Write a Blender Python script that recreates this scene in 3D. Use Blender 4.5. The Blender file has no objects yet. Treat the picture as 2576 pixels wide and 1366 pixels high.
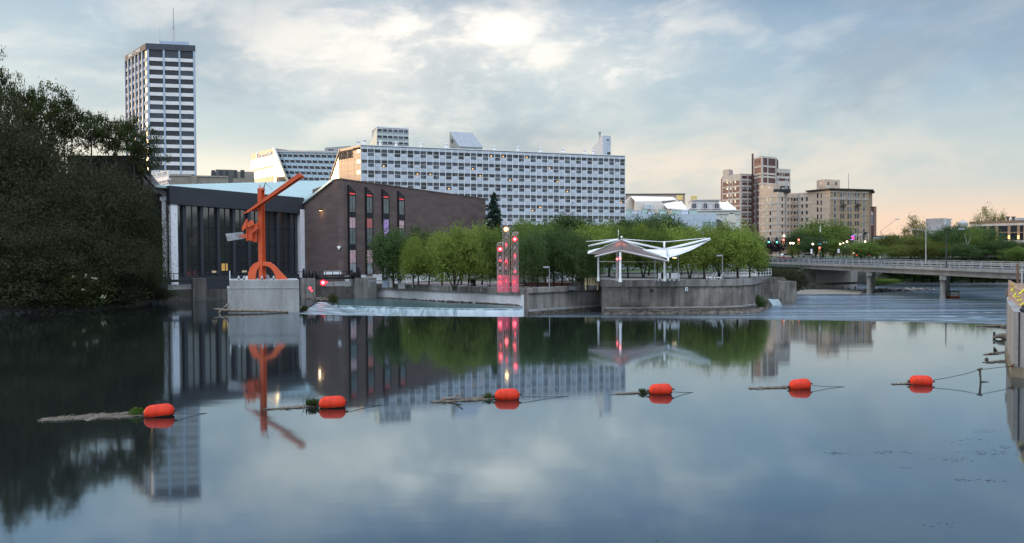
import bpy, math, random
import numpy as np
from mathutils import Vector, Matrix
random.seed(7)
SC = bpy.context.scene
COL = SC.collection
# ------------------------------------------------------------------ camera
FX, CU, CV, CAMZ = 2000.0, 1288.0, 683.0, 6.5
PITCH, ROLL = math.radians(1.2), math.radians(-0.3)
cam_d = bpy.data.cameras.new('camera'); cam_d.sensor_width = 36.0; cam_d.lens = 36.0*FX/2576.0
cam_d.clip_start = 0.1; cam_d.clip_end = 6000
cam = bpy.data.objects.new('camera', cam_d); COL.objects.link(cam)
CROT = Matrix.Rotation(math.pi/2-PITCH, 3, 'X') @ Matrix.Rotation(ROLL, 3, 'Z')
cam.matrix_world = Matrix.Translation((0, 0, CAMZ)) @ CROT.to_4x4()
SC.camera = cam
# ------------------------------------------------------------------ world, sun, exposure
SUNDIR = Vector((-0.90, 0.40, 0.085)).normalized()
SUN_E = 1.0
EXPOSURE = 0.12
def build_world():
    w = bpy.data.worlds.new('World'); SC.world = w; w.use_nodes = True
    nt = w.node_tree; nt.nodes.clear(); N = nt.nodes; L = nt.links
    def nd(t, **k):
        n = N.new(t)
        for a, b in k.items(): setattr(n, a, b)
        return n
    def val(i, x):
        if hasattr(x, 'links') or hasattr(x, 'is_linked'): L.new(x, i)
        else: i.default_value = x
    def m(op, a, b=0.0, c=0.0, clamp=False):
        n = nd('ShaderNodeMath', operation=op); n.use_clamp = clamp
        val(n.inputs[0], a); val(n.inputs[1], b); val(n.inputs[2], c); return n.outputs[0]
    def sm(x, a, b, lo=0.0, hi=1.0):
        n = nd('ShaderNodeMapRange', interpolation_type='SMOOTHSTEP')
        val(n.inputs[0], x); val(n.inputs[1], a); val(n.inputs[2], b); val(n.inputs[3], lo); val(n.inputs[4], hi); return n.outputs[0]
    def mix(f, a, b, t='MIX'):
        n = nd('ShaderNodeMix', data_type='RGBA', blend_type=t); n.clamp_result = False
        val(n.inputs[0], f); val(n.inputs[6], a if not isinstance(a, tuple) else (*a, 1)); val(n.inputs[7], b if not isinstance(b, tuple) else (*b, 1)); return n.outputs[2]
    tc = nd('ShaderNodeTexCoord')
    sep = nd('ShaderNodeSeparateXYZ'); L.new(tc.outputs['Generated'], sep.inputs[0])
    x, y, z = sep.outputs
    az = m('ARCTAN2', x, y); el = m('ARCSINE', z)
    ramp = nd('ShaderNodeValToRGB'); L.new(m('DIVIDE', el, 0.6, clamp=True), ramp.inputs[0])
    stops = [(0.0, (.80, .65, .56)), (.045, (.66, .62, .60)), (.085, (.53, .575, .60)), (.13, (.50, .575, .60)), (.20, (.44, .54, .60)),
             (.26, (.37, .48, .575)), (.292, (.31, .43, .565)), (.315, (.23, .34, .50)), (.345, (.19, .27, .39)), (.42, (.06, .105, .21)), (.60, (.37, .43, .54))]
    e = ramp.color_ramp.elements
    e[0].position, e[0].color = 0.0, (*stops[0][1], 1); e[1].position, e[1].color = 1.0, (*stops[-1][1], 1)
    for p, c in stops[1:-1]:
        k = e.new(p/0.6); k.color = (*c, 1)
    col = ramp.outputs[0]
    # bluer towards the right (north)
    f_r = m('MULTIPLY', sm(az, 0.05, 0.55), sm(el, 0.10, 0.26))
    col = mix(m('MULTIPLY', f_r, 0.90), col, mix(sm(el, .24, .33), (.235, .39, .58), (.09, .16, .29)))
    # peach only low in the north-west, in front and to the right
    f_p = m('MULTIPLY', m('MULTIPLY', sm(az, .02, .38), sm(az, 1.6, .9)), sm(el, .085, .02))
    col = mix(m('MULTIPLY', f_p, .80), col, (.97, .67, .51))
    bk = sm(y, .15, -.3)
    col = mix(bk, col, mix(sm(el, .0, .5), (.43, .51, .61), (.54, .61, .72)))
    # planar cloud coordinates
    cx = nd('ShaderNodeCombineXYZ'); val(cx.inputs[0], m('MULTIPLY_ADD', el, -.35, az)); val(cx.inputs[1], m('MULTIPLY', el, 2.1)); val(cx.inputs[2], m('MULTIPLY', z, .35))
    def noise(scale, detail, rough, dist=0.0, off=(0, 0, 0), st=(1, 1, 1)):
        mp = nd('ShaderNodeMapping'); L.new(cx.outputs[0], mp.inputs[0]); mp.inputs[1].default_value = off; mp.inputs[3].default_value = st
        n = nd('ShaderNodeTexNoise'); L.new(mp.outputs[0], n.inputs['Vector'])
        n.inputs['Scale'].default_value = scale; n.inputs['Detail'].default_value = detail; n.inputs['Roughness'].default_value = rough; n.inputs['Distortion'].default_value = dist
        return n.outputs[0]
    n1 = noise(4.2, 9, .58, .30, (3.1, .4, 0)); n2 = noise(2.6, 8, .56, .25, (7.7, 2.3, 0)); n3 = noise(9.0, 8, .55, .25, (1.7, 5.2, 0)); n4 = noise(19.0, 7, .60, .4, (4.7, 1.2, 0))
    hi = sm(el, .05, .14); top = sm(el, .38, .29)
    # grey-blue cloud undersides
    col = mix(m('MULTIPLY', sm(n2, .46, .62), m('MULTIPLY', m('MULTIPLY', top, hi), .72)), col, (.29, .365, .455))
    # cream lit cloud tops, strongest left and centre
    band = sm(az, .45, -.05)
    c1 = m('MULTIPLY', sm(n1, .46, .66), m('MULTIPLY', top, m('MULTIPLY_ADD', band, .40, .10)))
    col = mix(c1, col, mix(sm(el, .06, .2), (.92, .78, .66), (.78, .77, .74)))
    # thin broken streaks
    col = mix(m('MULTIPLY', sm(n3, .46, .74), m('MULTIPLY', m('MULTIPLY', top, sm(el, .01, .06)), sm(az, .75, .1, .12, .36))), col, mix(sm(el, .07, .2), (.98, .79, .66), (.84, .82, .78)))
    def gauss(u, v, su, sv):
        a = m('DIVIDE', m('SUBTRACT', az, math.atan((u-1288)/2000)), su/2000); b = m('DIVIDE', m('SUBTRACT', el, (641-v)/2000), sv/2000)
        return m('EXPONENT', m('MULTIPLY', m('ADD', m('MULTIPLY', a, a), m('MULTIPLY', b, b)), -1.0))
    # the bright break in the cloud deck
    g1 = gauss(1130, 102, 300, 62); g2 = gauss(1230, 140, 480, 110); g3 = gauss(620, 110, 420, 85); g4 = gauss(560, 440, 360, 55); g5 = gauss(1800, 430, 420, 70); g6 = gauss(950, 300, 260, 45)
    k1 = sm(n3, .36, .62); k2 = sm(n1, .42, .60); k3 = sm(n3, .44, .70)
    col = mix(m('MULTIPLY', g2, m('MULTIPLY_ADD', k2, .50, .36)), col, (.90, .865, .80))
    col = mix(m('MULTIPLY', m('MULTIPLY', g2, k3), .80), col, (1.10, 1.0, .88))
    col = mix(m('MULTIPLY', g1, m('MULTIPLY_ADD', k1, .85, .15)), col, (1.34, 1.21, 1.06))
    col = mix(m('MULTIPLY', g2, m('MULTIPLY', sm(n4, .46, .76), sm(n1, .38, .56))), col, (1.35, 1.24, 1.10))
    col = mix(m('MULTIPLY', m('MULTIPLY', g3, m('ADD', k2, .10)), .55), col, (.76, .72, .68))
    col = mix(m('MULTIPLY', m('MULTIPLY', g3, k3), .45), col, (.95, .88, .80))
    col = mix(m('MULTIPLY', m('MULTIPLY', g6, k3), .7), col, (.98, .90, .82))
    col = mix(m('MULTIPLY', g4, .70), col, (.98, .87, .74))
    col = mix(m('MULTIPLY', m('MULTIPLY', g5, k1), .6), col, (.95, .77, .64))
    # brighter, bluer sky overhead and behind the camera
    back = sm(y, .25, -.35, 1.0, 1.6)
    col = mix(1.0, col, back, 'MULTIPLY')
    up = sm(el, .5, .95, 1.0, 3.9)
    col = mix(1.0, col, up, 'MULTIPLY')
    # glow of the sunset, out of frame to the left
    dp = nd('ShaderNodeVectorMath', operation='DOT_PRODUCT'); L.new(tc.outputs['Generated'], dp.inputs[0]); dp.inputs[1].default_value = SUNDIR
    gl = m('POWER', m('MAXIMUM', dp.outputs['Value'], 0.0), 70.0)
    col = mix(gl, col, (5.5, 3.3, 1.5))
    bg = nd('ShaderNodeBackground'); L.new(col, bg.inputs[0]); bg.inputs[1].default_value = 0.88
    sky = nd('ShaderNodeTexSky', sky_type='NISHITA'); sky.sun_disc = False
    sky.sun_elevation = math.asin(SUNDIR.z); sky.sun_rotation = math.atan2(SUNDIR.x, SUNDIR.y)
    bg2 = nd('ShaderNodeBackground'); L.new(sky.outputs[0], bg2.inputs[0]); bg2.inputs[1].default_value = 0.05
    add = nd('ShaderNodeAddShader'); L.new(bg.outputs[0], add.inputs[0]); L.new(bg2.outputs[0], add.inputs[1])
    out = nd('ShaderNodeOutputWorld'); L.new(add.outputs[0], out.inputs[0])
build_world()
sun_d = bpy.data.lights.new('sun', 'SUN'); sun_d.energy = SUN_E; sun_d.angle = math.radians(10); sun_d.color = (1.0, .72, .45)
sun = bpy.data.objects.new('sun', sun_d); COL.objects.link(sun); sun.rotation_mode = 'QUATERNION'
sun.rotation_quaternion = SUNDIR.to_track_quat('Z', 'Y')
SC.view_settings.view_transform = 'Standard'; SC.view_settings.look = 'None'; SC.view_settings.exposure = EXPOSURE; SC.view_settings.gamma = 1.0
SC.render.engine = 'CYCLES'
SC.cycles.max_bounces = 6; SC.cycles.diffuse_bounces = 3; SC.cycles.glossy_bounces = 4; SC.cycles.transparent_max_bounces = 8
SC.cycles.sample_clamp_indirect = 4.0; SC.cycles.caustics_reflective = False; SC.cycles.caustics_refractive = False
# ------------------------------------------------------------------ pixel rays -> world points
CAM = Vector((0, 0, CAMZ))
def ray(u, v): return CROT @ Vector(((u-CU)/FX, (CV-v)/FX, -1.0))
def P(u, v, Y):
    r = ray(u, v); return CAM + r*(Y/r.y)
def PZ(u, v, z):
    r = ray(u, v); return CAM + r*((z-CAMZ)/r.z)
def zat(u, v, Y): return P(u, v, Y).z
def xat(u, Y): return P(u, 641, Y).x
# ------------------------------------------------------------------ materials
MATS = {}
def M(name, col, rough=.65, metal=0.0, var=.12, scale=1.0, st=(1, 1, 1), bump=0.0, spec=.4, emis=None, es=0.0, col2=None, lo=.35, hi=.65, detail=6, alpha=1.0, trans=0.0):
    if name in MATS: return MATS[name]
    m = bpy.data.materials.new(name); m.use_nodes = True; nt = m.node_tree; N = nt.nodes; L = nt.links
    b = N['Principled BSDF']; b.inputs['Roughness'].default_value = rough; b.inputs['Metallic'].default_value = metal
    b.inputs['Specular IOR Level'].default_value = spec
    if emis: b.inputs['Emission Color'].default_value = (*emis, 1); b.inputs['Emission Strength'].default_value = es
    if alpha < 1: b.inputs['Alpha'].default_value = alpha
    if var or bump or col2:
        tc = N.new('ShaderNodeTexCoord'); mp = N.new('ShaderNodeMapping'); L.new(tc.outputs['Object'], mp.inputs[0]); mp.inputs[3].default_value = [s*scale for s in st]
        n = N.new('ShaderNodeTexNoise'); L.new(mp.outputs[0], n.inputs['Vector']); n.inputs['Scale'].default_value = 1.0; n.inputs['Detail'].default_value = detail; n.inputs['Roughness'].default_value = .6
        mr = N.new('ShaderNodeMapRange'); L.new(n.outputs[0], mr.inputs[0]); mr.inputs[1].default_value = lo; mr.inputs[2].default_value = hi
        mx = N.new('ShaderNodeMix'); mx.data_type = 'RGBA'; L.new(mr.outputs[0], mx.inputs[0])
        c2 = col2 or tuple(min(1, c*(1+var)) for c in col); c1 = col if col2 else tuple(c*(1-var) for c in col)
        mx.inputs[6].default_value = (*c1, 1); mx.inputs[7].default_value = (*c2, 1); L.new(mx.outputs[2], b.inputs['Base Color'])
        if bump:
            bp = N.new('ShaderNodeBump'); bp.inputs['Strength'].default_value = bump; bp.inputs['Distance'].default_value = .1; L.new(n.outputs[0], bp.inputs['Height']); L.new(bp.outputs[0], b.inputs['Normal'])
    else: b.inputs['Base Color'].default_value = (*col, 1)
    MATS[name] = m; return m
def concrete(name, col, dark=.45, st=(.9, .9, .12), scale=1.0, bump=.15, blotch=.25):
    """cast concrete with rain streaks and blotches of its own"""
    if name in MATS: return MATS[name]
    m = bpy.data.materials.new(name); m.use_nodes = True; nt = m.node_tree; N = nt.nodes; L = nt.links
    b = N['Principled BSDF']; b.inputs['Roughness'].default_value = .85; b.inputs['Specular IOR Level'].default_value = .25
    tc = N.new('ShaderNodeTexCoord')
    def ns(s, sc, det=6):
        mp = N.new('ShaderNodeMapping'); L.new(tc.outputs['Object'], mp.inputs[0]); mp.inputs[3].default_value = [k*sc for k in s]
        n = N.new('ShaderNodeTexNoise'); L.new(mp.outputs[0], n.inputs['Vector']); n.inputs['Scale'].default_value = 1; n.inputs['Detail'].default_value = det; n.inputs['Roughness'].default_value = .65; return n.outputs[0]
    def mr(i, a, c, lo=0., hi=1.):
        n = N.new('ShaderNodeMapRange'); L.new(i, n.inputs[0]); n.inputs[1].default_value = a; n.inputs[2].default_value = c; n.inputs[3].default_value = lo; n.inputs[4].default_value = hi; return n.outputs[0]
    def mul(a, c):
        n = N.new('ShaderNodeMath'); n.operation = 'MULTIPLY'; L.new(a, n.inputs[0]); L.new(c, n.inputs[1]); return n.outputs[0]
    s1 = mr(ns(st, scale), .42, .66, 1.0, dark); s2 = mr(ns((.25, .25, .3), scale), .35, .65, 1-blotch, 1+blotch*.6); s3 = ns((5, 5, 5), 1)
    f = mul(mul(s1, s2), mr(s3, .3, .7, .88, 1.12))
    mx = N.new('ShaderNodeMix'); mx.data_type = 'RGBA'; mx.blend_type = 'MULTIPLY'; mx.inputs[0].default_value = 1; mx.inputs[6].default_value = (*col, 1); L.new(f, mx.inputs[7]); L.new(mx.outputs[2], b.inputs['Base Color'])
    if bump:
        bp = N.new('ShaderNodeBump'); bp.inputs['Strength'].default_value = bump; bp.inputs['Distance'].default_value = .05; L.new(s3, bp.inputs['Height']); L.new(bp.outputs[0], b.inputs['Normal'])
    MATS[name] = m; return m
def brick(name, c1, c2, mortar, scale=1.0, bw=.25, bh=.08):
    if name in MATS: return MATS[name]
    m = bpy.data.materials.new(name); m.use_nodes = True; nt = m.node_tree; N = nt.nodes; L = nt.links
    b = N['Principled BSDF']; b.inputs['Roughness'].default_value = .85; b.inputs['Specular IOR Level'].default_value = .2
    tc = N.new('ShaderNodeTexCoord'); sp = N.new('ShaderNodeSeparateXYZ'); L.new(tc.outputs['Object'], sp.inputs[0])
    ad = N.new('ShaderNodeMath'); ad.operation = 'ADD'; L.new(sp.outputs[0], ad.inputs[0]); L.new(sp.outputs[1], ad.inputs[1])
    cb = N.new('ShaderNodeCombineXYZ'); L.new(ad.outputs[0], cb.inputs[0]); L.new(sp.outputs[2], cb.inputs[1])
    br = N.new('ShaderNodeTexBrick'); L.new(cb.outputs[0], br.inputs['Vector']); br.inputs['Scale'].default_value = scale
    br.inputs['Brick Width'].default_value = bw; br.inputs['Row Height'].default_value = bh; br.inputs['Mortar Size'].default_value = .008
    br.inputs['Color1'].default_value = (*c1, 1); br.inputs['Color2'].default_value = (*c2, 1); br.inputs['Mortar'].default_value = (*mortar, 1)
    n = N.new('ShaderNodeTexNoise'); mp = N.new('ShaderNodeMapping'); L.new(tc.outputs['Object'], mp.inputs[0]); mp.inputs[3].default_value = (.25, .25, 1.2); L.new(mp.outputs[0], n.inputs['Vector']); n.inputs['Scale'].default_value = 1.; n.inputs['Detail'].default_value = 7
    mr = N.new('ShaderNodeMapRange'); L.new(n.outputs[0], mr.inputs[0]); mr.inputs[1].default_value = .3; mr.inputs[2].default_value = .7; mr.inputs[3].default_value = .82; mr.inputs[4].default_value = 1.18
    mx = N.new('ShaderNodeMix'); mx.data_type = 'RGBA'; mx.blend_type = 'MULTIPLY'; mx.inputs[0].default_value = 1; L.new(br.outputs[0], mx.inputs[6]); L.new(mr.outputs[0], mx.inputs[7]); L.new(mx.outputs[2], b.inputs['Base Color'])
    MATS[name] = m; return m
def glow(name, col, strength): return M(name, tuple(min(1, c) for c in col), .5, var=0, emis=col, es=strength)
def leafmat(name, a, b, c, tr=.45):
    if name in MATS: return MATS[name]
    m = bpy.data.materials.new(name); m.use_nodes = True; nt = m.node_tree; N = nt.nodes; L = nt.links; N.remove(N['Principled BSDF'])
    g = N.new('ShaderNodeNewGeometry'); r = N.new('ShaderNodeValToRGB'); L.new(g.outputs['Random Per Island'], r.inputs[0])
    e = r.color_ramp.elements; e[0].color = (*a, 1); e[1].color = (*c, 1); k = e.new(.5); k.color = (*b, 1)
    oi = N.new('ShaderNodeObjectInfo'); hs = N.new('ShaderNodeHueSaturation'); L.new(r.outputs[0], hs.inputs['Color'])
    mr = N.new('ShaderNodeMapRange'); L.new(oi.outputs['Random'], mr.inputs[0]); mr.inputs[3].default_value = .8; mr.inputs[4].default_value = 1.2; L.new(mr.outputs[0], hs.inputs['Value'])
    d = N.new('ShaderNodeBsdfDiffuse'); t = N.new('ShaderNodeBsdfTranslucent'); L.new(hs.outputs[0], d.inputs[0]); L.new(hs.outputs[0], t.inputs[0])
    mx = N.new('ShaderNodeMixShader'); mx.inputs[0].default_value = tr; L.new(d.outputs[0], mx.inputs[1]); L.new(t.outputs[0], mx.inputs[2])
    L.new(mx.outputs[0], N['Material Output'].inputs[0]); MATS[name] = m; return m
def water_mat(name, base, rough, ior, bumps, gloss=0.0):
    m = bpy.data.materials.new(name); m.use_nodes = True; nt = m.node_tree; N = nt.nodes; L = nt.links
    b = N['Principled BSDF']; b.inputs['Base Color'].default_value = (*base, 1); b.inputs['Roughness'].default_value = rough; b.inputs['IOR'].default_value = ior; b.inputs['Specular Tint'].default_value = (.60, .84, 1.0, 1)
    tc = N.new('ShaderNodeTexCoord'); prev = None
    for st, strength, dist in bumps:
        mp = N.new('ShaderNodeMapping'); L.new(tc.outputs['Object'], mp.inputs[0]); mp.inputs[3].default_value = st
        n = N.new('ShaderNodeTexNoise'); L.new(mp.outputs[0], n.inputs['Vector']); n.inputs['Scale'].default_value = 1; n.inputs['Detail'].default_value = 4
        bp = N.new('ShaderNodeBump'); bp.inputs['Strength'].default_value = strength; bp.inputs['Distance'].default_value = dist; L.new(n.outputs[0], bp.inputs['Height'])
        if prev: L.new(prev, bp.inputs['Normal'])
        prev = bp.outputs[0]
    if prev: L.new(prev, b.inputs['Normal'])
    if gloss:
        g = N.new('ShaderNodeBsdfGlossy'); g.inputs['Color'].default_value = (.56, .80, 1.0, 1); g.inputs['Roughness'].default_value = rough
        if prev: L.new(prev, g.inputs['Normal'])
        mx = N.new('ShaderNodeMixShader'); mx.inputs[0].default_value = gloss; L.new(b.outputs[0], mx.inputs[1]); L.new(g.outputs[0], mx.inputs[2]); L.new(mx.outputs[0], N['Material Output'].inputs[0])
    MATS[name] = m; return m
# ------------------------------------------------------------------ objects
def tag(o, label=None, cat=None, group=None, kind=None):
    if label: o['label'] = label
    if cat: o['category'] = cat
    if group: o['group'] = group
    if kind: o['kind'] = kind
    return o
def thing(name, label, cat, loc=(0, 0, 0), rz=0, group=None):
    o = bpy.data.objects.new(name, None); COL.objects.link(o); o.empty_display_size = .5
    o.location = loc; o.rotation_euler = (0, 0, rz); return tag(o, label, cat, group)
def root_of(o):
    while o.parent: o = o.parent
    return o
class MB:
    """collects shapes into one mesh; world coordinates (or the root's own when local=True)"""
    def __init__(s): s.v = []; s.f = []; s.mi = []; s.cur = 0
    def add(s, vs, fs):
        k = len(s.v); s.v += [tuple(p) for p in vs]; s.f += [tuple(i+k for i in f) for f in fs]; s.mi += [s.cur]*len(fs); return s
    def box8(s, p): return s.add(p, [(0, 3, 2, 1), (4, 5, 6, 7), (0, 1, 5, 4), (1, 2, 6, 5), (2, 3, 7, 6), (3, 0, 4, 7)])
    def box(s, x0, x1, y0, y1, z0, z1): return s.box8([(x0, y0, z0), (x1, y0, z0), (x1, y1, z0), (x0, y1, z0), (x0, y0, z1), (x1, y0, z1), (x1, y1, z1), (x0, y1, z1)])
    def fbox(s, F, s0, s1, z0, z1, d0, d1): return s.box8([F.pt(s0, z0, d1), F.pt(s1, z0, d1), F.pt(s1, z0, d0), F.pt(s0, z0, d0), F.pt(s0, z1, d1), F.pt(s1, z1, d1), F.pt(s1, z1, d0), F.pt(s0, z1, d0)])
    def fpoly(s, F, pts, d0, d1):
        n = len(pts); vs = [F.pt(a, z, d1) for a, z in pts]+[F.pt(a, z, d0) for a, z in pts]
        return s.add(vs, [tuple(range(n)), tuple(range(2*n-1, n-1, -1))]+[(i, n+i, n+(i+1) % n, (i+1) % n) for i in range(n)])
    def prism(s, poly, z0, z1):
        n = len(poly); vs = [(p[0], p[1], z0) for p in poly]+[(p[0], p[1], z1) for p in poly]
        return s.add(vs, [tuple(range(n-1, -1, -1)), tuple(range(n, 2*n))]+[(i, (i+1) % n, n+(i+1) % n, n+i) for i in range(n)])
    def slab(s, pts, off):
        """polygon of 3-D points given thickness by the vector off"""
        n = len(pts); o = Vector(off); vs = [Vector(p) for p in pts]+[Vector(p)+o for p in pts]
        return s.add(vs, [tuple(range(n)), tuple(range(2*n-1, n-1, -1))]+[(i, n+i, n+(i+1) % n, (i+1) % n) for i in range(n)])
    def tube(s, p0, p1, r0, r1=None, n=8, cap=True):
        p0, p1 = Vector(p0), Vector(p1); r1 = r0 if r1 is None else r1; d = (p1-p0).normalized()
        a = d.orthogonal().normalized(); b = d.cross(a); vs = []
        for p, r in ((p0, r0), (p1, r1)):
            for i in range(n):
                t = 2*math.pi*i/n; vs.append(p+(a*math.cos(t)+b*math.sin(t))*r)
        fs = [(i, (i+1) % n, n+(i+1) % n, n+i) for i in range(n)]
        if cap: fs += [tuple(range(n-1, -1, -1)), tuple(range(n, 2*n))]
        return s.add(vs, fs)
    def path(s, pts, r, n=6):
        for a, b in zip(pts, pts[1:]):
            ra, rb = (r, r) if not isinstance(r, (list, tuple)) else r
            s.tube(a, b, ra, rb, n)
        return s
    def beam(s, p0, p1, w, h, up=(0, 0, 1)):
        p0, p1, up = Vector(p0), Vector(p1), Vector(up); d = (p1-p0).normalized(); a = d.cross(up)
        a = a.normalized() if a.length > 1e-4 else d.orthogonal().normalized(); b = a.cross(d)
        c = [(-1, -1), (1, -1), (1, 1), (-1, 1)]
        return s.box8([p0+a*i*w/2+b*j*h/2 for i, j in c]+[p1+a*i*w/2+b*j*h/2 for i, j in c])
    def lathe(s, prof, c=(0, 0, 0), n=16, axis='Z'):
        k = len(prof); vs = []
        for r, z in prof:
            for i in range(n):
                t = 2*math.pi*i/n; q = (r*math.cos(t), r*math.sin(t), z) if axis == 'Z' else (z, r*math.cos(t), r*math.sin(t))
                vs.append((c[0]+q[0], c[1]+q[1], c[2]+q[2]))
        fs = [(j*n+i, j*n+(i+1) % n, (j+1)*n+(i+1) % n, (j+1)*n+i) for j in range(k-1) for i in range(n)]
        fs += [tuple(range(n-1, -1, -1)), tuple(range((k-1)*n, k*n))]
        return s.add(vs, fs)
    def ball(s, c, r, n=10, sz=1.0):
        m_ = max(4, n//2+1); return s.lathe([(max(.02*r, r*math.sin(math.pi*j/m_)), -r*sz*math.cos(math.pi*j/m_)) for j in range(m_+1)], c, n)
    def build(s, name, mats, parent=None, local=False, smooth=False, **tags):
        me = bpy.data.meshes.new(name); off = Vector((0, 0, 0))
        if parent is not None and not local: off = root_of(parent).location
        me.from_pydata([(p[0]-off.x, p[1]-off.y, p[2]-off.z) for p in s.v], [], s.f)
        mats = mats if isinstance(mats, (list, tuple)) else [mats]
        for q in mats: me.materials.append(q)
        if len(mats) > 1: me.polygons.foreach_set('material_index', s.mi)
        if smooth: me.polygons.foreach_set('use_smooth', [True]*len(me.polygons))
        me.update()
        o = bpy.data.objects.new(name, me); COL.objects.link(o)
        if parent is not None: o.parent = parent
        return tag(o, **tags)
class Fac:
    """a vertical facade through two ground points; s along it, z up, d outwards"""
    def __init__(s, u0, Y0, u1, Y1, v=500): s.init(Vector((P(u0, v, Y0).x, Y0, 0)), Vector((P(u1, v, Y1).x, Y1, 0)))
    def init(s, a, b):
        s.O = a; s.E = b; s.w = (b-a).length; s.x = (b-a).normalized(); s.n = Vector((s.x.y, -s.x.x, 0)); return s
    @staticmethod
    def of(a, b): return Fac.__new__(Fac).init(Vector((a[0], a[1], 0)), Vector((b[0], b[1], 0)))
    def pt(s, a, z, d=0.0): p = s.O+s.x*a+s.n*d; return Vector((p.x, p.y, z))
    def sz(s, u, v, d=0.0):
        r = ray(u, v); o = s.O+s.n*d; t = (o-CAM).dot(s.n)/r.dot(s.n); p = CAM+r*t; return (p-s.O).dot(s.x), p.z
    def S(s, u, v=560): return s.sz(u, v)[0]
    def Zv(s, u, v): return s.sz(u, v)[1]
    def poly(s, uv): return [s.sz(u, v) for u, v in uv]
def copy_tree(o, parent=None):
    c = o.copy(); COL.objects.link(c)
    if parent is not None: c.parent = parent
    for ch in [q for q in list(bpy.data.objects) if q.parent == o]: copy_tree(ch, c)
    return c
def text_mesh(body, size, depth=.05):
    cu = bpy.data.curves.new('lettering', 'FONT'); cu.body = body; cu.size = size; cu.extrude = depth; cu.align_x = 'LEFT'; cu.resolution_u = 3
    to = bpy.data.objects.new('lettering', cu); COL.objects.link(to); bpy.context.view_layer.update()
    me = bpy.data.meshes.new_from_object(to.evaluated_get(bpy.context.evaluated_depsgraph_get()))
    vs = [Vector(v.co) for v in me.vertices]; fs = [tuple(p.vertices) for p in me.polygons]
    bpy.data.objects.remove(to); bpy.data.curves.remove(cu); bpy.data.meshes.remove(me)
    return vs, fs
def sign_on(F, body, s0, s1, z0, z1, d, mat, parent, name='sign_lettering', depth=.06, bold=1.0):
    vs, fs = text_mesh(body, 1.0, depth); xs = [v.x for v in vs]; ys = [v.y for v in vs]
    x0, x1, y0, y1 = min(xs), max(xs), min(ys), max(ys); mb = MB()
    mb.add([F.pt(s0+(v.x-x0)/(x1-x0)*(s1-s0), z0+(v.y-y0)/(y1-y0)*(z1-z0), d+v.z) for v in vs], fs)
    return mb.build(name, mat, parent)
# ================================================================== SETTING
ZL = -1.9          # water below the weir
ZP, ZQ = 1.45, 2.75 # lower plaza, pavilion plaza
ZT_ = -.4
m_pool = water_mat('pool_water', (.011, .013, .012), .052, 2.0, [((.30, .9, 1), .018, .05), ((.04, .20, 1), .05, .15)], gloss=.26)
m_river = water_mat('river_water', (.07, .09, .105), .18, 1.6, [((.035, .42, 1), .9, .9), ((.12, 1.6, 1), .15, .08)], gloss=.25)
m_teal = water_mat('side_water', (.035, .075, .075), .25, 1.40, [((.12, .5, 1), .5, .2), ((.9, 2.5, 1), .3, .05)])
m_foam = M('foam', (.16, .23, .25), .55, var=0, col2=(.50, .57, .60), st=(1.5, 1.5, .18), lo=.36, hi=.66, bump=.3, spec=.2)
m_streak = M('rapid_streaks', (.07, .11, .12), .35, var=0, col2=(.62, .68, .72), st=(.45, 2.2, 1.0), lo=.42, hi=.66, bump=.3)
m_ground = M('earth', (.03, .032, .02), .95, scale=.3, var=.4)
m_grass = M('lawn', (.05, .075, .03), .95, scale=.8, var=.35)
m_pave = M('plaza_paving', (.22, .17, .155), .9, scale=.7, var=.15)
m_pave2 = M('pavilion_paving', (.24, .22, .20), .9, scale=.7, var=.15)
m_asph = M('asphalt', (.05, .05, .052), .9, scale=.5, var=.2)
m_conc = concrete('concrete_wall', (.27, .255, .235), .45, (1.3, 1.3, .10))
m_conc_d = concrete('dark_concrete', (.105, .10, .09), .45, (1.2, 1.2, .12))
m_conc_l = concrete('pale_concrete', (.34, .345, .335), .70, (1.0, 1.0, .10), blotch=.10)
m_conc_b = concrete('bridge_concrete', (.36, .34, .30), .75, (1.0, 1.0, .2), blotch=.14)
m_white = concrete('painted_concrete', (.80, .82, .84), .86, (.6, .6, .3), blotch=.07)
m_stone = concrete('old_stone', (.19, .17, .145), .4, (1.0, 1.0, .5), bump=.6, blotch=.45)
m_rock = M('rock', (.11, .095, .08), .95, scale=1.6, var=.5, bump=.6)
m_drift = M('driftwood', (.20, .165, .13), .9, scale=3, st=(1, 6, 6), var=.35, bump=.3)
m_log = M('waterlogged_wood', (.07, .06, .05), .9, scale=3, var=.4, bump=.3)
m_black = M('black_steel', (.015, .015, .017), .55, var=.1)
m_steel = M('galvanised_steel', (.36, .38, .40), .5, .3, var=.1)
m_whitep = M('white_paint', (.80, .81, .80), .45, var=.05)
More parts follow.
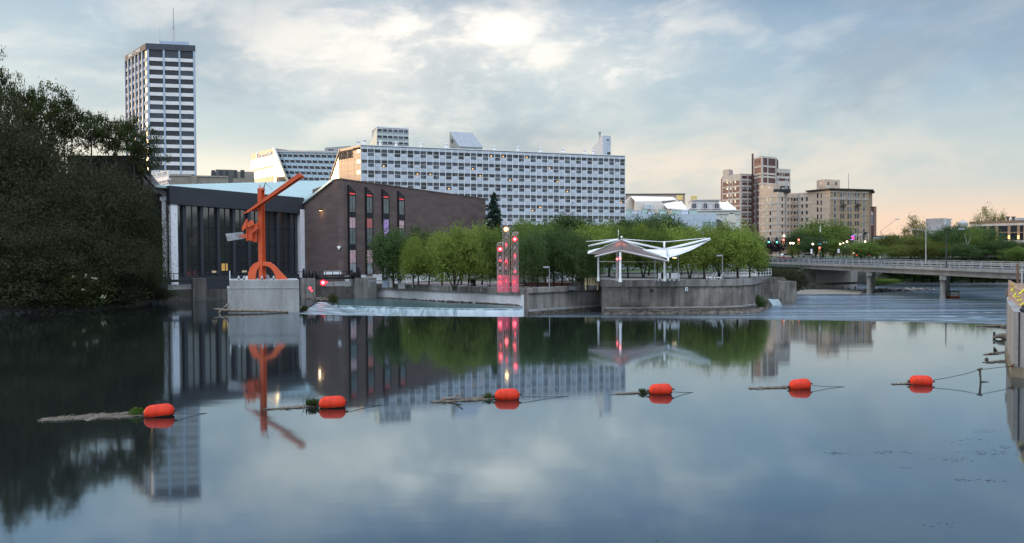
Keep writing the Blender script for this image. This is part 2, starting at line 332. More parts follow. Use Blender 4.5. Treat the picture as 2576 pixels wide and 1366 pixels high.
def river_streaks(m):
    nt = m.node_tree; N = nt.nodes; L = nt.links; b = N['Principled BSDF']; tc = N.new('ShaderNodeTexCoord'); fs = []
    for st, lo, hi in (((.018, .30, 1), .46, .70), ((.05, 1.1, 1), .50, .74)):
        mp = N.new('ShaderNodeMapping'); L.new(tc.outputs['Object'], mp.inputs[0]); mp.inputs[3].default_value = st; mp.inputs[2].default_value = (0, 0, -.10)
        n = N.new('ShaderNodeTexNoise'); L.new(mp.outputs[0], n.inputs['Vector']); n.inputs['Scale'].default_value = 1; n.inputs['Detail'].default_value = 6; n.inputs['Distortion'].default_value = .3
        r = N.new('ShaderNodeMapRange'); L.new(n.outputs[0], r.inputs[0]); r.inputs[1].default_value = lo; r.inputs[2].default_value = hi; fs.append(r.outputs[0])
    a = N.new('ShaderNodeMath'); a.operation = 'MAXIMUM'; L.new(fs[0], a.inputs[0]); L.new(fs[1], a.inputs[1])
    x = N.new('ShaderNodeMix'); x.data_type = 'RGBA'; L.new(a.outputs[0], x.inputs[0]); x.inputs[6].default_value = (.045, .055, .062, 1); x.inputs[7].default_value = (.36, .43, .50, 1); L.new(x.outputs[2], b.inputs['Base Color'])
river_streaks(m_river)
def xy(p): return (p.x, p.y)
crest = [PZ(u, v, 0) for u, v in ((2560, 816), (2420, 812.5), (2300, 810.2), (2100, 806.5), (1900, 803.5), (1600, 799.5), (1320, 797.3), (1000, 795), (850, 793), (752, 791))]
pool = [(-300, -150), (60, -150), (60, crest[0].y-2)]+[xy(p) for p in crest]+[(-30.5, 128), (-64, 128), (-300, 128)]
mb = MB(); mb.add([(x, y, 0) for x, y in pool], [tuple(range(len(pool)))]); mb.build('water', m_pool, kind='structure')
mb = MB(); mb.add([(-120, 60, ZL), (420, 60, ZL), (420, 330, ZL), (-120, 330, ZL)], [(0, 1, 2, 3)]); mb.build('river_water', m_river, kind='structure')
mb = MB(); mb.add([(-3000, -800, -3.2), (3000, -800, -3.2), (3000, 5000, -3.2), (-3000, 5000, -3.2)], [(0, 1, 2, 3)]); mb.build('ground', m_ground, kind='structure')
# weir body just behind the crest
mb = MB(); back = [(p.x+.1, p.y+.55) for p in crest]; front = [xy(p) for p in crest]
for (a, b, c, d) in zip(front, front[1:], back[1:], back):
    mb.box8([(*a, -3), (*b, -3), (*c, -3), (*d, -3), (*a, -.03), (*b, -.03), (*c, -.05), (*d, -.05)])
mb.build('weir', m_conc_d, label='long low concrete weir holding back the calm pool', cat='weir')
# side channel, its falls and the sloping rapid at the left
lip = [PZ(850, 769, ZT_), PZ(930, 771.5, ZT_), PZ(1000, 773.5, ZT_), PZ(1080, 775, ZT_), PZ(1150, 776, ZT_), PZ(1240, 777, ZT_), PZ(1314, 777.5, ZT_)]
bk = [PZ(1316, 770, ZT_), PZ(1100, 760, ZT_), PZ(945, 743, ZT_), PZ(870, 741, ZT_), PZ(842, 750, ZT_)]
mb = MB(); pts = [(p.x, p.y, ZT_) for p in lip+bk]; mb.add(pts, [tuple(range(len(pts)))]); mb.build('side_channel_water', m_teal, kind='structure')
rng = random.Random(3); mb = MB(); NC, NR = 150, 7; vs = []
def along(pl, t):
    t *= len(pl)-1; i = min(int(t), len(pl)-2); return pl[i].lerp(pl[i+1], t-i)
ph = [rng.random()*6.28 for _ in range(6)]
for i in range(NC+1):
    t = i/NC; p = along(lip, t); s = t*34
    p = p+Vector((0, .35*math.sin(s*1.3+ph[4])*math.sin(s*.37+ph[5])*(1-.7*t), 0)); sc = .30*abs(math.sin(s*.9+ph[0]))+.18*abs(math.sin(s*2.1+ph[1]))+.08*math.sin(s*5.3+ph[2])
    sc *= (1-.6*t)
    for j in range(NR+1):
        k = j/NR; vs.append((p.x+.12*k, p.y-.25-(.45+sc)*k**.7, -.38-(1.6)*k**1.7+.05*math.sin(s*7+ph[3])*k))
mb.add(vs, [(i*(NR+1)+j, (i+1)*(NR+1)+j, (i+1)*(NR+1)+j+1, i*(NR+1)+j+1) for i in range(NC) for j in range(NR)])
# smooth overlap of lip with the sheet
k0 = len(mb.v); 
for i in range(NC+1):
    p = along(lip, i/NC); mb.v += [(p.x, p.y+.5, -.385), (p.x, p.y-.25, -.378)]
for i in range(NC): mb.f.append((k0+2*i, k0+2*i+1, k0+2*i+3, k0+2*i+2)); mb.mi.append(0)
m_sheet = M('smooth_fall', (.34, .40, .43), .45, var=0, col2=(.52, .58, .62), st=(.35, .35, .15), lo=.3, hi=.7)
mb.mi = [1 if (f[0] < (NC+1)*(NR+1) and f[0]//(NR+1) > NC*.66) else m_i for f, m_i in zip(mb.f, mb.mi)]
mb.mi = [2 if (f[0] < (NC+1)*(NR+1) and f[0] % (NR+1) < 2) else m_i for f, m_i in zip(mb.f, mb.mi)]
m_lipw = M('lip_water', (.07, .13, .135), .3, var=0, col2=(.42, .50, .53), st=(1.5, 1.5, .18), lo=.45, hi=.75, bump=.3)
mb.build('falling_water', [m_foam, m_sheet, m_lipw], smooth=True, kind='structure')
mb = MB(); A, B, C, D = PZ(752, 752, -.10), PZ(846, 748, -.55), P(1012, 800, 100), PZ(752, 791, -.05); n = 24; vs = []
for i in range(n+1):
    for j in range(n+1):
        a, b = i/n, j/n; p = A.lerp(B, a).lerp(D.lerp(C, a), b)
        vs.append((p.x, p.y, p.z+.05*math.sin(a*9+b*21)+.04*math.sin(b*40+a*5)))
mb.add(vs, [(i*(n+1)+j, (i+1)*(n+1)+j, (i+1)*(n+1)+j+1, i*(n+1)+j+1) for i in range(n) for j in range(n)]); mb.build('rapid_water', m_streak, smooth=True, kind='structure')
# foam sheets on the river below the weir
rng = random.Random(5); mb = MB()
def foam_strip(u0, u1, v, th, z=ZL+.02):
    N_ = 40; top = []; bot = []; a, b, c = [rng.random()*6 for _ in range(3)]
    for i in range(N_+1):
        t = i/N_; u = u0+(u1-u0)*t; w = th*math.sin(math.pi*t)**.5*(.6+.4*math.sin(t*17+a)); dv = .25*th*math.sin(t*6+b)
        top.append(PZ(u, v+dv-w/2, z)); bot.append(PZ(u, v+dv+w/2+.02, z))
    mb.add([tuple(p) for p in top+bot], [(i, i+1, N_+2+i, N_+1+i) for i in range(N_)])
m_froth = M('river_foam', (.12, .155, .18), .4, var=0, col2=(.46, .53, .59), st=(.06, 1.6, 1), lo=.38, hi=.72)
for a in [(2330, 2540, 797, 3.5), (2250, 2536, 805, 3), (2080, 2330, 803, 1.5), (2420, 2536, 786, 1.6)]: foam_strip(*a)
mb.build('foam', m_froth, kind='structure')
# land -------------------------------------------------------------
def X_(u, Y): return xat(u, Y)
LW = [(X_(905, 133), 133), (X_(945, 132), 132), (X_(1060, 124), 124), (X_(1200, 116), 116), (X_(1318, 109.3), 109.3)]
MW = [(X_(1320, 109.3), 109.3), (X_(1420, 114.5), 114.5), (X_(1522, 121), 121)]
PW = [(X_(1521, 112), 112), (X_(1660, 112.2), 112.2), (X_(1800, 112.6), 112.6), (X_(1856, 114), 114), (X_(1890, 118), 118), (X_(1906, 126), 126)]
plaza = LW+MW[1:]+[(X_(1600, 121), 121), (X_(1906, 128), 128), (X_(1925, 150), 150), (X_(1925, 168), 168), (-20, 178), (-33, 142)]
mb = MB(); mb.prism(plaza, -3.1, ZP); mb.build('plaza', m_pave, kind='structure')
pav = [(p[0], p[1]+.6) for p in PW]+[(X_(1906, 150), 150), (X_(1450, 150), 150), (X_(1450, 124), 124), (X_(1521, 118), 118)]
mb = MB(); mb.prism(pav, -3.0, ZQ); mb.build('pavilion_plaza', m_pave2, kind='structure')
mb = MB(); mb.add([(-46, 152, 1.5), (-3, 152, 1.5), (-3, 183, 1.5), (-46, 183, 1.5), (48, 152, 1.5), (50, 176, 5.0), (-3, 184, 5.0), (53, 190, 5.1), (-3, 194, 5.1)], [(0, 1, 2, 3), (1, 4, 5, 6), (6, 5, 7, 8)]); mb.build('lawn', m_grass, kind='structure')
city = [(-1500, 180), (48, 180), (60, 208), (66, 216), (90, 226), (140, 232), (220, 205), (320, 200), (1500, 200), (1500, 3000), (-1500, 3000)]
mb = MB(); mb.prism(city, -3, 5.0); mb.build('city_ground', m_ground, kind='structure')
mb = MB(); mb.add([(62, 216, 5.02), (96, 230, 5.02), (230, 238, 5.02), (230, 300, 5.6), (50, 300, 5.6)], [(0, 1, 2, 3, 4)]); mb.build('grass', m_grass, kind='structure')
mb = MB(); mb.add([(94, 231, 5.07), (420, 224, 5.07), (420, 240, 5.07), (94, 246, 5.07)], [(0, 1, 2, 3)]); mb.build('road', m_asph, kind='structure')
# wooded left bank, a slope
mb = MB(); prof = [(-300, 88), (-130, 96), (-80, 105), (-62, 112), (-55, 120), (-52, 128)]
vs = [(x, y, .12) for x, y in prof]+[(x-4, y+6, 1.6) for x, y in prof]+[(x-14, y+34, 6.0) for x, y in prof]+[(x-20, y+120, 9.0) for x, y in prof]; k = len(prof)
mb.add([(x, y, -1) for x, y in prof]+vs, [(r*k+i, r*k+i+1, (r+1)*k+i+1, (r+1)*k+i) for r in range(4) for i in range(k-1)]); mb.build('river_bank', m_ground, smooth=True, kind='structure')
# right bank behind the foreground wall and far bank under the bridge
RW = [PZ(2533, 830, 0), PZ(2531.5, 878, 0), PZ(2535, 905, 0), PZ(2549, 948, 0), PZ(2581, 966, 0)]
RWb = [Vector((50.2, 79, 0)), Vector((41.8, 66.5, 0))]+[RW[1], RW[2], RW[3], Vector((27.4, 39.6, 0)), Vector((34, 36, 0))]
mb = MB(); mb.prism([(50.8, 79.5), (54, 82), (84.5, 126), (300, 126), (300, 30), (40, 34), (34.5, 41), (35.2, 55), (42.6, 66.5)], -3, 3.2); mb.build('right_bank', m_ground, kind='structure')
mb = MB(); fb = [PZ(2006, 742, ZL), PZ(2100, 739.5, ZL), PZ(2160, 741, ZL), PZ(2180, 733, ZL), PZ(2100, 729, ZL), PZ(2006, 731, ZL)]
mb.add([(p.x, p.y, ZL+.02+.18*(i > 2)) for i, p in enumerate(fb)], [tuple(range(6))]); mb.build('sand_bank', M('river_sand', (.20, .175, .135), .95, scale=1.5, var=.25), kind='structure')
mb = MB(); fp = [(76, 200), (82, 214), (100, 216), (140, 220), (230, 190)]
mb.add([(x, y, ZL-.1) for x, y in fp]+[(x, y+4, .6) for x, y in fp]+[(x, y+14, 5.0) for x, y in fp], [(r*5+i, r*5+i+1, (r+1)*5+i+1, (r+1)*5+i) for r in range(2) for i in range(4)]); mb.build('far_bank', m_ground, kind='structure')
# retaining walls -----------------------------------------------------
def offs(pl, d):
    out = []
    for i, p in enumerate(pl):
        a = Vector(pl[max(0, i-1)]); b = Vector(pl[min(len(pl)-1, i+1)]); t = (b-a).normalized(); nrm = Vector((t.y, -t.x)); out.append((p[0]+nrm.x*d, p[1]+nrm.y*d))
    return out
def wall_strip(mb, pl, z0, z1, d0, d1):
    a, b = offs(pl, d1), offs(pl, d0)
    for i in range(len(pl)-1): mb.box8([(*a[i], z0), (*a[i+1], z0), (*b[i+1], z0), (*b[i], z0), (*a[i], z1), (*a[i+1], z1), (*b[i+1], z1), (*b[i], z1)])
def points_on(pl, step):
    L_ = [0]; 
    for a, b in zip(pl, pl[1:]): L_.append(L_[-1]+math.dist(a, b))
    d = step/2
    while d < L_[-1]:
        i = max(j for j in range(len(L_)-1) if L_[j] <= d); t = (d-L_[i])/(L_[i+1]-L_[i]); a, b = pl[i], pl[i+1]
        yield (a[0]+(b[0]-a[0])*t, a[1]+(b[1]-a[1])*t, math.atan2(b[1]-a[1], b[0]-a[0])); d += step
# white painted wall of the side channel
r = thing('retaining_wall', 'white painted low river wall with flaking paint below the lower plaza', 'wall', (*LW[2], 0))
mb = MB(); wall_strip(mb, LW, -2.2, .98, 0, .55); mb.build('painted_face', m_white, r)
mb = MB(); wall_strip(mb, LW, .98, 1.90, -.4, .75); mb.build('coping', m_conc, r)
mb = MB(); rng = random.Random(8)
for x, y, a in points_on(offs(LW, .75), .55):
    s = .12+.18*rng.random(); mb.ball((x+rng.uniform(-.2, .2), y-.2+rng.uniform(-.15, .1), -.42), s*1.5, 6, .45)
mb.build('rubble', m_rock, r, kind='stuff')
r = thing('retaining_wall', 'stained grey concrete wall bending from the white wall to the pavilion', 'wall', (*MW[1], 0))
mb = MB(); wall_strip(mb, MW, -2.4, 1.25, 0, .6); mb.build('wall_face', m_conc, r)
mb = MB(); wall_strip(mb, MW, 1.25, 1.92, -.5, .85); mb.build('coping', m_conc, r)
mb = MB()
for x, y, a in points_on(offs(MW, .72), .55): mb.box(x-.08, x+.08, y-.10, y+.10, 1.08, 1.246)
mb.build('corbel_row', m_conc_d, r)
mb = MB(); wall_strip(mb, MW, -2.4, -1.3, .6, 1.0); mb.build('footing', m_rock, r); mb = MB(); wall_strip(mb, MW, -1.28, -1.0, .6, .85); mb.build('pale_ledge', m_conc_l, r)
r = thing('retaining_wall', 'tall dark stained concrete river wall below the white pavilion', 'wall', (*PW[1], 0))
mb = MB(); side = [(X_(1521, 123), 123)]+PW; wall_strip(mb, side, -2.4, 1.95, 0, .5); mb.build('wall_face', concrete('pavilion_wall', (.235, .21, .185), .42, (.8, .8, .10), blotch=.4), r)
mb = MB(); wall_strip(mb, side, 1.95, ZQ+.12, -.8, .7); mb.build('coping', m_conc, r)
mb = MB()
for x, y, a in points_on(offs(PW, .62), 1.35): mb.box(x-.17, x+.17, y-.09, y+.12, 1.78, 1.946)
mb.build('corbel_row', m_conc_d, r)
mb = MB(); wall_strip(mb, PW[:5], -2.4, -1.12, .5, .95); mb.build('footing', m_rock, r); mb = MB(); wall_strip(mb, PW[:5], -1.10, -.92, .5, .72); mb.build('pale_ledge', m_conc_l, r)
mb = MB(); p = P(1640.5, 731, 111); mb.tube((p.x, p.y+.6, p.z), (p.x, p.y-.16, p.z), .2, n=12); mb.build('drain_pipe', m_black, r)
mb = MB(); wall_strip(mb, [(X_(1560, 111.4), 111.4), (X_(1635, 111.3), 111.3)], -.55, -.3, 0, .35); wall_strip(mb, [(X_(1640, 111.5), 111.5), (X_(1760, 111.6), 111.6)], -1.5, -1.3, 0, .8); mb.build('ledge', m_stone, r)
# rubble at its foot
rng = random.Random(11); mb = MB()
for x, y, a in points_on(offs(PW, 1.2), .30):
    for _ in range(2):
        s = rng.uniform(.2, .7); mb.ball((x+rng.uniform(-.4, .4), y+rng.uniform(-1.5, .3), ZL+.06), s, 6, .6)
for u in range(1320, 1521, 5):
    q = PZ(u+rng.uniform(-2, 2), 791-(u-1320)*.055, ZL); s = rng.uniform(.12, .4); mb.ball((q.x, q.y-rng.uniform(0, .9), ZL+.05), s, 6, .6)
for u in range(1890, 1990, 3):
    q = PZ(u+rng.uniform(-3, 3), 771-(u-1890)*.02+rng.uniform(-3, 2), ZL); s = rng.uniform(.2, .6)*(1-(u-1890)/160); mb.ball((q.x, q.y, ZL), s, 6, .5)
tag(mb.build('rubble', m_rock), 'broken rock and rubble along the foot of the pavilion wall', 'rubble', kind='stuff')
# old stone pier by the bridge
r = thing('stone_pier', 'ruined stone and concrete pier between pavilion wall and bridge', 'stone wall', (X_(1955, 131), 131, ZL))
F = Fac(1903, 127, 2002, 135); rng = random.Random(2)
def ragged(F, u0, u1, vt, n, amp):
    s0, s1 = F.S(u0), F.S(u1); zt = [F.Zv(u0+(u1-u0)*i/n, vt)+rng.uniform(-amp, amp) for i in range(n+1)]
    return [(s0, -2.6), (s1, -2.6)]+[(s0+(s1-s0)*i/n, zt[i]) for i in range(n, -1, -1)]
mb = MB(); mb.fpoly(F, ragged(F, 1903, 1955, 701, 8, .14), -5, 0); mb.build('rubble_masonry', m_stone, r)
mb = MB(); mb.fpoly(F, ragged(F, 1955, 2002, 708, 6, .05), -4, .12); mb.build('block_masonry', concrete('weathered_block', (.24, .22, .19), .4, (1.1, 1.1, .3), blotch=.35), r)
mb = MB(); mb.fpoly(F, [(F.S(1940), 2.0), (F.S(1990), 1.9), (F.S(1984), 2.5), (F.S(1944), 2.6)], -3.4, -.8); mb.build('top_slab', m_stone, r)
q = F.pt(F.S(1928), ZL, .3); mb = MB(); vs = []
for i in range(9):
    for j in range(6):
        k = j/5; vs.append((q.x-.2+i*.2+k*.35+.08*math.sin(i*2.1), q.y-.5-1.5*k, -.85-1.06*k**1.4+.06*math.sin(i*1.7)*k))
mb.add(vs, [(i*6+j, (i+1)*6+j, (i+1)*6+j+1, i*6+j+1) for i in range(8) for j in range(5)]); mb.build('outfall_water', m_foam, smooth=True, kind='structure')
# right foreground wall
r = thing('flood_wall', 'smooth pale grey concrete flood wall at the right edge', 'wall', (RW[2].x+1, RW[2].y, 0))
pl = [(p.x, p.y) for p in reversed(RWb)]; pl = [(p.x, p.y) for p in RWb]
def strip2(mb, pl, z0, z1, t):
    n = len(pl); b = offs(pl, -t)
    for i in range(n-1): mb.box8([(*pl[i+1], z0), (*pl[i], z0), (*b[i], z0), (*b[i+1], z0), (*pl[i+1], z1), (*pl[i], z1), (*b[i], z1), (*b[i+1], z1)])
mb = MB(); strip2(mb, pl, -1, 3.42, 1.1); mb.build('wall_face', m_conc_l, r)
mb = MB(); fo = offs(pl[2:], .09); strip2(mb, fo, -1, .55, .085); mb.build('footing', concrete('wet_concrete', (.26, .235, .18), .6, (1, 1, .3)), r)
mb = MB(); j = Vector(pl[4]).lerp(Vector(pl[5]), .12); mb.box(j.x-.03, j.x+.02, j.y-.035, j.y+.02, .56, 3.40); mb.build('expansion_joint', m_black, r)
# ================================================================== BUILDINGS
g_dark = M('dark_glass', (.018, .022, .03), .10, spec=.55, var=.3, scale=.6)
g_blue = M('blue_glass', (.03, .045, .07), .12, spec=.7, var=.3, scale=.7)
g_mir = M('mirror_glass', (.86, .76, .62), .14, .85, var=.1)
g_cur = M('curtained_glass', (.10, .115, .14), .2, spec=.6, var=.35, scale=1.5, st=(4, 4, .2))
w_hotel = M('white_panel', (.47, .515, .57), .5, var=.12, scale=.5, st=(1, 1, .35))
w_grille = M('vent_grille', (.55, .60, .66), .6, var=.06)
m_gold = M('metal_panel', (.46, .335, .24), .45, .2, var=.10, scale=.5, st=(2, 2, .15))
m_bluegrey = M('bluegrey_metal', (.36, .44, .54), .5, .1, var=.06)
m_roofg = M('roof_gravel', (.20, .20, .19), .9)
warm = glow('warm_lamp', (1.0, .50, .14), 1.3)
red_l = glow('red_lamp', (1.0, .03, .05), 5.0)
white_l = glow('white_lamp', (1.0, .86, .62), 5.0)
def body(F, depth, z0, z1, mat, root, name='wall', d=0.0, skew=None):
    a, b = F.O+F.n*d, F.E+F.n*d; k = skew if skew is not None else -F.n*depth
    mb = MB(); mb.prism([xy(a), xy(b), xy(b+k), xy(a+k)], z0, z1); return mb.build(name, mat, root)
def win(F, root, s0, s1, z0, z1, d, mat, frame=None, fw=.12, bars=0, sill=None, name='window'):
    """one window: frame with panes set into it"""
    mb = MB()
    if frame:
        mats = [mat, frame]
        mb.fbox(F, s0, s1, z0, z1, d-.05, d)
        mb.cur = 1
        mb.fbox(F, s0-fw, s0, z0-fw, z1+fw, d-.05, d+.07); mb.fbox(F, s1, s1+fw, z0-fw, z1+fw, d-.05, d+.07)
        mb.fbox(F, s0, s1, z1, z1+fw, d-.05, d+.069); mb.fbox(F, s0, s1, z0-fw, z0, d-.05, d+.069)
        for i in range(bars): zz = z0+(z1-z0)*(i+1)/(bars+1); mb.fbox(F, s0, s1, zz-.05, zz+.05, d, d+.05)
        if sill: mb.fbox(F, s0-.2, s1+.2, z0-.22, z0-fw, d-.05, d+.16)
        return mb.build(name, mats, root)
    mb.fbox(F, s0, s1, z0, z1, d-.05, d); return mb.build(name, mat, root)
# ---------------------------------------------------------------- office tower
T1 = Fac(369, 304, 489.7, 307.5, 110); T2 = Fac(315.6, 323, 369, 304, 150)
r = thing('office_tower', 'tall office tower with white bands, dark windows and roof mast', 'skyscraper', (T1.O.x, T1.O.y, 5))
kk = T2.O-T2.E
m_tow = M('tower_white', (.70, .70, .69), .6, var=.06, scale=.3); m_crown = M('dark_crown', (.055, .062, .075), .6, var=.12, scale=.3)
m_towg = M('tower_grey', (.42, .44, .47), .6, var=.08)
body(T1, 0, 5, 85.4, m_crown, r, 'core', -.6, kk*.98)
mb = MB(); mb.prism([xy(T1.O+T1.n*.35-T1.x*.3), xy(T1.E+T1.n*.35+T1.x*.3), xy(T1.E+kk+T1.x*.3), xy(T1.O+kk-T1.x*.3)], 85.3, 87.6); mb.build('crown_band', m_crown, r)
W = T1.w; cols = [(0, .046), (.333, .37), (.66, .694), (.966, 1.0)]
mb = MB()
for a, b in cols: mb.fbox(T1, a*W, b*W, 5, 85.29, -.55, .30)
mb.build('pier', m_bluegrey, r)
rows = [(82.4, 85.25)]+[(79.15-3.3*k, 81.1-3.3*k) for k in range(17)]
mb = MB()
for (z0, z1), (n0, n1) in zip(rows, rows[1:]): mb.fbox(T1, .046*W, .966*W, n1, z0, -.55, .12)
mb.fbox(T1, .046*W, .966*W, 5, rows[-1][0], -.55, .12); mb.build('spandrel_band', m_tow, r)
rng = random.Random(1)
for z0, z1 in rows[:-1]:
    for (a, b), (c, d) in zip(cols, cols[1:]):
        mb = MB(); mb.fbox(T1, b*W, c*W, z0, z1, -.5, -.22); mb.cur = 1
        for i in range(1, 4): s = b*W+(c-b)*W*i/4; mb.fbox(T1, s-.05, s+.05, z0, z1, -.22, -.16)
        if z0 > 81.9: mb.fbox(T1, b*W, c*W, z0+1.3, z0+1.4, -.22, -.16)
        mb.build('window', [rng.choice([g_dark, g_dark, g_blue]), m_crown], r)
W2 = T2.w; fins = [i/6 for i in range(7)]
mb = MB()
for f in fins[:-1]: mb.fbox(T2, f*W2-.28, f*W2+.28, 5, 85.29, -.55, .45)
mb.build('fin', m_bluegrey, r)
mb = MB()
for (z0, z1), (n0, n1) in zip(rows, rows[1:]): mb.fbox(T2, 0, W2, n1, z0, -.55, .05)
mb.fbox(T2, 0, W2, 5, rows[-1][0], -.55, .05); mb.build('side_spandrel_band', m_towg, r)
rest = MB(); cnt = 0
for ri, (z0, z1) in enumerate(rows[:-1]):
    for i in range(6):
        s0, s1 = fins[i]*W2+.3, fins[i+1]*W2-.3; m0 = s0+(s1-s0)*.30
        def put(q):
            q.cur = 0; q.fbox(T2, m0, s1, z0, z1, -.5, -.15); q.cur = 1; q.fbox(T2, s0, m0, z0, z1, -.5, -.10)
        if i >= 3 and cnt < 48: mb = MB(); put(mb); mb.build('side_window', [g_mir, g_dark], r); cnt += 1
        else: put(rest)
rest.build('far_side_windows', [g_mir, g_dark], r, kind='stuff')
sign_on(T2, 'LIBERTY TOWER', .20*W2, .76*W2, 85.75, 87.1, .40, m_whitep, r)
mb = MB(); a = P(400, 112, 312); b = P(475, 112, 314); mb.prism([xy(a), xy(b), (b.x-3, b.y+8), (a.x-5, a.y+8)], 87.55, zat(430, 104, 313)); mb.build('roof_plant_room', m_bluegrey, r)
a = P(437, 104, 316); mb = MB(); z1 = zat(437, 68, 316); z2 = zat(437, 19.5, 316)
for dx, dy in ((-.45, 0), (.45, 0), (0, .7)): mb.tube((a.x+dx, a.y+dy, 87.6), (a.x+dx*.5, a.y+dy*.5, z1), .09, n=5)
zz = 89.
while zz < z1: mb.tube((a.x-.45, a.y, zz), (a.x+.45, a.y, zz+.9), .05, n=4); zz += .9
mb.tube((a.x, a.y, z1-.5), (a.x, a.y, z2), .20, .12, 6); mb.build('antenna_mast', m_steel, r)
mb = MB(); a = P(402, 104, 314); mb.tube((a.x, a.y, 87.6), (a.x, a.y, zat(402, 67, 314)), .10, .06, 5); mb.build('whip_antenna', m_steel, r)
# ---------------------------------------------------------------- big white hotel
H = Fac.of((-42.3, 224), (35.9, 252)); HC = Fac.of((-50.5, 233), (-42.3, 224))
r = thing('slab_hotel', 'long white slab hotel with rows of square windows and gold lit end', 'hotel', (0, 240, 5))
ZT = 37.6
bk_ = -H.n*17; a, b, c = H.O+H.n*-.55, H.E+H.n*-.55, HC.O
mb = MB(); mb.prism([xy(a), xy(b), xy(b+bk_), xy(c+Vector((6, 9, 0))), xy(c+Vector((.5, .5, 0)))], 3, ZT-.3); mb.build('body', g_dark, r)
mb = MB(); mb.prism([xy(H.O+H.n*.02), xy(H.E+H.n*.02), xy(b+bk_), xy(c+Vector((6, 9, 0))), xy(c)], ZT-.35, ZT); mb.build('roof', m_roofg, r)
NB = 44; bw = H.w/NB; ZW = [36.5-3.0*k for k in range(10)]
mb = MB(); mb.fbox(H, 0, H.w, ZW[0], ZT-.36, -.5, .10)
for k in range(9): mb.fbox(H, 0, H.w, ZW[k+1], ZW[k]-1.95, -.5, .10)
mb.fbox(H, 0, H.w, 3, ZW[9]-1.95, -.5, .10)
wallmb = mb
mb = MB(); mb.fbox(H, -.05, H.w+.05, ZT-.10, ZT+.12, -.5, .18); mb.build('roof_edge', m_whitep, r)
mb = wallmb; mb.cur = 1
for i in range(NB+1): mb.fbox(H, i*bw-.07, i*bw+.07, 3, ZT-.37, -.5, .115)
mb.cur = 0
for k in range(10):
    for i in range(0, NB, 2): mb.fbox(H, i*bw+.07, (i+1)*bw-.07, ZW[k]-1.96, ZW[k]-.92, -.5, .06)
mb.cur = 2
for k in range(10):
    for i in range(0, NB, 2):
        mb.fbox(H, i*bw+.45, (i+1)*bw-.35, ZW[k]-1.80, ZW[k]-1.25, .06, .10)
mb.build('facade_wall', [w_hotel, m_whitep, w_grille], r)
rng = random.Random(4); rest = MB(); gm = [g_dark, g_blue, g_cur, m_whitep]; cnt = 0
lit = {(0, 20): 1, (0, 22): 1, (0, 26): 0, (1, 30): 1, (2, 8): 1, (2, 18): 0, (2, 23): 1, (3, 33): 0, (5, 27): 1, (5, 28): 1, (1, 17): 1, (1, 3): 1, (3, 13): 1, (2, 31): 1, (4, 43): 1, (2, 10): 1}
lamps = []
for k in range(9):
    for i in range(NB):
        tall = i % 2 == 1; s0, s1 = i*bw+.07, (i+1)*bw-.07; z1 = ZW[k]; z0 = z1-(1.95 if tall else .92)
        g = rng.choice([0, 0, 1, 1, 1]); cw = rng.choice([0, 0, .15, .25, .35, .5, .5, .9]); side = rng.random() < .5
        def put(q):
            q.cur = g; q.fbox(H, s0, s1, z0, z1, -.5, -.26); q.cur = 2
            if cw: q.fbox(H, *((s0, s0+cw*(s1-s0)) if side else (s1-cw*(s1-s0), s1)), z0, z1, -.26, -.25)
            if tall: q.cur = 3; q.fbox(H, s0, s1, z1-.98, z1-.90, -.26, -.16)
        if tall and i < 34 and k < 6 and cnt < 100: mb = MB(); put(mb); mb.build('window', gm, r); cnt += 1
        else: put(rest)
        if (k, i) in lit: lamps.append((s0+(s1-s0)*rng.uniform(.3, .8), z0+.35))
rest.build('remaining_windows', gm, r, kind='stuff')
for s, z in lamps:
    mb = MB(); mb.fbox(H, s-.20, s+.20, z-.14, z+.16, -.24, -.18); mb.build('lit_room_lamp', warm, r)
# gold lit end wall
mb = MB(); mb.fbox(HC, 0, HC.w, 3, ZT-.02, -.5, .05); mb.cur = 1
for k in range(12): mb.fbox(HC, 0, HC.w-.0, ZW[0]-3*k+.30, ZW[0]-3*k+.36, .05, .07); mb.fbox(HC, 0, HC.w, ZW[0]-3*k-1.25, ZW[0]-3*k-1.19, .05, .07)
for i in range(1, 7): mb.fbox(HC, HC.w*i/7, HC.w*i/7+.05, 3, ZT-2.2, .05, .069)
mb.build('end_wall', [m_gold, M('panel_joint', (.42, .34, .27), .6)], r)
for k in range(9): mb = MB(); mb.fbox(HC, HC.w*.845, HC.w*.985, ZW[k]-1.0, ZW[k]+.05, .05, .10); mb.build('end_window', g_mir, r)
pts = HC.poly([(854.5, 377.5), (809, 515), (857, 515), (857, 377)]); mb = MB(); mb.fpoly(HC, pts, -.6, -.02); mb.cur = 1; lo = pts[0]; hi = pts[1]
def slope_s(z): return lo[0]+(hi[0]-lo[0])*(lo[1]-z)/(lo[1]-hi[1])
z = 36.
while z > 18: mb.fbox(HC, slope_s(z), 0, z, z+.10, -.02, .03); z -= 1.5
for s in (-1.6, -3.2, -4.8, -6.4): mb.fbox(HC, s, s+.1, 18, max(19, lo[1]-(lo[0]-s)*(lo[1]-hi[1])/(lo[0]-hi[0])), -.02, .031)
mb.build('sloping_glass_end', [g_mir, m_gold], r)
a_, b_ = HC.pt(*lo, .05), HC.pt(*hi, .05); mb = MB(); mb.beam(a_, b_, .35, .35); mb.build('edge_trim', m_gold, r)
sign_on(HC, 'DOUBLETREE', .25, HC.w*.66, 34.4, 36.9, .12, M('sign_dark', (.05, .035, .03), .6), r, depth=.08)
sign_on(HC, 'BY HILTON', HC.w*.68, HC.w*.985, 36.35, 37.05, .12, MATS['sign_dark'], r, depth=.08)
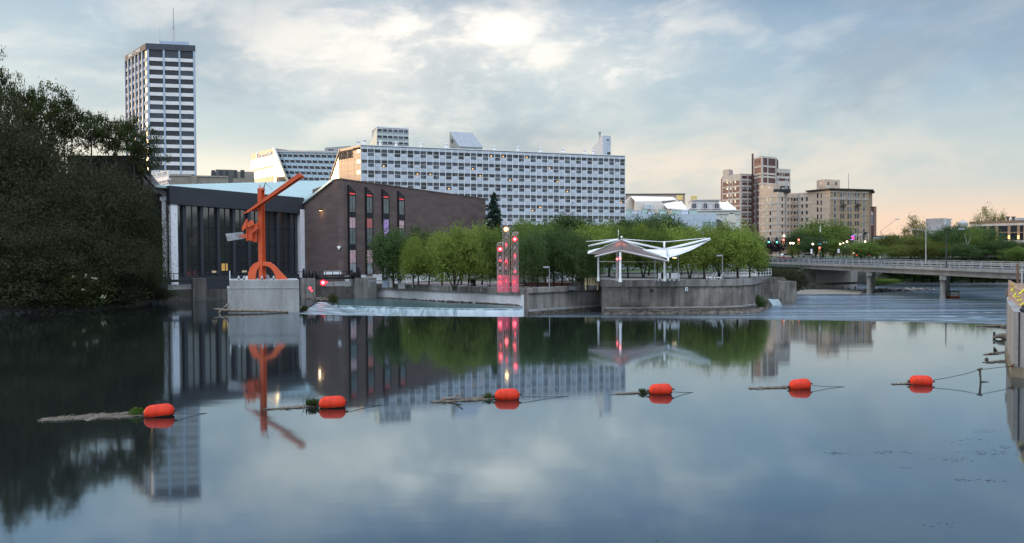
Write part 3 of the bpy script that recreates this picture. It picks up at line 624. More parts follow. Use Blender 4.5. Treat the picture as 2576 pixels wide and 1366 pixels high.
# rooftop volumes
def fdir(u0, Y0, u1, x=H.x, v=340):
    p = P(u0, v, Y0); rr = ray(u1, v); q = rr.x/rr.y; t = (q*p.y-p.x)/(x.x-q*x.y); return Fac.of((p.x, p.y), (p.x+x.x*t, p.y+x.y*t))
F = fdir(948, 250, 1028); zt = F.Zv(948, 318.5)
h1 = thing('rooftop_block', 'rooftop stair block with three rows of windows and slanted left side', 'rooftop block', (F.O.x, F.O.y, ZT))
body(F, 9, ZT-.2, zt, M('greygreen_panel', (.40, .45, .45), .5, var=.06), h1, 'wall')
mb = MB(); mb.fbox(F, -.1, F.w+.1, zt-.25, zt+.15, -9, .15); mb.build('roof_edge', m_whitep, h1)
for y in (327, 335.5, 346, 357):
    if y == 327: continue
rowsv = [(326, 332.5), (342, 348.5), (357, 363)]
for v0, v1 in rowsv:
    for i in range(6): w_ = F.w/6; win(F, h1, i*w_+.1, (i+1)*w_-.1, F.Zv(988, v1), F.Zv(988, v0), .08, rng.choice([g_dark, g_blue]), m_whitep, .06)
F2_ = Fac.of((F.O.x-6.5, F.O.y+5), (F.O.x, F.O.y)); pts = F2_.poly([(948, 318.5), (930, 366), (930, 372), (948, 372)]); mb = MB(); mb.fpoly(F2_, pts, -.4, .02); mb.build('slanted_glass', g_mir, h1)
F = fdir(1155, 252, 1213); 
h2 = thing('rooftop_block', 'rooftop block with one large slanted grey metal roof', 'rooftop block', (F.O.x, F.O.y, ZT))
z_e = F.Zv(1155, 368); body(F, 8, ZT-.2, z_e-.1, w_hotel, h2, 'wall')
A, B, C, D = F.pt(-.1, z_e, .3), F.pt(F.w+.1, z_e, .3), P(1188, 334, F.E.y+7), P(1131, 331, F.O.y+7)
mb = MB(); mb.slab([A, B, C, D], (0, 0, -.3)); mb.cur = 1
for i in range(14): mb.beam(A.lerp(B, i/13)+Vector((0, 0, .03)), D.lerp(C, i/13)+Vector((0, 0, .03)), .07, .07)
mb.build('metal_roof', [M('grey_roof_metal', (.30, .315, .335), .5, .05, var=.06), m_steel], h2)
D0 = Vector((D.x, D.y, ZT)); mb = MB(); mb.slab([A+Vector((0, 0, -.31)), D+Vector((0, 0, -.31)), D0, Vector((A.x, A.y, ZT))], (.3, .2, 0)); mb.build('side_wall', M('greygreen_wall', (.34, .37, .33), .6), h2)
mb = MB()
for t, z in ((.72, .62), (.55, .30), (.8, .30), (.9, .3)):
    p = A.lerp(D0, t); zz = ZT+z*(D.z-ZT); mb.box(p.x-.5, p.x+.1, p.y-.8, p.y-.1, zz-.5, zz+.6)
mb.build('side_window', g_cur, h2)
F = fdir(1517, 254, 1536.5)
h3 = thing('rooftop_block', 'narrow white rooftop block with sloping back and flue', 'rooftop block', (F.O.x, F.O.y, ZT))
zt = F.Zv(1517, 341); FB = Fac.of((F.O.x-4.6, F.O.y+4.4), (F.O.x, F.O.y))
mb = MB(); mb.fpoly(FB, FB.poly([(1488.5, 374), (1517, 341)])[::-1]+[(FB.sz(1488.5, 374)[0], ZT-.2), (FB.w, ZT-.2)], -2.4, 0); mb.build('sloping_wall', M('warm_white', (.66, .62, .57), .6, var=.06), h3)
body(F, 3, ZT-.2, zt, w_hotel, h3, 'front_wall', .01)
mb = MB(); a, z = F.sz(1529, 352); mb.fbox(F, a-.35, a+.35, z-.2, z+.2, 0, .08); a, z = F.sz(1532, 387); mb.fbox(F, a-.6, a+.5, z-.5, z+.6, 0, .08); mb.build('louvre', m_crown, h3)
p = P(1508.5, 350, F.O.y+3); mb = MB(); mb.tube((p.x, p.y, ZT), (p.x, p.y, zat(1508, 334, p.y)), .42, n=10); mb.tube((p.x, p.y, zat(1508, 334.4, p.y)), (p.x, p.y, zat(1508, 332, p.y)), .55, n=10); mb.build('flue', m_steel, h3)
ORD = 'first second third fourth fifth sixth seventh eighth ninth tenth eleventh last'.split()
for i, (u, d_) in enumerate(((892, 3), (908, 1.5), (959, 1.5), (1000, 2), (1063, 1.5), (1126.6, 1.5), (1247.6, 1.5), (1307, 1.5), (1364, 1.5), (1421, 1.5), (1475, 1.5), (1497, 1.5))):
    s = H.S(u, 370) if u > 912 else .6; p = H.pt(s, ZT, -d_) if u > 912 else HC.pt(HC.S(u, 370), ZT, -1.2)
    t = thing('roof_vent', f'{ORD[i]} small white mushroom vent from the left end of the hotel roof', 'roof vent', p, group='mushroom vents along the hotel roof')
    mb = MB(); mb.lathe([(.45, -.05), (.45, .55), (.35, .75), (.35, 1.25), (.55, 1.3), (.55, 1.5), (.2, 1.62)], p, 10); mb.build('vent_cowl', m_whitep, t)
# ---------------------------------------------------------------- bank with gold front
B4 = Fac(632, 277, 689, 262, 380)
r = thing('bank_building', 'gold lit bank block with two bright window bands and white sign', 'bank', (B4.O.x, B4.O.y, 5))
ZB = B4.Zv(688, 372.2)
body(B4, 14, 3, ZB-.1, m_gold, r, 'wall', 0, Vector((9, 13, 0)))
def zl(v): return B4.Zv(632, v)
zb = [zl(404.4), zl(426.9), zl(433.7), zl(452.3), zl(460)]
for a, b in ((zb[1], zb[0]), (zb[3], zb[2]), (zb[3]-7.6, zb[3]-2.4)):
    mb = MB(); mb.fbox(B4, .1, B4.w-.1, a, b, 0, .12); mb.cur = 1
    for i in range(1, 9): mb.fbox(B4, B4.w*i/9-.03, B4.w*i/9+.03, a, b, .12, .14)
    mb.build('ribbon_window', [M('bright_glass', (.85, .80, .72), .22, .55, var=.04), m_gold], r)
pts = B4.poly([(688.8, 372.2), (747, 515), (688.8, 515)]); mb = MB(); mb.fpoly(B4, pts, -.6, -.02); mb.cur = 1; lo, hi = pts[0], pts[1]; z = ZB-1.8
while z > 20: mb.fbox(B4, B4.w, lo[0]+(hi[0]-lo[0])*(lo[1]-z)/(lo[1]-hi[1]), z, z+.12, -.02, .03); z -= 1.8
for i in range(1, 5): s = B4.w+i*2.0; mb.fbox(B4, s, s+.1, 18, max(19, lo[1]-(s-lo[0])*(lo[1]-hi[1])/(hi[0]-lo[0])), -.02, .031)
mb.build('sloping_glass_end', [g_mir, m_gold], r)
mb = MB(); mb.beam(B4.pt(*lo, .1), B4.pt(*hi, .1), .4, .4); mb.build('edge_trim', M('gold_trim', (.75, .60, .38), .3, .6, var=.05), r)
zs = B4.Zv(648, 399); sign_on(B4, 'Source Bank', B4.w*.36, B4.w*.93, B4.Zv(654, 396.5), B4.Zv(654, 388.3), .1, m_whitep, r, depth=.12)
mb = MB(); s0 = B4.w*.24; mb.fpoly(B4, [(s0+.35, zs), (s0+1.05, zs), (s0+1.05, zs+2.3), (s0+.35, zs+2.0)], 0, .22); mb.fpoly(B4, [(s0+.1, zs+.05), (s0+1.3, zs+.05), (s0+1.3, zs+.35), (s0+.1, zs+.35)], 0, .23)
c = [(s0+.62+.62*math.cos(t*.5), zs+1.55+.75*math.sin(t*.5)) for t in range(0, 13)]; mb.fpoly(B4, c, 0, .215); mb.build('sign_emblem', m_whitep, r)
# ---------------------------------------------------------------- glass atrium between bank and hotel
TL, TR, BL = P(693, 381, 263), P(856, 383, 247), P(747, 510, 254)
e1, e2 = TR-TL, BL-TL; nn = e1.cross(e2).normalized(); 
def onplane(u, v): rr = ray(u, v); return CAM+rr*((TL-CAM).dot(nn)/rr.dot(nn))
BR = onplane(809, 513); g = BR-TL
det = e1.dot(e1)*e2.dot(e2)-e1.dot(e2)**2; al = (g.dot(e1)*e2.dot(e2)-g.dot(e2)*e1.dot(e2))/det; be = (g.dot(e2)*e1.dot(e1)-g.dot(e1)*e1.dot(e2))/det
if nn.y > 0: nn = -nn
r = thing('glass_atrium', 'sloping blue glass atrium roof between bank and white hotel', 'atrium', (TL.x, TL.y, 5))
def lim(b): return 1+(al-1)*b/be
def AP(a, b, d=0.0): return TL+e1*a+e2*b+nn*d
nb = 18; light, dark, bars = MB(), MB(), MB()
m_spand = M('atrium_spandrel', (.34, .47, .55), .3, .2, var=.08)
for k in range(nb):
    b0, b1 = k/nb, (k+1)/nb; q = light if k % 2 == 0 else dark; d_ = .12 if k % 2 == 0 else 0
    q.slab([AP(0, b0, d_), AP(0, b1, d_), AP(lim(b1), b1, d_), AP(lim(b0), b0, d_)], -nn*.1)
    for i in range(1, 12):
        a = i/11.5
        if a < lim(b1): bars.beam(AP(a, b0, .2), AP(a, b1, .2), .30, .18, nn)
light.build('spandrel_glass', m_spand, r); dark.build('clear_glass', g_dark, r); bars.build('glazing_grid', m_steel, r)
mb = MB(); mb.beam(AP(0, 0, .2), AP(1, 0, .2), .6, .5, nn); mb.build('ridge_cap', m_steel, r)
a, b = P(817, 374, 262), P(880, 376, 258); r2 = thing('rooftop_block', 'flat grey plant room on the roof behind the glass atrium', 'rooftop block', (a.x, a.y, 38))
mb = MB(); mb.prism([xy(a), xy(b), (b.x, b.y+6), (a.x, a.y+6)], 36, zat(817, 371.5, 262)); mb.build('wall', M('plant_grey', (.36, .38, .38), .6, var=.08), r2)
F = Fac.of(xy(a), xy(b)); mb = MB()
for u in (829, 836): s, z = F.sz(u, 378); mb.fbox(F, s-.35, s+.35, z-.4, z+.4, 0, .1)
mb.build('louvre', m_crown, r2)
# ---------------------------------------------------------------- older blocks left of the bank
F = Fac(425, 232, 574, 236, 450)
r = thing('brick_block', 'low stone and brick block with lit balustrade behind the green roof', 'building', (F.O.x, F.O.y, 5))
m_tanb = brick('tan_brick', (.27, .24, .20), (.22, .195, .165), (.30, .28, .25)); zt = F.Zv(430, 440)
body(F, 14, 5, zt, m_tanb, r); mb = MB(); mb.fbox(F, F.S(482, 450), F.S(572, 450), zt-.4, zt-.15, 0, .2); mb.fbox(F, 0, F.S(482, 450), zt-.3, zt+.25, -1, .2); mb.build('parapet', m_conc_b, r)
mb = MB(); s = F.S(482, 450); mb.fbox(F, s, s+1.6, 5, zt-.2, 0, .6); mb.build('pilaster', m_tanb, r)
G = Fac.of((F.O.x-9.5, F.O.y+10), (F.O.x, F.O.y)); mb = MB(); mb.fbox(G, 0, G.w, 5, zt-.2, -2, .05); mb.build('side_wall', m_tow, r)
mb = MB(); mb.fbox(G, -.2, G.w+.3, zt-1.6, zt-1.1, -2, .5)
for i in range(10): mb.fbox(G, i*G.w/10+.1, i*G.w/10+.9, zt-2.5, zt-1.6, 0, .3)
mb.build('cornice', m_tow, r)
mb = MB(); mb.fbox(G, -.2, G.w+.2, zt+1.0, zt+1.25, -.4, .2)
for i in range(15): s = i*G.w/14; mb.fbox(G, s-.14, s+.14, zt-.2, zt+1.0, -.3, .1)
for i in (0, 5, 10, 15): s = i*G.w/15; mb.fbox(G, s-.35, s+.35, zt-.2, zt+1.35, -.4, .25)
mb.build('balustrade', m_tow, r)
F = Fac(531, 252, 640, 256, 440)
r = thing('dark_block', 'dark flat roofed block with stepped top left of the bank', 'building', (F.O.x, F.O.y, 5))
zt = F.Zv(560, 426.8); m_dk = M('dark_cladding', (.10, .105, .105), .7, var=.15)
mb = MB(); mb.fbox(F, 0, F.S(574, 430), 5, zt-.8, -10, 0); mb.fbox(F, F.S(543, 430), F.S(586, 430), 5, zt, -9, .3); mb.build('wall', m_dk, r)
mb = MB(); mb.fbox(F, F.S(586, 430), F.w, 5, zt-.5, -10, .6); mb.build('brick_wing', m_tanb, r)
for u in (537, 556, 571, 592, 610): s, z = F.sz(u, 437); win(F, r, s-.5, s+.5, z-1.2, z+1.0, .66 if u > 586 else .36 if u > 543 else .06, g_dark, m_dk)
# ---------------------------------------------------------------- brown brick theatre with glass hall
Y0, Y1 = 123.9, 140.5
A_, B_ = P(428, 560, Y0), P(760, 560, Y1); GF = Fac.of(xy(A_), xy(B_))
C_ = (-28.2, 131.3); D_ = (-5.9, 179.6); E1 = Fac.of((B_.x+.3, B_.y), C_); E2 = Fac.of(C_, D_)
r = thing('theatre', 'brown brick theatre with dark glass hall and pale green roof', 'theatre', (B_.x, B_.y, ZP))
m_brown = brick('brown_brick', (.140, .102, .094), (.128, .094, .087), (.14, .106, .098), bw=.4, bh=.12)
ZR = 19.1
# brick block
top1 = E1.poly([(762.5, 513), (838, 457.5)]); s1, z1 = top1[1]
mb = MB(); mb.fpoly(E1, [(0, -1.5), (E1.w, -1.5), (E1.w, ZR), (s1, ZR), (0, top1[0][1])], -.6, 0); mb.build('slanted_brick_wall', m_brown, r)
mb = MB(); mb.fpoly(E2, [(0, 3.2), (E2.w, 3.2), (E2.w, ZR), (0, ZR)], -.6, 0); mb.build('long_brick_wall', m_brown, r)
mb = MB(); mb.fbox(E2, 1.0, E2.w, -1, 3.2, -.6, .02); mb.build('white_base', m_whitep, r)
mb = MB(); mb.fbox(E2, -.1, E2.w+.1, ZR, ZR+.16, -.7, .1); mb.fpoly(E1, [(s1-.1, ZR), (E1.w+.1, ZR), (E1.w+.1, ZR+.16), (s1-.1, ZR+.16)], -.7, .1); mb.build('parapet_cap', m_brown, r)
kb = E2.E+Vector((-19, 9, 0)); mb = MB(); mb.prism([(C_[0]-.5, C_[1]+.8), (D_[0]-.6, D_[1]), xy(kb), (-37.5, 150)], -1, ZR-.1); mb.build('rear_body', m_brown, r)
ta, tb = E1.pt(*top1[0], .1), E1.pt(s1, ZR, .1); mb = MB(); mb.beam(ta, tb, .5, .3); mb.build('slanted_coping', M('pale_trim', (.50, .66, .66), .4, .2), r)
# roof of the hall
RA, RB = GF.pt(-2.0, 17.5, -.6), GF.pt(GF.w+1.5, 16.6, -.6); RC, RD = P(842, 453.5, 187), P(394, 465.5, 160)
m_teal_r = M('pale_green_metal', (.36, .48, .46), .45, .1, var=.07, scale=.5)
mb = MB(); mb.slab([RA, RB, RC, RD], (0, 0, -.3)); mb.cur = 1
for i in range(34):
    t = i/33; mb.beam(RA.lerp(RB, t)+Vector((0, 0, .04)), RD.lerp(RC, t)+Vector((0, 0, .04)), .09, .08)
for t in (.36, .7): mb.beam(RA.lerp(RD, t)+Vector((0, 0, .03)), RB.lerp(RC, t)+Vector((0, 0, .03)), .06, .05)
mb.build('hall_roof', [m_teal_r, M('seam_metal', (.46, .58, .57), .4, .1)], r)
mb = MB(); pa, pb = RD.lerp(RC, .90), RD.lerp(RC, .935); qa, qb = RA.lerp(RB, .90), RA.lerp(RB, .935); up = Vector((0, 0, .10))
mb.slab([qa.lerp(pa, .55)+up, qb.lerp(pb, .55)+up, pb+up, pa+up], (0, 0, -.05)); mb.build('roof_light', g_dark, r)
# fascia, glass hall
zf0, zf1 = GF.Zv(428, 513.5), GF.Zv(428, 467.6)
m_fas = M('slate_fascia', (.032, .036, .044), .55, var=.1, scale=.5, st=(1, 1, 3))
zf2, zf3 = GF.Zv(759, 538), GF.Zv(759, 497.7)
mb = MB(); mb.fpoly(GF, [(-.2, zf0), (GF.w+.1, zf2), (GF.w+.1, zf3), (-.2, zf1)], -.8, .5); mb.build('fascia', m_fas, r)
mb = MB(); G2 = Fac.of((GF.O.x-4.2, GF.O.y+5.5), xy(GF.O+GF.n*.5)); mb.fbox(G2, 0, G2.w-.3, zf0-.4, zf1-.02, -.5, 0); mb.build('fascia_return', m_steel, r)
zfl = 3.35
g_hall = M('hall_glass', (.22, .25, .28), .05, .22, spec=1.0, var=0)
g_hall.node_tree.nodes['Principled BSDF'].inputs['Base Color'].default_value = (.03, .034, .038, 1); g_hall.node_tree.nodes['Principled BSDF'].inputs['Metallic'].default_value = 0; g_hall.node_tree.nodes['Principled BSDF'].inputs['IOR'].default_value = 1.6
wide = [(380, 408), (527, 552), (668, 690), (798, 822), (925, 950), (1042, 1064), (1168, 1190), (1280, 1308)]
du = lambda x: (550+.4759*x)/1.59
edges = [(du(a), du(b)) for a, b in wide]; us = [443]+[q for e in edges for q in e]+[752]
for i in range(0, len(us), 2):
    sa, sb = GF.S(us[i]), GF.S(us[i+1]); n_ = max(1, round((sb-sa)/2.2)); n_ = 2 if i else 1
    mb = MB(); zt_ = zf0+(zf2-zf0)*(sb/GF.w)+.6; mb.fbox(GF, sa, sb, zfl, min(zf0, zt_), -.75, -.5); mb.cur = 1
    if n_ == 2: m_ = (sa+sb)/2; mb.fbox(GF, m_-.07, m_+.07, zfl, zf0, -.5, -.40)
    for z in (5.4, 8.2, 11.2): mb.fbox(GF, sa, sb, z-.04, z+.04, -.5, -.43)
    mb.build('glass_bay', [g_hall, m_black], r)
mb = MB()
for a, b in edges: mb.fbox(GF, GF.S(a), GF.S(b), zfl, zf0, -.75, .1)
mb.build('mullion_pier', m_fas, r)
for u0, u1, d in ((427.5, 444.5, .35), (751.5, 762, .55)):
    mb = MB(); mb.fbox(GF, GF.S(u0), GF.S(u1), 1.8, zf0, -.45, d); mb.build('white_column', M('white_stone', (.80, .81, .84), .6, var=.06, scale=1.5), r)
mb = MB(); p = P(414.5, 560, 125.5); mb.box(p.x-.32, p.x+.32, p.y-.3, p.y+.3, 1.8, zat(414, 505, 125.5)); mb.box(p.x-.55, p.x+1.0, p.y-.4, p.y+.4, zat(414, 505, 125.5), zat(414, 495, 125.5)); mb.build('slim_white_column', MATS['white_stone'], r)
mb = MB(); mb.fbox(GF, -3, GF.w, -1.5, zfl, -1, 0.04); mb.build('plinth', m_fas, r)
rng = random.Random(12)
for u, v, w_, h_, c in ((565, 672, 16, 18, (.8, .45, .12)), (590, 668, 7, 9, (.9, .5, .12)), (540, 684, 14, 6, (.7, .5, .3)), (617, 683, 18, 5, (.7, .55, .35))):
    s, z = GF.sz(u, v, -.45); k = .066; mb = MB(); mb.fbox(GF, s-w_*k/2, s+w_*k/2, z-h_*k/2, z+h_*k/2, -.46, -.44); mb.build('lit_interior', glow(f'lit_interior_{u}', c, .10), r)
# tall recessed windows of the long brick wall
du6 = lambda x: (1200+.4393*x)/1.59; dv6 = lambda y: (700+.4393*y)/1.59
pink = M('lit_pink_glass', (.30, .22, .24), .3, var=.3, scale=.6, emis=(.62, .42, .48), es=.20); violet = M('lit_violet_glass', (.25, .2, .32), .3, emis=(.38, .22, .75), es=.32); redg = M('lit_red_glass', (.25, .1, .1), .3, emis=(.65, .16, .16), es=.2)
g_tealw = M('grey_teal_glass', (.09, .13, .14), .2, spec=.6, var=.3)
for k, (x0, xm, x1, yt, ys) in enumerate(((433, 487, 495, 92, 155), (591, 640, 653, 108, 170), (743, 790, 802, 127, 185), (886, 931, 943, 146, 200))):
    s0, sm_, s1 = E2.S(du6(x0)), E2.S(du6(xm)), E2.S(du6(x1)); zt = E2.Zv(du6(x0), dv6(yt)); zs = E2.Zv(du6(x1), dv6(ys)); low = 3.2 if k < 2 else 1.9
    w_ = thing_part = MB(); pts = [(s0, low+.0), (s1, low)] if k < 2 else [(s0, 1.5), (s0+.5, 1.5), (s1, 3.1)]
    w_.fpoly(E2, pts+[(s1, zs), (s0, zt)], -.3, .35); fr = w_.build('tall_window_frame', m_black, r)
    def zy(y): return E2.Zv(du6(x0), dv6(y))
    o = [12*(k == i) for i in range(4)]; sh = (0, 16, 30, 48)[k]
    segs = [(zy(335+sh*.5), zy(183+sh), g_tealw), (zy(630), zy(480+sh*.1), g_tealw if k != 2 else violet), (zy(480+sh*.1), zy(382+sh*.6), (pink, redg, violet, pink)[k]), (max(low+.1, zy(930)), zy(800), M('pale_glass', (.32, .34, .36), .3, var=.2)), (zy(800), zy(680), pink)]
    for a, b, mt in segs:
        mb = MB(); mid = (s0+sm_)/2; mb.fbox(E2, s0+.12, mid-.06, a, b-.08, .35, .42); mb.fbox(E2, mid+.06, sm_-.05, a, b-.08, .35, .42); mb.build('pane', mt, fr)
    mb = MB(); zz = zy(183+sh); mb.fpoly(E2, [(s0+.12, zz+.65), (sm_-.05, zz+.65), (s0+.12, zt-1.0)], .35, .42); mb.build('pane', g_tealw, fr)
    mb = MB(); mb.fbox(E2, s0+.15, sm_-.1, zz+.16, zz+.38, .35, .43); mb.build('red_light_strip', glow('red_strip', (.8, .07, .08), .5), fr)
s, z = E1.sz(809.5, 528); mb = MB(); mb.fbox(E1, s-.28, s+.28, z-.10, z+.16, 0, .35); mb.build('wall_lamp_hood', m_black, r)
mb = MB(); mb.fbox(E1, s-.24, s+.24, z-.16, z-.10, .05, .33); mb.build('wall_lamp', glow('wall_lamp_glow', (1, .62, .28), 3.5), r)
pl_ = bpy.data.lights.new('wall_lamp_light', 'POINT'); pl_.energy = 30; pl_.color = (1, .6, .3); pl_.shadow_soft_size = .2
po = bpy.data.objects.new('wall_lamp_light', pl_); COL.objects.link(po); p = E1.pt(s, z-.55, .7); po.location = p
s, z = E1.sz(856, 621); mb = MB(); p = Vector((C_[0]-.25, C_[1]-.35, z)); mb.box(p.x-.25, p.x+.25, p.y-.3, p.y+.3, p.z-.15, p.z+.15); mb.tube(p+Vector((0, -.2, -.1)), p+Vector((0, -.25, -.42)), .14, n=8)
o = mb.build('security_camera', m_whitep); tag(o, 'small white security camera on the corner of the brown brick wall', 'camera')
# slant roofed hall at the left, mostly behind trees
F = Fac(170, 122, 417, 126, 560)
r = thing('slant_roof_hall', 'dark hall with steep slanted roof edge beside the left trees', 'building', (F.O.x, F.O.y, 2))
pts = F.poly([(170, 391), (333, 391), (415.5, 492)]); e_ = pts[2]
mb = MB(); mb.fpoly(F, [(pts[0][0], 1.5), (e_[0], 1.5), e_, pts[1], pts[0]], -9, 0); mb.build('wall', M('dark_bronze_cladding', (.018, .016, .015), .75, var=.2, spec=.15), r)
mb = MB(); mb.beam(F.pt(*pts[1], .1), F.pt(e_[0]+.3, e_[1]-.3, .1), .8, .7, F.n); mb.build('slanted_roof_edge', M('dull_metal', (.26, .25, .26), .4, .4), r)
mb = MB(); q = F.poly([(361, 446), (361, 487), (402, 487)]); mb.fpoly(F, q, 0, .06); q = F.poly([(361, 497), (361, 690), (405, 690), (405, 497)]); mb.fpoly(F, q, 0, .05); mb.build('glazing', g_hall, r)
# ================================================================== RIGHT-HAND CITY BLOCKS
def d9(x, y): return 1792.4+.17497*x, 377.4+.17497*y
def U9(x): return 1792.4+.17497*x
def V9(y): return 377.4+.17497*y
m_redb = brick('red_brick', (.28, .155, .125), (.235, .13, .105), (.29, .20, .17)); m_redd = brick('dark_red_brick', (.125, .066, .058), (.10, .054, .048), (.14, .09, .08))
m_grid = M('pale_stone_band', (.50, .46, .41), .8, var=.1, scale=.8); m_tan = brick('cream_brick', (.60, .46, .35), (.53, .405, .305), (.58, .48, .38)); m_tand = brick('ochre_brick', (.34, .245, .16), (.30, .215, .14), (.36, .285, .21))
m_frame = M('window_frame_white', (.62, .63, .62), .5, var=.05)
lite = M('pale_blind_glass', (.34, .36, .30), .3, spec=.6, var=.3)
def beams(F, root, zs, h, cols, w, d, name='stone_grid', zb=4, zt=None):
    mb = MB(); zt = zt or max(zs)+h
    for z in zs: mb.fbox(F, 0, F.w, z-h/2, z+h/2, -.05, d)
    for c in cols: mb.fbox(F, max(0, c-w/2), min(F.w, c+w/2), zb, zt, -.05, d+.012)
    return mb.build(name, m_grid, root)
# ---- brick tower with pale stone grid
r = thing('brick_tower_block', 'tall brown brick tower with pale stone grid and stepped wings', 'apartment tower', (*xy(P(U9(700), 500, 362)), 5))
L1 = Fac(U9(142), 376, U9(405), 364, 480); L2 = Fac(U9(405), 364, U9(600), 368, 480)
zl_ = L1.Zv(U9(405), V9(338))
back = Vector((4, 18, 0))
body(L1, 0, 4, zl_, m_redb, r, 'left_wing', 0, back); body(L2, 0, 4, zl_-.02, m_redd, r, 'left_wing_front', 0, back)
rows9 = [430+96*k for k in range(8)]
def zr(F, u, ys): return [F.Zv(u, V9(y)) for y in ys]
zb_ = zr(L1, U9(405), [424, 515, 607, 700, 798, 890, 983, 1075, 1168])
mb = MB(); mb.fbox(L1, 0, L1.w, zb_[0], zl_-.05, -.05, .10); mb.build('top_band', m_grid, r)
beams(L1, r, zb_, .75, [0.25, L1.S(U9(240)), L1.S(U9(288)), L1.w-.25], .5, .16, zt=zb_[0]); beams(L2, r, zb_+[zl_-.6], .75, [.3, L2.S(U9(503))], .6, .16, zt=zl_-.1)
for y in [440+95*k for k in range(7)]:
    for x, w_ in ((216, 20), (266, 20), (330, 26)):
        s, z = L1.sz(U9(x), V9(y+14)); h = .70 if x != 216 else .8; win(L1, r, s-w_*.018, s+w_*.018, z-h, z+h, .10, g_dark if x == 216 else lite, m_frame if x != 216 else None, .08)
    for x in (455, 550):
        for dx in (-20, 20):
            s, z = L2.sz(U9(x+dx), V9(y+2)); win(L2, r, s-.38, s+.38, z-.68, z+.68, .10, g_dark, m_frame, .16)
mb = MB(); P1_ = Fac(U9(142), 377, U9(230), 371.5, 430); body(P1_, 0, zl_-.1, P1_.Zv(U9(230), V9(272)), m_grid, r, 'wing_penthouse', -.2, Vector((3.6, 6, 0)))
C1 = Fac(U9(598), 366, U9(712), 358, 450); C2 = Fac(U9(712), 358, U9(915), 364, 450)
zc = C2.Zv(U9(712), V9(88)); bk2 = Vector((5, 12, 0))
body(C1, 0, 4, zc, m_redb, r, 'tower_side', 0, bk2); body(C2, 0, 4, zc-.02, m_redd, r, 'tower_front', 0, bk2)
zs = zr(C2, U9(712), [97, 228, 335, 380, 480, 573, 668, 760, 855, 950, 1045])
beams(C1, r, zs, .8, [C1.w-.3], .6, .16, zt=zc-.05); beams(C2, r, zs, .8, [.3, C2.S(U9(791)), C2.w-.3], .6, .16, zt=zc-.05)
for F, x, y, w_ in ((C2, 875, 168, .5), (C2, 873, 265, .45), (C1, 671, 170, .4), (C1, 620, 180, .3)): s, z = F.sz(U9(x), V9(y)); win(F, r, s-w_, s+w_, z-.6, z+.6, .1, g_dark, sill=True)
mb = MB(); p = C1.pt(-.5, 0, .5); mb.box(p.x-.33, p.x+.33, p.y-.4, p.y+.4, 4, zat(U9(588), V9(52), p.y)); mb.build('chimney_shaft', m_redd, r)
mb = MB(); s, _ = C1.sz(U9(650), 480); p = C1.pt(s, 0, .8); mb.tube((p.x, p.y, 6), (p.x, p.y, zat(U9(650), V9(450), p.y)), .45, n=8); mb.build('flue_pipe', M('dark_flue', (.13, .12, .13), .6), r)
R1 = Fac(U9(915), 368, U9(1116), 372, 480); zr_ = R1.Zv(U9(1000), V9(284))
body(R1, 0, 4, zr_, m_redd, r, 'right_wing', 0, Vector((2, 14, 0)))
zs = zr(R1, U9(1000), [300, 392, 480]); mb = MB()
for z, h in zip(zs, (1.9, 1.1, 2.3)): mb.fbox(R1, 0, R1.w, z-h/2, z+h/2, -.05, .16)
mb.fbox(R1, R1.w-.6, R1.w, 4, zr_-.1, -.05, .17); mb.build('stone_grid', m_grid, r)
for x, y in ((1058, 430), (1058, 528), (935, 430), (1000, 575), (1025, 575)): s, z = R1.sz(U9(x), V9(y)); win(R1, r, s-.32, s+.32, z-.75, z+.75, .17, g_blue, m_frame, .22)
for x in (975, 1018): s, z = R1.sz(U9(x), V9(352)); win(R1, r, s-.5, s+.5, z-.9, z+.9, .1, M('blank_bay', (.16, .12, .09), .7), m_grid, .2)
mb = MB(); p = C2.pt(2.5, zc, -3); mb.tube(p, p+Vector((0, 0, 2.2)), .08, n=5); mb.build('roof_aerial', m_steel, r); mb = MB(); mb.tube(p+Vector((4, 0, 0)), p+Vector((4, 0, 4.5)), .05, n=4); mb.build('roof_aerial', m_steel, r)
# ---- cream brick wing
r = thing('cream_brick_block', 'cream brick apartment block with pale grid and recessed corner', 'apartment block', (*xy(P(U9(945), 500, 348)), 5))
W1 = Fac(U9(675), 356, U9(945), 346, 520); W2 = Fac(U9(945), 346, U9(1152), 356, 520); W3 = Fac(U9(1152), 356, U9(1392), 349, 520)
zw = W1.Zv(U9(945), V9(602)); bk3 = Vector((3, 16, 0))
mb = MB(); mb.prism([xy(W1.O), xy(W1.E), xy(W2.E), xy(W3.E), (W3.E.x, W3.E.y+12), (W1.O.x+5, W1.O.y+16)], 4, zw); mb.build('wall', m_tan, r)
zs = zr(W1, U9(945), [662, 765, 862, 963, 1062, 1163, 1255])
beams(W1, r, zs, .6, [.3, W1.S(U9(765)), W1.S(U9(855)), W1.w-.3], .55, .14, zt=zw-.2); beams(W2, r, zs, .5, [.3], .5, .14, zt=zw-.2); beams(W3, r, zs, .5, [W3.S(U9(1325))], .5, .14, zt=zw-.2)
for y in [715+96*k for k in range(6)]:
    for F, x, g in ((W1, 785, lite), (W1, 832, g_dark if y > 900 else lite), (W2, 1003, g_dark), (W2, 1086, g_dark), (W2, 1135, g_dark), (W3, 1183, g_dark), (W3, 1222, g_dark), (W3, 1290, g_dark), (W3, 1357, g_dark)):
        s, z = F.sz(U9(x), V9(y-12 if F is not W1 else y)); w_ = .55 if x == 1003 else .40; win(F, r, s-w_, s+w_, z-.9, z+.9, .06, g, sill=True)
U1 = Fac(U9(675), 355.8, U9(856), 349.3, 480); zu = U1.Zv(U9(856), V9(492)); U2 = Fac(U9(856), 349.5, U9(972), 354, 480)
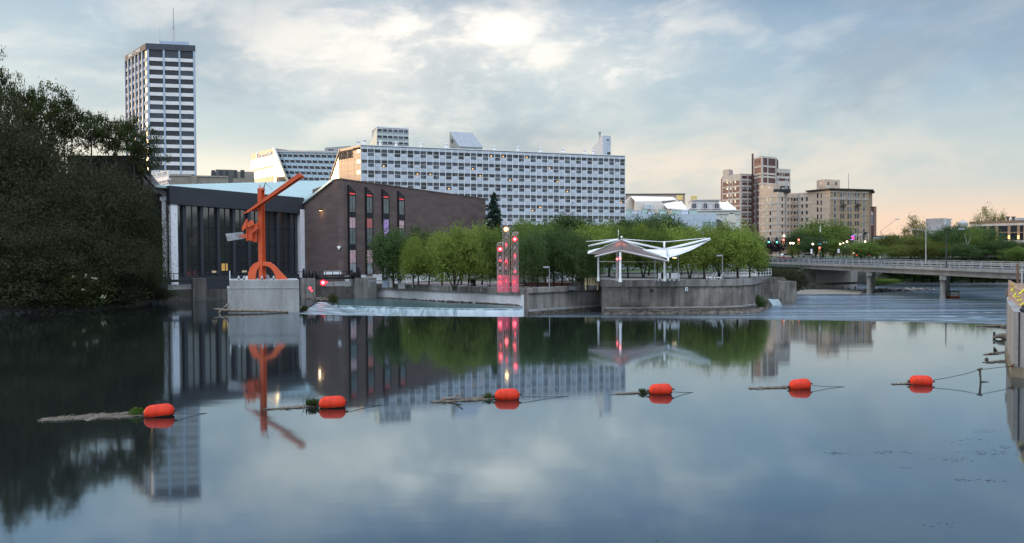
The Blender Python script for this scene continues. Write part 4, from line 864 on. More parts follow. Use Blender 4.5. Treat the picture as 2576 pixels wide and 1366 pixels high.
mb = MB(); mb.prism([xy(U1.O), xy(U1.E), xy(U2.E), (U2.E.x, U2.E.y+6), (U1.O.x+3, U1.O.y+9)], zw-1, zu); mb.build('upper_storey', m_tan, r)
for F, x, y, g in ((U1, 722, 547, lite), (U1, 811, 542, lite), (U2, 914, 560, lite)): s, z = F.sz(U9(x), V9(y)); win(F, r, s-.32, s+.32, z-.6, z+.6, .06, g, m_frame, .1)
mb = MB()
for F, x in ((W2, 1045), (W3, 1238)): s, _ = F.sz(U9(x), 520); p = F.pt(s, 0, .35); mb.tube((p.x, p.y, 8), (p.x, p.y, zw-.3), .2, n=7); 
mb.build('downpipe', m_steel, r)
p = W2.pt(3, zw, -2); mb = MB(); mb.box(p.x-1, p.x+6, p.y, p.y+4, zw-.1, zw+1.5); mb.build('roof_unit', m_black, r)
# ---- old hotel with dark cornice
r = thing('old_brick_hotel', 'old cream and ochre brick hotel with dark overhanging cornice', 'hotel', (*xy(P(U9(1690), 500, 338)), 5))
N1 = Fac(U9(1390), 349, U9(1690), 338, 520); N2 = Fac(U9(1690), 338, U9(2242), 345, 520)
zn = N2.Zv(U9(1690), V9(575)); bk4 = Vector((8, 14, 0))
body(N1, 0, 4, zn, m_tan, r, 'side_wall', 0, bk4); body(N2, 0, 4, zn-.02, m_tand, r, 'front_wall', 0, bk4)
mb = MB(); a, b, c = N1.O+N1.n*1.0-N1.x*1.3, N2.O+(N1.n+N2.n).normalized()*1.3, N2.E+N2.n*1.0+N2.x*1.7; q = [xy(a), xy(b), xy(c), (c.x+8, c.y+16), (a.x+8, a.y+14)]
i_ = [xy(N1.O), xy(N2.O), xy(N2.E), (N2.E.x+8, N2.E.y+14), (N1.O.x+8, N1.O.y+13)]
z0 = zn-.1; mb.prism(q, z0+.5, z0+.85); n_ = 5; mb.add([(*p, z0) for p in i_]+[(*p, z0+.5) for p in q], [(k, (k+1) % 5, 5+(k+1) % 5, 5+k) for k in range(5)]); mb.build('cornice', M('dark_cornice', (.06, .065, .06), .6, var=.15), r)
zs = zr(N2, U9(1690), [600, 688, 703, 1215]); mb = MB()
for z, h in zip(zs, (.3, .25, .25, .8)): mb.fbox(N2, 0, N2.w, z-h/2, z+h/2, -.05, .18)
for x in (1775, 1930, 2032, 2062, 2100, 2145, 2200, 2236): s, _ = N2.sz(U9(x), 595); mb.fbox(N2, s-.2, s+.2, 4, zs[3], -.05, .19)
mb.build('stone_band', m_grid, r)
for y in [642, 748, 850, 948, 1055, 1157]:
    for x, w_ in ((1758, .52), (1847, .43), (1882, .43), (1952, .43), (1987, .43), (2056, .43), (2092, .43), (2175, .5)):
        s, z = N2.sz(U9(x), V9(y)); win(N2, r, s-w_, s+w_, z-1.0, z+.95, .05, rng.choice([g_dark, g_dark, g_cur]), m_grid if x in (1758, 2175) or y == 642 else None, .16, sill=True)
for x in (1945, 2060, 2088, 2170): s, z = N2.sz(U9(x), V9(1258)); win(N2, r, s-.45, s+.45, z-.9, z+.9, .05, g_dark)
for y in (655, 757, 857, 957):
    for x in (1513, 1563): s, z = N1.sz(U9(x), V9(y)); win(N1, r, s-.42, s+.42, z-.95, z+.95, .05, g_cur if x == 1563 else g_dark, sill=True)
for x, y in ((1866, 792), (2076, 792), (1970, 1197), (2178, 1197)):
    s, z = N2.sz(U9(x), V9(y)); w_ = 1.3 if x < 2100 else .95; mb = MB(); mb.fbox(N2, s-w_, s+w_, z-.55, z-.4, 0, .9); mb.fbox(N2, s-w_, s+w_, z+.35, z+.45, .8, .9)
    for i in range(13): k = s-w_+2*w_*i/12; mb.fbox(N2, k-.04, k+.04, z-.4, z+.35, .8, .88)
    mb.build('iron_balcony', m_black, r)
mb = MB(); Q1 = Fac(U9(1508), 350, U9(1612), 346, 450); Q2 = Fac(U9(1612), 346, U9(1832), 349, 450); zq = Q2.Zv(U9(1612), V9(420)); mb.prism([xy(Q1.O), xy(Q1.E), xy(Q2.E), (Q2.E.x+2, Q2.E.y+6), (Q1.O.x+2, Q1.O.y+6)], zn, zq); mb.build('roof_penthouse', m_tan, r)
for F, x, g in ((Q1, 1557, lite), (Q2, 1664, g_dark), (Q2, 1776, g_dark)): s, z = F.sz(U9(x), V9(482)); win(F, r, s-.45, s+.45, z-.65, z+.65, .05, g, sill=True)
p = P(U9(1957), V9(540), 348); mb = MB(); mb.tube((p.x, p.y, zn), (p.x, p.y, zat(U9(1957), V9(330), 348)), .16, .10, 6); mb.build('flagpole', m_steel, r)
# neon sign
s, z = N2.sz(2142, 598); nb_ = glow('neon_violet', (.35, .2, 1.0), 3.0); nr_ = glow('neon_pink', (1.0, .06, .25), 3.0)
sg = thing('neon_sign', 'glowing violet and pink neon sign on the old brick hotel', 'neon sign', N2.pt(s, z, .8))
mb = MB(); mb.fbox(N2, s-1.1, s+1.1, z-1.1, z+1.3, .19, .65); mb.build('sign_box', m_black, sg)
mb = MB(); q = [N2.pt(s+x, z+y, .78) for x, y in ((-1.0, .2), (-.75, .25), (-.55, .8), (0, 1.05), (.55, .8), (.75, .25), (1.0, .2))]; mb.path(q, .10, 5); mb.fbox(N2, s-1.0, s+1.0, z-.95, z-.72, .66, .8); mb.build('neon_outline', nb_, sg)
mb = MB(); mb.fbox(N2, s-.85, s+.85, z-.5, z-.2, .66, .8); mb.fbox(N2, s-.5, s+.5, z-.1, z+.55, .66, .8); mb.build('neon_fill', nr_, sg)
for u in (2127.8, 2146):
    s, z = N2.sz(u, 633.5); mb = MB(); mb.fbox(N2, s-.35, s+.35, z-.8, z+.8, .02, .4); mb.build('entrance_lamp', glow('entrance_glow', (1., .75, .42), 3.2), r)
# ---- dark brick church tower
r = thing('church_tower', 'dark brick church tower with pointed arch window', 'church', (*xy(P(U9(2300), 560, 352)), 5))
T = Fac(U9(2248), 352, U9(2345), 353, 560); zt = T.Zv(U9(2250), V9(830)); body(T, 7, 4, zt, m_redd, r)
mb = MB(); mb.fbox(T, T.w-1.3, T.w+.1, 4, T.Zv(U9(2340), V9(812)), -6, .4); mb.fbox(T, -.2, .9, 4, zt+.3, -6, .3); mb.build('buttress', m_redb, r)
sa, zA = T.sz(U9(2262), V9(1080)); sb, zB = T.sz(U9(2314), V9(915)); md = (sa+sb)/2
mb = MB(); mb.fpoly(T, [(sa, zA), (sb, zA), (sb, zB-.8), (sb-.5, zB+.4), (md, zB+1.2), (sa+.5, zB+.4), (sa, zB-.8)], 0, .2); mb.build('arched_window', m_grid, r)
mb = MB(); mb.fbox(T, md-.8, md-.12, zA+.3, zB-.5, .2, .24); mb.fbox(T, md+.12, md+.8, zA+.3, zB-.5, .2, .24); mb.build('lancet_pane', g_cur, r)
# ---- ornate white theatre, with its annex
def dm(x, y): return 1572.3+.12207*x, 490.6+.12207*y
m_orn = M('pale_terracotta', (.56, .55, .52), .7, var=.06); m_cream = M('cream_render', (.66, .60, .52), .7, var=.05); m_memb = M('white_roof_membrane', (.80, .78, .74), .6, var=.04); m_ann = M('annex_panel', (.46, .53, .60), .5, var=.05)
r = thing('ornate_theatre', 'ornate pale theatre with arched windows and white pitched roofs', 'theatre', (*xy(P(1740, 540, 300)), 5))
MF = Fac(1690, 300, 1861.5, 300, 520); zb0 = MF.Zv(1800, dm(0, 310)[1])
body(MF, 24, 4, zb0, m_orn, r, 'front_wall')
mb = MB(); mb.fbox(MF, -.2, MF.w+.2, zb0-.35, zb0+.1, -1, .5); z = MF.Zv(1800, dm(0, 378)[1]); mb.fbox(MF, 0, MF.w, z-.25, z+.15, -.1, .3); mb.build('cornice', m_orn, r)
pts = MF.poly([dm(1300, 300), dm(1340, 270), dm(1375, 230), dm(1380, 110), dm(1940, 105), dm(1930, 235), dm(1960, 275), dm(2020, 300)]); mb = MB(); mb.fpoly(MF, pts, -6, .25); mb.build('raised_parapet', m_orn, r)
a, b = MF.sz(*dm(1370, 112))[0], MF.sz(*dm(1945, 108))[0]; z = MF.Zv(1770, dm(0, 108)[1]); mb = MB(); mb.fbox(MF, a-.4, b+.3, z, z+.3, -6.3, .7); mb.build('parapet_cap', m_cream, r)
for x in (1420, 1648, 1880):
    s, z0 = MF.sz(*dm(x, 285)); z1 = MF.Zv(*dm(x, 190)); mb = MB(); w_ = 1.25
    mb.fpoly(MF, [(s-w_*.62, z0+.2)]+[(s+w_*.62, z0+.2)]+[(s+w_*.62*math.cos(t*math.pi/6), z1-.4+w_*.62*math.sin(t*math.pi/6)) for t in range(7)], .25, .46); mb.cur = 1
    for k in (-1, 1): mb.fbox(MF, s+k*w_*.8-.25, s+k*w_*.8+.25, z0-.1, z1+.2, .25, .62)
    mb.fbox(MF, s-w_*1.2, s+w_*1.2, z0-.2, z0+.15, .25, .7); mb.fbox(MF, s-w_*1.1, s+w_*1.1, z1+1.3, z1+1.8, .25, .6); mb.fbox(MF, s-.06, s+.06, z0+.2, z1+.3, .46, .52); mb.build('arched_window', [g_blue, M('pinkish_stone', (.52, .44, .43), .7)], r)
s, z = MF.sz(*dm(2190, 440)); mb = MB(); mb.fpoly(MF, [(s+1.3*math.cos(t*.6283), z+1.5*math.sin(t*.6283)) for t in range(10)], 0, .3); mb.build('medallion', m_cream, r)
s, z = MF.sz(*dm(2190, 515)); mb = MB(); mb.fbox(MF, s-1.8, s+1.8, z-1.0, z+1.0, 0, .25); mb.build('carved_panel', m_cream, r)
s, z = MF.sz(*dm(1890, 640)); mb = MB(); c = [(s+2.6*math.cos(t*math.pi/10), z+2.6*math.sin(t*math.pi/10)) for t in range(11)]; mb.fpoly(MF, [(s+2.6, z-4)]+c+[(s-2.6, z-4)], 0, .2); mb.build('portal_arch', m_crown, r)
# pitched roofs and rear hall
HF = Fac(1573, 318, 1680, 322, 510)
g0 = HF.poly([dm(15, 380), dm(15, 140), dm(120, 24), dm(215, 130), dm(215, 380)]); mb = MB(); mb.fpoly(HF, g0, -1, 0); mb.build('rear_gable', m_cream, r)
pa = [HF.pt(*HF.sz(*dm(*q))) for q in ((120, 22), (215, 128), (720, 118))]; bk5 = Vector((0, 14, 0))
ra, rb = P(*dm(120, 22), 318), P(*dm(990, 40), 326); ea, eb = P(*dm(222, 130), 314), P(*dm(730, 118), 316)
mb = MB(); mb.slab([ea, eb, P(*dm(1060, 84), 318), rb, ra], (0, 0, -.3)); mb.build('rear_roof', m_memb, r)
HS = Fac(dm(220, 0)[0], 314, dm(870, 0)[0], 316, 515); q = HS.poly([dm(222, 390), dm(222, 132), dm(728, 122), dm(870, 268), dm(870, 390)]); mb = MB(); mb.fpoly(HS, q, -2, 0); mb.build('rear_wall', m_cream, r)
mb = MB(); mb.slab([P(*dm(870, 268), 310), P(*dm(1298, 296), 304), P(*dm(1150, 110), 318), P(*dm(1050, 84), 322), P(*dm(728, 118), 322)], (0, 0, -.3)); mb.build('middle_roof', m_memb, r)
mb = MB(); mb.slab([P(*dm(1935, 235), 302), P(*dm(2010, 300), 301), P(*dm(2300, 300), 303), P(*dm(2122, 136), 316), P(*dm(1935, 152), 318)], (0, 0, -.3)); mb.build('right_roof', m_memb, r)
AF = Fac(1545, 290, 1802, 290, 560); za = AF.Zv(1700, dm(0, 390)[1])
body(AF, 7, 4, za, m_ann, r, 'annex'); mb = MB()
for i in range(1, 9): mb.fbox(AF, AF.w*i/9-.05, AF.w*i/9+.05, 4, za-.1, 0, .03)
for k in range(1, 6): mb.fbox(AF, 0, AF.w, za-k*2.2-.05, za-k*2.2+.05, 0, .031)
mb.build('panel_joint', m_bluegrey, r)
for i in range(3):
    for k in range(2):
        a, z1 = AF.sz(*dm(1600+92*i, 545+60*k)); b, z0 = AF.sz(*dm(1682+92*i, 598+60*k)); win(AF, r, a, b, z0, z1, .06, M('sky_glass', (.16, .26, .30), .1, spec=.8, var=.2), m_frame, .08)
for x0, x1, y0, y1, mt in ((20, 130, 300, 372, 'g'), (135, 215, 315, 368, 's'), (262, 335, 325, 372, 's'), (345, 465, 290, 372, 'g'), (480, 600, 330, 375, 's'), (690, 860, 308, 378, 'g'), (980, 1155, 315, 380, 'g'), (1160, 1300, 330, 384, 's'), (1330, 1490, 310, 388, 'g')):
    a, z1 = AF.sz(*dm(x0, y0), -3); b, _ = AF.sz(*dm(x1, y0), -3); mb = MB(); mb.fbox(AF, a, b, za-.1, z1, -5, -3); mb.fbox(AF, a-.1, b+.1, z1, z1+.12, -5.1, -2.9); mb.build('roof_unit', M('green_unit', (.36, .45, .40), .5, var=.06) if mt == 'g' else w_hotel, r)
for x0, x1, y0, y1 in ((395, 495, 205, 290), (500, 590, 205, 290)):
    a, z1 = HS.sz(*dm(x0, y0), 2); b, z0 = HS.sz(*dm(x1, y1), 2); mb = MB(); mb.fbox(HS, a, b, z0, z1, .6, 2.4); mb.build('duct_box', w_hotel, r)
for x, y, Yq in ((1125, 48, 318), (1420, 62, 312)):
    p = P(*dm(x, y), Yq); mb = MB(); mb.box(p.x-1, p.x+1, p.y-1, p.y+1, p.z-1.0, p.z+.8); mb.build('yellow_roof_box', M('yellow_box', (.62, .46, .16), .6), r)
F = Fac(1550, 355, 1723, 355, 495); r = thing('flat_roof_store', 'long flat brown building just showing behind the white pitched roofs', 'building', (F.O.x, F.O.y, 5)); zt = F.Zv(1640, 487.6); body(F, 12, 5, zt, M('brown_render', (.36, .28, .21), .8, var=.06), r)
mb = MB(); mb.fbox(F, -.2, F.w+.2, zt-.3, zt+.1, -12, .2); mb.build('roof_edge', m_dk, r)
# ---- long tan brick building at the far right
d4 = lambda x, y: (2201+.2302*x, 503+.2302*y)
RF = Fac(2440, 238, 2620, 224, 600); r = thing('long_brick_building', 'long tan brick building with columned ground floor at right edge', 'building', (RF.O.x, RF.O.y, 5))
zt = RF.Zv(*d4(1300, 248)); m_tan2 = brick('tan_brick_right', (.40, .26, .15), (.35, .225, .13), (.36, .27, .19)); body(RF, 14, 9.6, zt, m_tan2, r)
mb = MB(); z = RF.Zv(*d4(1400, 270)); mb.fbox(RF, 0, RF.w, z-.3, z+.35, 0, .2); mb.build('stone_band', m_grid, r)
mb = MB(); mb.fbox(RF, -.2, RF.w, zt-.1, zt+.5, -14, .15); mb.build('parapet', M('dark_tan', (.22, .15, .10), .8), r)
for x in (1170, 1200, 1265, 1297, 1365, 1398, 1432, 1500, 1535, 1603):
    for y in (305, 402):
        s, z = RF.sz(*d4(x, y)); win(RF, r, s-.42, s+.42, z-1.15, z+1.15, .06, g_dark, sill=True)
mb = MB(); z = RF.Zv(*d4(1500, 460)); mb.fbox(RF, RF.S(2500), RF.w, z-.45, z+.45, -3, 1.2); z = RF.Zv(*d4(1500, 567)); mb.fbox(RF, RF.S(2520), RF.w, z-.25, z+.3, -3, .8); mb.build('white_fascia', m_grid, r)
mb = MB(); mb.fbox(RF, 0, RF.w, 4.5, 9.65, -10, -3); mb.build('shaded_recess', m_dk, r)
for x in (1465, 1567, 1660): s, _ = RF.sz(*d4(x, 520)); mb = MB(); mb.fbox(RF, s-.5, s+.5, 4.5, 9.6, -.6, .5); mb.fbox(RF, s-.7, s+.7, 9.2, 9.7, -.7, .7); mb.build('brick_column', m_tan2, r)
for x, y in ((1328, 420), (1465, 405), (1568, 405)): s, z = RF.sz(*d4(x, y)); mb = MB(); mb.fbox(RF, s-.16, s+.16, z-.5, z+.4, 0, .25); mb.build('wall_lamp', glow('amber_wall_lamp', (1., .6, .2), 3.0), r)
for x in (1452, 1513): p = P(*d4(x, 232), 236); mb = MB(); mb.tube((p.x, p.y, zt), (p.x, p.y, zt+1.6), .35, n=8); mb.tube((p.x, p.y, zt+1.6), (p.x, p.y, zt+1.9), .6, n=8); mb.build('roof_cowl', m_dk, r)
a, b = P(*d4(1568, 215), 236), P(*d4(1660, 215), 236); mb = MB(); mb.box(a.x, b.x, a.y, a.y+4, zt, zat(*d4(1600, 195), 236)); mb.build('roof_plant', M('blue_plant', (.35, .42, .46), .5), r)
F = Fac(*[d4(657, 0)[0], 300][:2], d4(745, 0)[0], 298, 560); r = thing('stair_tower_block', 'plain grey block with taller stair tower above the right bank trees', 'building', (F.O.x, F.O.y, 5)); m_gb = M('grey_block', (.42, .41, .41), .7, var=.05)
zt = F.Zv(*d4(700, 200)); body(F, 9, 5, zt, m_gb, r, 'tower'); F2b = Fac(d4(745, 0)[0], 298, d4(798, 0)[0], 302, 560); body(F2b, 6, 5, zt-.03, M('grey_block_shaded', (.30, .29, .29), .7), r, 'tower_side'); s, z = F2b.sz(*d4(768, 230)); win(F2b, r, s-.7, s+.7, z-1.2, z+1.2, .05, m_frame)  # side face uses a darker copy of the grey, shade put into the colour
F3b = Fac(d4(560, 0)[0], 296, d4(900, 0)[0], 296, 570); body(F3b, 8, 5, F3b.Zv(*d4(700, 310)), m_gb, r, 'low_wing')
p = P(*d4(960, 245), 320); r = thing('small_dome', 'small grey dome with finial above the right bank trees', 'dome', (p.x, p.y, 5)); w_ = 1.8
mb = MB(); mb.lathe([(w_, 4.5), (w_, p.z-.3), (w_*.95, p.z-.1), (w_*.75, p.z+.3), (w_*.4, p.z+.65), (.1, p.z+.8)], (p.x, p.y, 0), 14); mb.build('dome_shell', m_gb, r)
mb = MB(); mb.lathe([(.15, p.z+.7), (.18, p.z+1.0), (.04, p.z+1.5)], (p.x, p.y, 0), 8); mb.build('finial', m_gb, r)
F = Fac(2205, 330, 2262, 328, 600); r = thing('low_dark_shop', 'low dark flat building with pale glazed front right of the church', 'building', (F.O.x, F.O.y, 5)); zt = F.Zv(2230, 592.5); body(F, 9, 5, zt, m_dk, r); a, b = F.S(2222), F.S(2236.5)
mb = MB(); mb.fbox(F, a, b, 5, zt-.3, 0, .3); mb.build('pale_front', m_ann, r)
for i in range(3): s = a+(b-a)*(i+.5)/3; win(F, r, s-.55, s+.55, zt-4, zt-2, .36, g_dark)
# ================================================================== SCULPTURE ON ITS PEDESTAL
m_or = M('orange_paint', (.62, .105, .035), .45, var=.10, scale=1.2); m_or2 = M('orange_paint_worn', (.55, .10, .045), .5, var=.12, scale=1.5)
YS = 91.5; pl_, pr_ = P(573, 785, YS), P(753, 785, YS); zpt = zat(660, 705, YS)
r = thing('pedestal', 'large pale concrete block standing in the water under the orange sculpture', 'pedestal', ((pl_.x+pr_.x)/2, YS, 0))
kq = (YS+7)/YS
def blk(mb, x0, x1, y0, z0, z1): mb.prism([(x0, y0), (x1, y0), (x1*kq-.3, y0+7), (x0*kq, y0+7)], z0, z1)
mb = MB(); blk(mb, pl_.x, pr_.x, YS, -2, zpt-.95); mb.build('base_block', concrete('pedestal_concrete', (.36, .365, .36), .72, (.8, .8, .12), blotch=.12), r)
mb = MB(); blk(mb, pl_.x+.22, pr_.x-.02, YS+.06, zpt-.94, zpt); mb.build('cap_block', MATS['pedestal_concrete'], r)
mb = MB(); blk(mb, pl_.x-.03, pr_.x+.03, YS-.04, zpt-.96, zpt-.90); mb.build('ledge', m_conc_l, r)
YC = YS+3.2; K = 2000/YC
def sp(x, y, d=0.0):
    """point of the sculpture from its photo position, at depth d behind the pole axis"""
    return P(534.6+.2992*x, 408.8+.2992*y, YC+d)
base = Vector((sp(415, 985).x, YC, zpt))
r = thing('sculpture', 'orange steel beam sculpture with tilted boom on a concrete block', 'sculpture', base)
def plate(pts, d0, d1, name, mat=None, parent=None):
    o = Vector((0, d1-d0, 0)); mb = MB(); mb.slab([sp(x, y, d0) for x, y in pts], o); return mb.build(name, mat or m_or, parent or r)
a, b = sp(408, 232), sp(418, 985); b.z = zpt; dr = (b-a).normalized(); t_ = Vector((math.cos(.5), -math.sin(.5), 0)); n_ = Vector((math.sin(.5), math.cos(.5), 0))
mb = MB(); 
for o, w, h in ((n_*.26, .56, .06), (n_*-.26, .56, .06), (Vector(), .06, .50)): mb.beam(a+o, b+o, w, h, n_)
mb.build('mast', m_or, r)
mb = MB(); c = sp(409, 226); mb.box(c.x-.36, c.x+.36, c.y-.36, c.y+.36, c.z-.12, c.z+.10)
for dx in (-.22, -.05, .12, .24): mb.tube(c+Vector((dx, 0, 0)), c+Vector((dx, 0, .35+.2*(dx < 0))), .04, n=6)
mb.build('mast_cap', m_or2, r)
mb = MB(); e1_, e2_ = sp(405, 215), sp(398, 305); mb.tube(e1_+Vector((0, -.3, 0)), e2_+Vector((0, -.3, 0)), .09, n=7); mb.build('hinge_bar', m_or2, r)
arch_o = [(297, 987), (300, 930), (315, 885), (345, 850), (385, 833), (430, 832), (480, 838), (515, 860), (545, 890), (585, 935), (632, 987)]
arch_i = [(535, 987), (528, 950), (510, 915), (485, 885), (455, 870), (425, 868), (395, 875), (370, 905), (362, 950), (360, 987)]
mb = MB(); n = len(arch_o); m2 = len(arch_i); io = [arch_i[m2-1-round(i*(m2-1)/(n-1))] for i in range(n)]
for dd in (0,):
    fo = [sp(x, y, -.30) for x, y in arch_o]; fi = [sp(x, y, -.30) for x, y in io]; th = Vector((0, .28, 0))
    for p in (fo[0], fo[-1], fi[0], fi[-1]): p.z = zpt
    vs = fo+fi+[p+th for p in fo]+[p+th for p in fi]; fs = []
    for i in range(n-1): fs += [(i, i+1, n+i+1, n+i), (3*n+i, 3*n+i+1, 2*n+i+1, 2*n+i), (2*n+i, 2*n+i+1, i+1, i), (n+i, n+i+1, 3*n+i+1, 3*n+i)]
    fs += [(0, n, 3*n, 2*n), (n-1, 2*n-1+0, 4*n-1, 3*n-1)]
    mb.add(vs, fs)
mb.build('arched_base_plate', m_or, r)
p0, p1 = sp(268, 422, -.9), sp(738, 101, -1.4); bd = (p1-p0).normalized(); bn = Vector((.18, 1, .05)); bn = (bn-bd*bn.dot(bd)).normalized(); bu = bd.cross(bn)*-1
if bu.z < 0: bu = -bu
mb = MB(); mb.beam(p0-bd*.35, p1, .60, .055, bn) if False else None
w_ = .62
mb.slab([p0-bd*.45+bu*.02, p1+bu*.26-bd*.1, p1-bu*.22+bd*.15, p0+bd*.5-bu*.22], bn*.06)           # near flange, cut to a point
q0, q1 = p0+bn*w_-bu*.05, p1+bn*w_-bu*.05
mb.slab([q0+bd*.35+bu*.02, q1+bu*.22, q1-bu*.26+bd*.15, q0+bd*.95-bu*.26], bn*.06)
mb.slab([p0+bd*.15, p1, p1+bn*w_, p0+bn*w_+bd*.5], bu*.06)
mb.build('tilted_boom', m_or, r)
mb = MB(); mb.tube(sp(428, 232), sp(446, 166), .05, n=5); mb.tube(sp(446, 170), sp(505, 228), .02, n=4); mb.build('stay_cable', m_black, r)
mb = MB(); pts = [sp(262, 420, -.8), sp(263, 450, -.7), sp(258, 500, -.6), sp(262, 545, -.6)]; mb.path(pts, .035, 5); mb.build('hanging_chain', m_black, r)
hc = bpy.data.objects.new('hanging_cluster', None)
c0 = MB()
for (xs, ys, d0, d1) in (((284, 290, 290, 284), (540, 540, 658, 658), -.75, -.25), ((324, 331, 331, 324), (545, 545, 660, 660), -.75, -.25), ((286, 328, 328, 286), (540, 545, 656, 656), -.53, -.48)):
    c0.slab([sp(x, y, d0) for x, y in zip(xs, ys)], Vector((0, d1-d0, 0)))
c0.slab([sp(x, y, -.5) for x, y in ((279, 475), (288, 472), (296, 540), (284, 545))], Vector((0, .4, 0)))
cl = c0.build('hanging_cluster', m_or, r)
for nm, pts, d0, d1, mt in (('cut_plate', [(245, 545), (281, 480), (287, 540), (262, 570), (247, 573)], -.8, -.72, m_or), ('cut_plate', [(288, 518), (322, 483), (341, 490), (346, 525), (300, 548)], -.85, -.6, m_or), ('cut_plate', [(343, 528), (378, 503), (376, 578), (360, 588), (334, 560)], -.45, -.36, m_or), ('horn_plate', [(216, 612), (258, 606), (283, 598), (284, 634), (264, 636), (224, 618)], -.7, -.5, m_or2), ('horn_plate', [(329, 588), (345, 566), (388, 540), (386, 549), (356, 576), (334, 594)], -.9, -.6, m_or2), ('cut_plate', [(330, 600), (375, 562), (373, 670), (333, 668), (330, 640)], -.2, -.1, m_or)):
    plate(pts, d0, d1, nm, mt, cl)
plate([(109, 600), (258, 582), (264, 640), (126, 661)], -.62, -.57, 'metal_paddle', M('weathered_aluminium', (.34, .34, .35), .5, .4, var=.35, scale=2.2))
mb = MB(); c = sp(436, 987, .35); c.z = zpt
mb.add([(c.x+.68*math.cos(math.pi*i/12), c.y, c.z+.68*math.sin(math.pi*i/12)) for i in range(13)]+[(c.x+.68*math.cos(math.pi*i/12), c.y+.08, c.z+.68*math.sin(math.pi*i/12)) for i in range(13)], [tuple(range(12, -1, -1)), tuple(range(13, 26))]+[(i, i+1, 14+i, 13+i) for i in range(12)]); mb.build('round_plate', m_steel, r)
for i, (x, wd) in enumerate(((221, 'first'), (266, 'second'), (416, 'third'), (515, 'last'))):
    p = sp(x, 985, -1.2); p.z = zpt; t = thing('spotlight', f'small pale bullet spotlight on the block edge, {wd} from its left', 'spotlight', p, group='bullet spotlights around the sculpture')
    mb = MB(); mb.tube(p, p+Vector((0, 0, .12)), .10, n=8); mb.build('stand', m_black, t)
    mb = MB(); mb.lathe([(.13, .10), (.15, .18), (.14, .30), (.06, .46), (.02, .48)], p, 10); mb.build('lamp_housing', m_steel, t)
p = sp(146, 990, -2.6); p.z = zpt; mb = MB(); mb.tube(p, p+Vector((0, 0, 1.1)), .05, n=7); tag(mb.build('marker_rod', m_whitep), 'thin white rod standing at the left edge of the concrete block', 'rod')
p = sp(290, 985, .2); p.z = zpt; mb = MB(); mb.box(p.x-.12, p.x+.12, p.y-.1, p.y+.1, p.z, p.z+.38); mb.box(p.x-.14, p.x+.14, p.y-.12, p.y+.12, p.z+.38, p.z+.42); tag(mb.build('power_box', m_whitep), 'small white power box beside the arched orange base', 'power box')
# logs at its foot
mb = MB(); a, b = PZ(562, 779, .35), PZ(726, 785.5, .12); rng = random.Random(6); prev = a
a.y = YS-.5; b.y = YS-.55; a.x = P(563, 780, YS-.5).x; b.x = P(725, 785, YS-.5).x
for i in range(1, 11): q = a.lerp(b, i/10)+Vector((0, rng.uniform(-.04, .04), rng.uniform(-.03, .03))); mb.tube(prev, q, .20-.008*i, .192-.008*i, 8); prev = q
k = a+Vector((-.3, 0, .05)); mb.tube(a, k, .19, .16, 8); mb.tube(k, k+Vector((-.9, .1, .10)), .15, .03, 7); mb.tube(k+Vector((.4, 0, .12)), k+Vector((.9, .1, .75)), .22, .08, 7); mb.tube(k, k+Vector((-.25, -.1, -.5)), .14, .12, 6)
tag(mb.build('driftwood_log', m_drift, smooth=True), 'long waterlogged trunk lying along the foot of the pale block', 'log')
rng = random.Random(9); mb = MB(); c = PZ(762, 780, 0)
for i in range(5): mb.ball((c.x+rng.uniform(-.4, .7), c.y+rng.uniform(-.3, .5), .1+.15*rng.random()), rng.uniform(.2, .5), 7, .7)
tag(mb.build('mossy_rock', m_rock), 'mossy rock clump at the right foot of the pale block', 'rock')
# ================================================================== RIVER GATES IN FRONT OF THE THEATRE
GA, GB = (X_(395, 116), 116.0), (X_(912, 129), 129.0); GW = Fac.of(GA, GB)
r = thing('river_gate_wall', 'dark concrete gate wall with piers in front of the theatre', 'gate wall', (GA[0], GA[1], 0))
def gz(u, v): return GW.sz(u, v)
mb = MB(); mb.fbox(GW, GW.S(395), GW.S(892), -1.5, 1.55, -.6, 0); mb.build('gate_sill_wall', m_conc_d, r)
mb = MB(); mb.fbox(GW, GW.S(395), GW.S(900), -1.2, .30, 0, .9); mb.build('lower_apron', m_conc_d, r)
for u0, u1, vt in ((483, 516, 701), (754, 786, 699.5), (888, 939, 699)):
    s0, z = gz(u0, vt); s1 = GW.S(u1); mb = MB(); mb.fbox(GW, s0, s1, -1.8, z, -2.5, 1.6); mb.build('pier', m_conc_d if u0 < 500 else m_conc, r)
mb = MB(); z = gz(640, 702)[1]; mb.fbox(GW, 0, GW.S(888), z-.25, z+.12, -.5, .4); mb.fbox(GW, 0, GW.S(888), z+.95, z+1.05, -.06, .06); mb.build('walkway_beam', m_black, r)
mb = MB()
n = 26
for i in range(n+1): s = GW.S(888)*i/n; mb.fbox(GW, s-.05, s+.05, z+.12, z+.95, -.05, .05)
mb.build('railing_post', m_black, r)
for u0, u1 in ((421, 480), (603, 640), (640, 700), (820, 840), (842, 885)):
    s0, s1 = GW.S(u0), GW.S(u1); mb = MB(); mb.fbox(GW, s0, s1, 1.62, 2.35, -.95, -.75); mb.build('gate_panel', m_whitep, r)
s0, s1 = GW.S(822), GW.S(866); z2 = gz(840, 694)[1]; mb = MB(); mb.fbox(GW, s0, s1, z2-.05, z2+.75, -2.6, -2.4); mb.build('gate_panel', m_whitep, r)
hz = gz(830, 692)[1]; ha, hb = GW.pt(GW.S(757), hz, .5), GW.pt(GW.S(905), hz, .5)
r = thing('gate_hoist', 'black hoist shaft with toothed wheels above the river gates', 'hoist', ha)
mb = MB(); mb.tube(ha, hb, .11, n=8); mb.build('shaft', m_black, r)
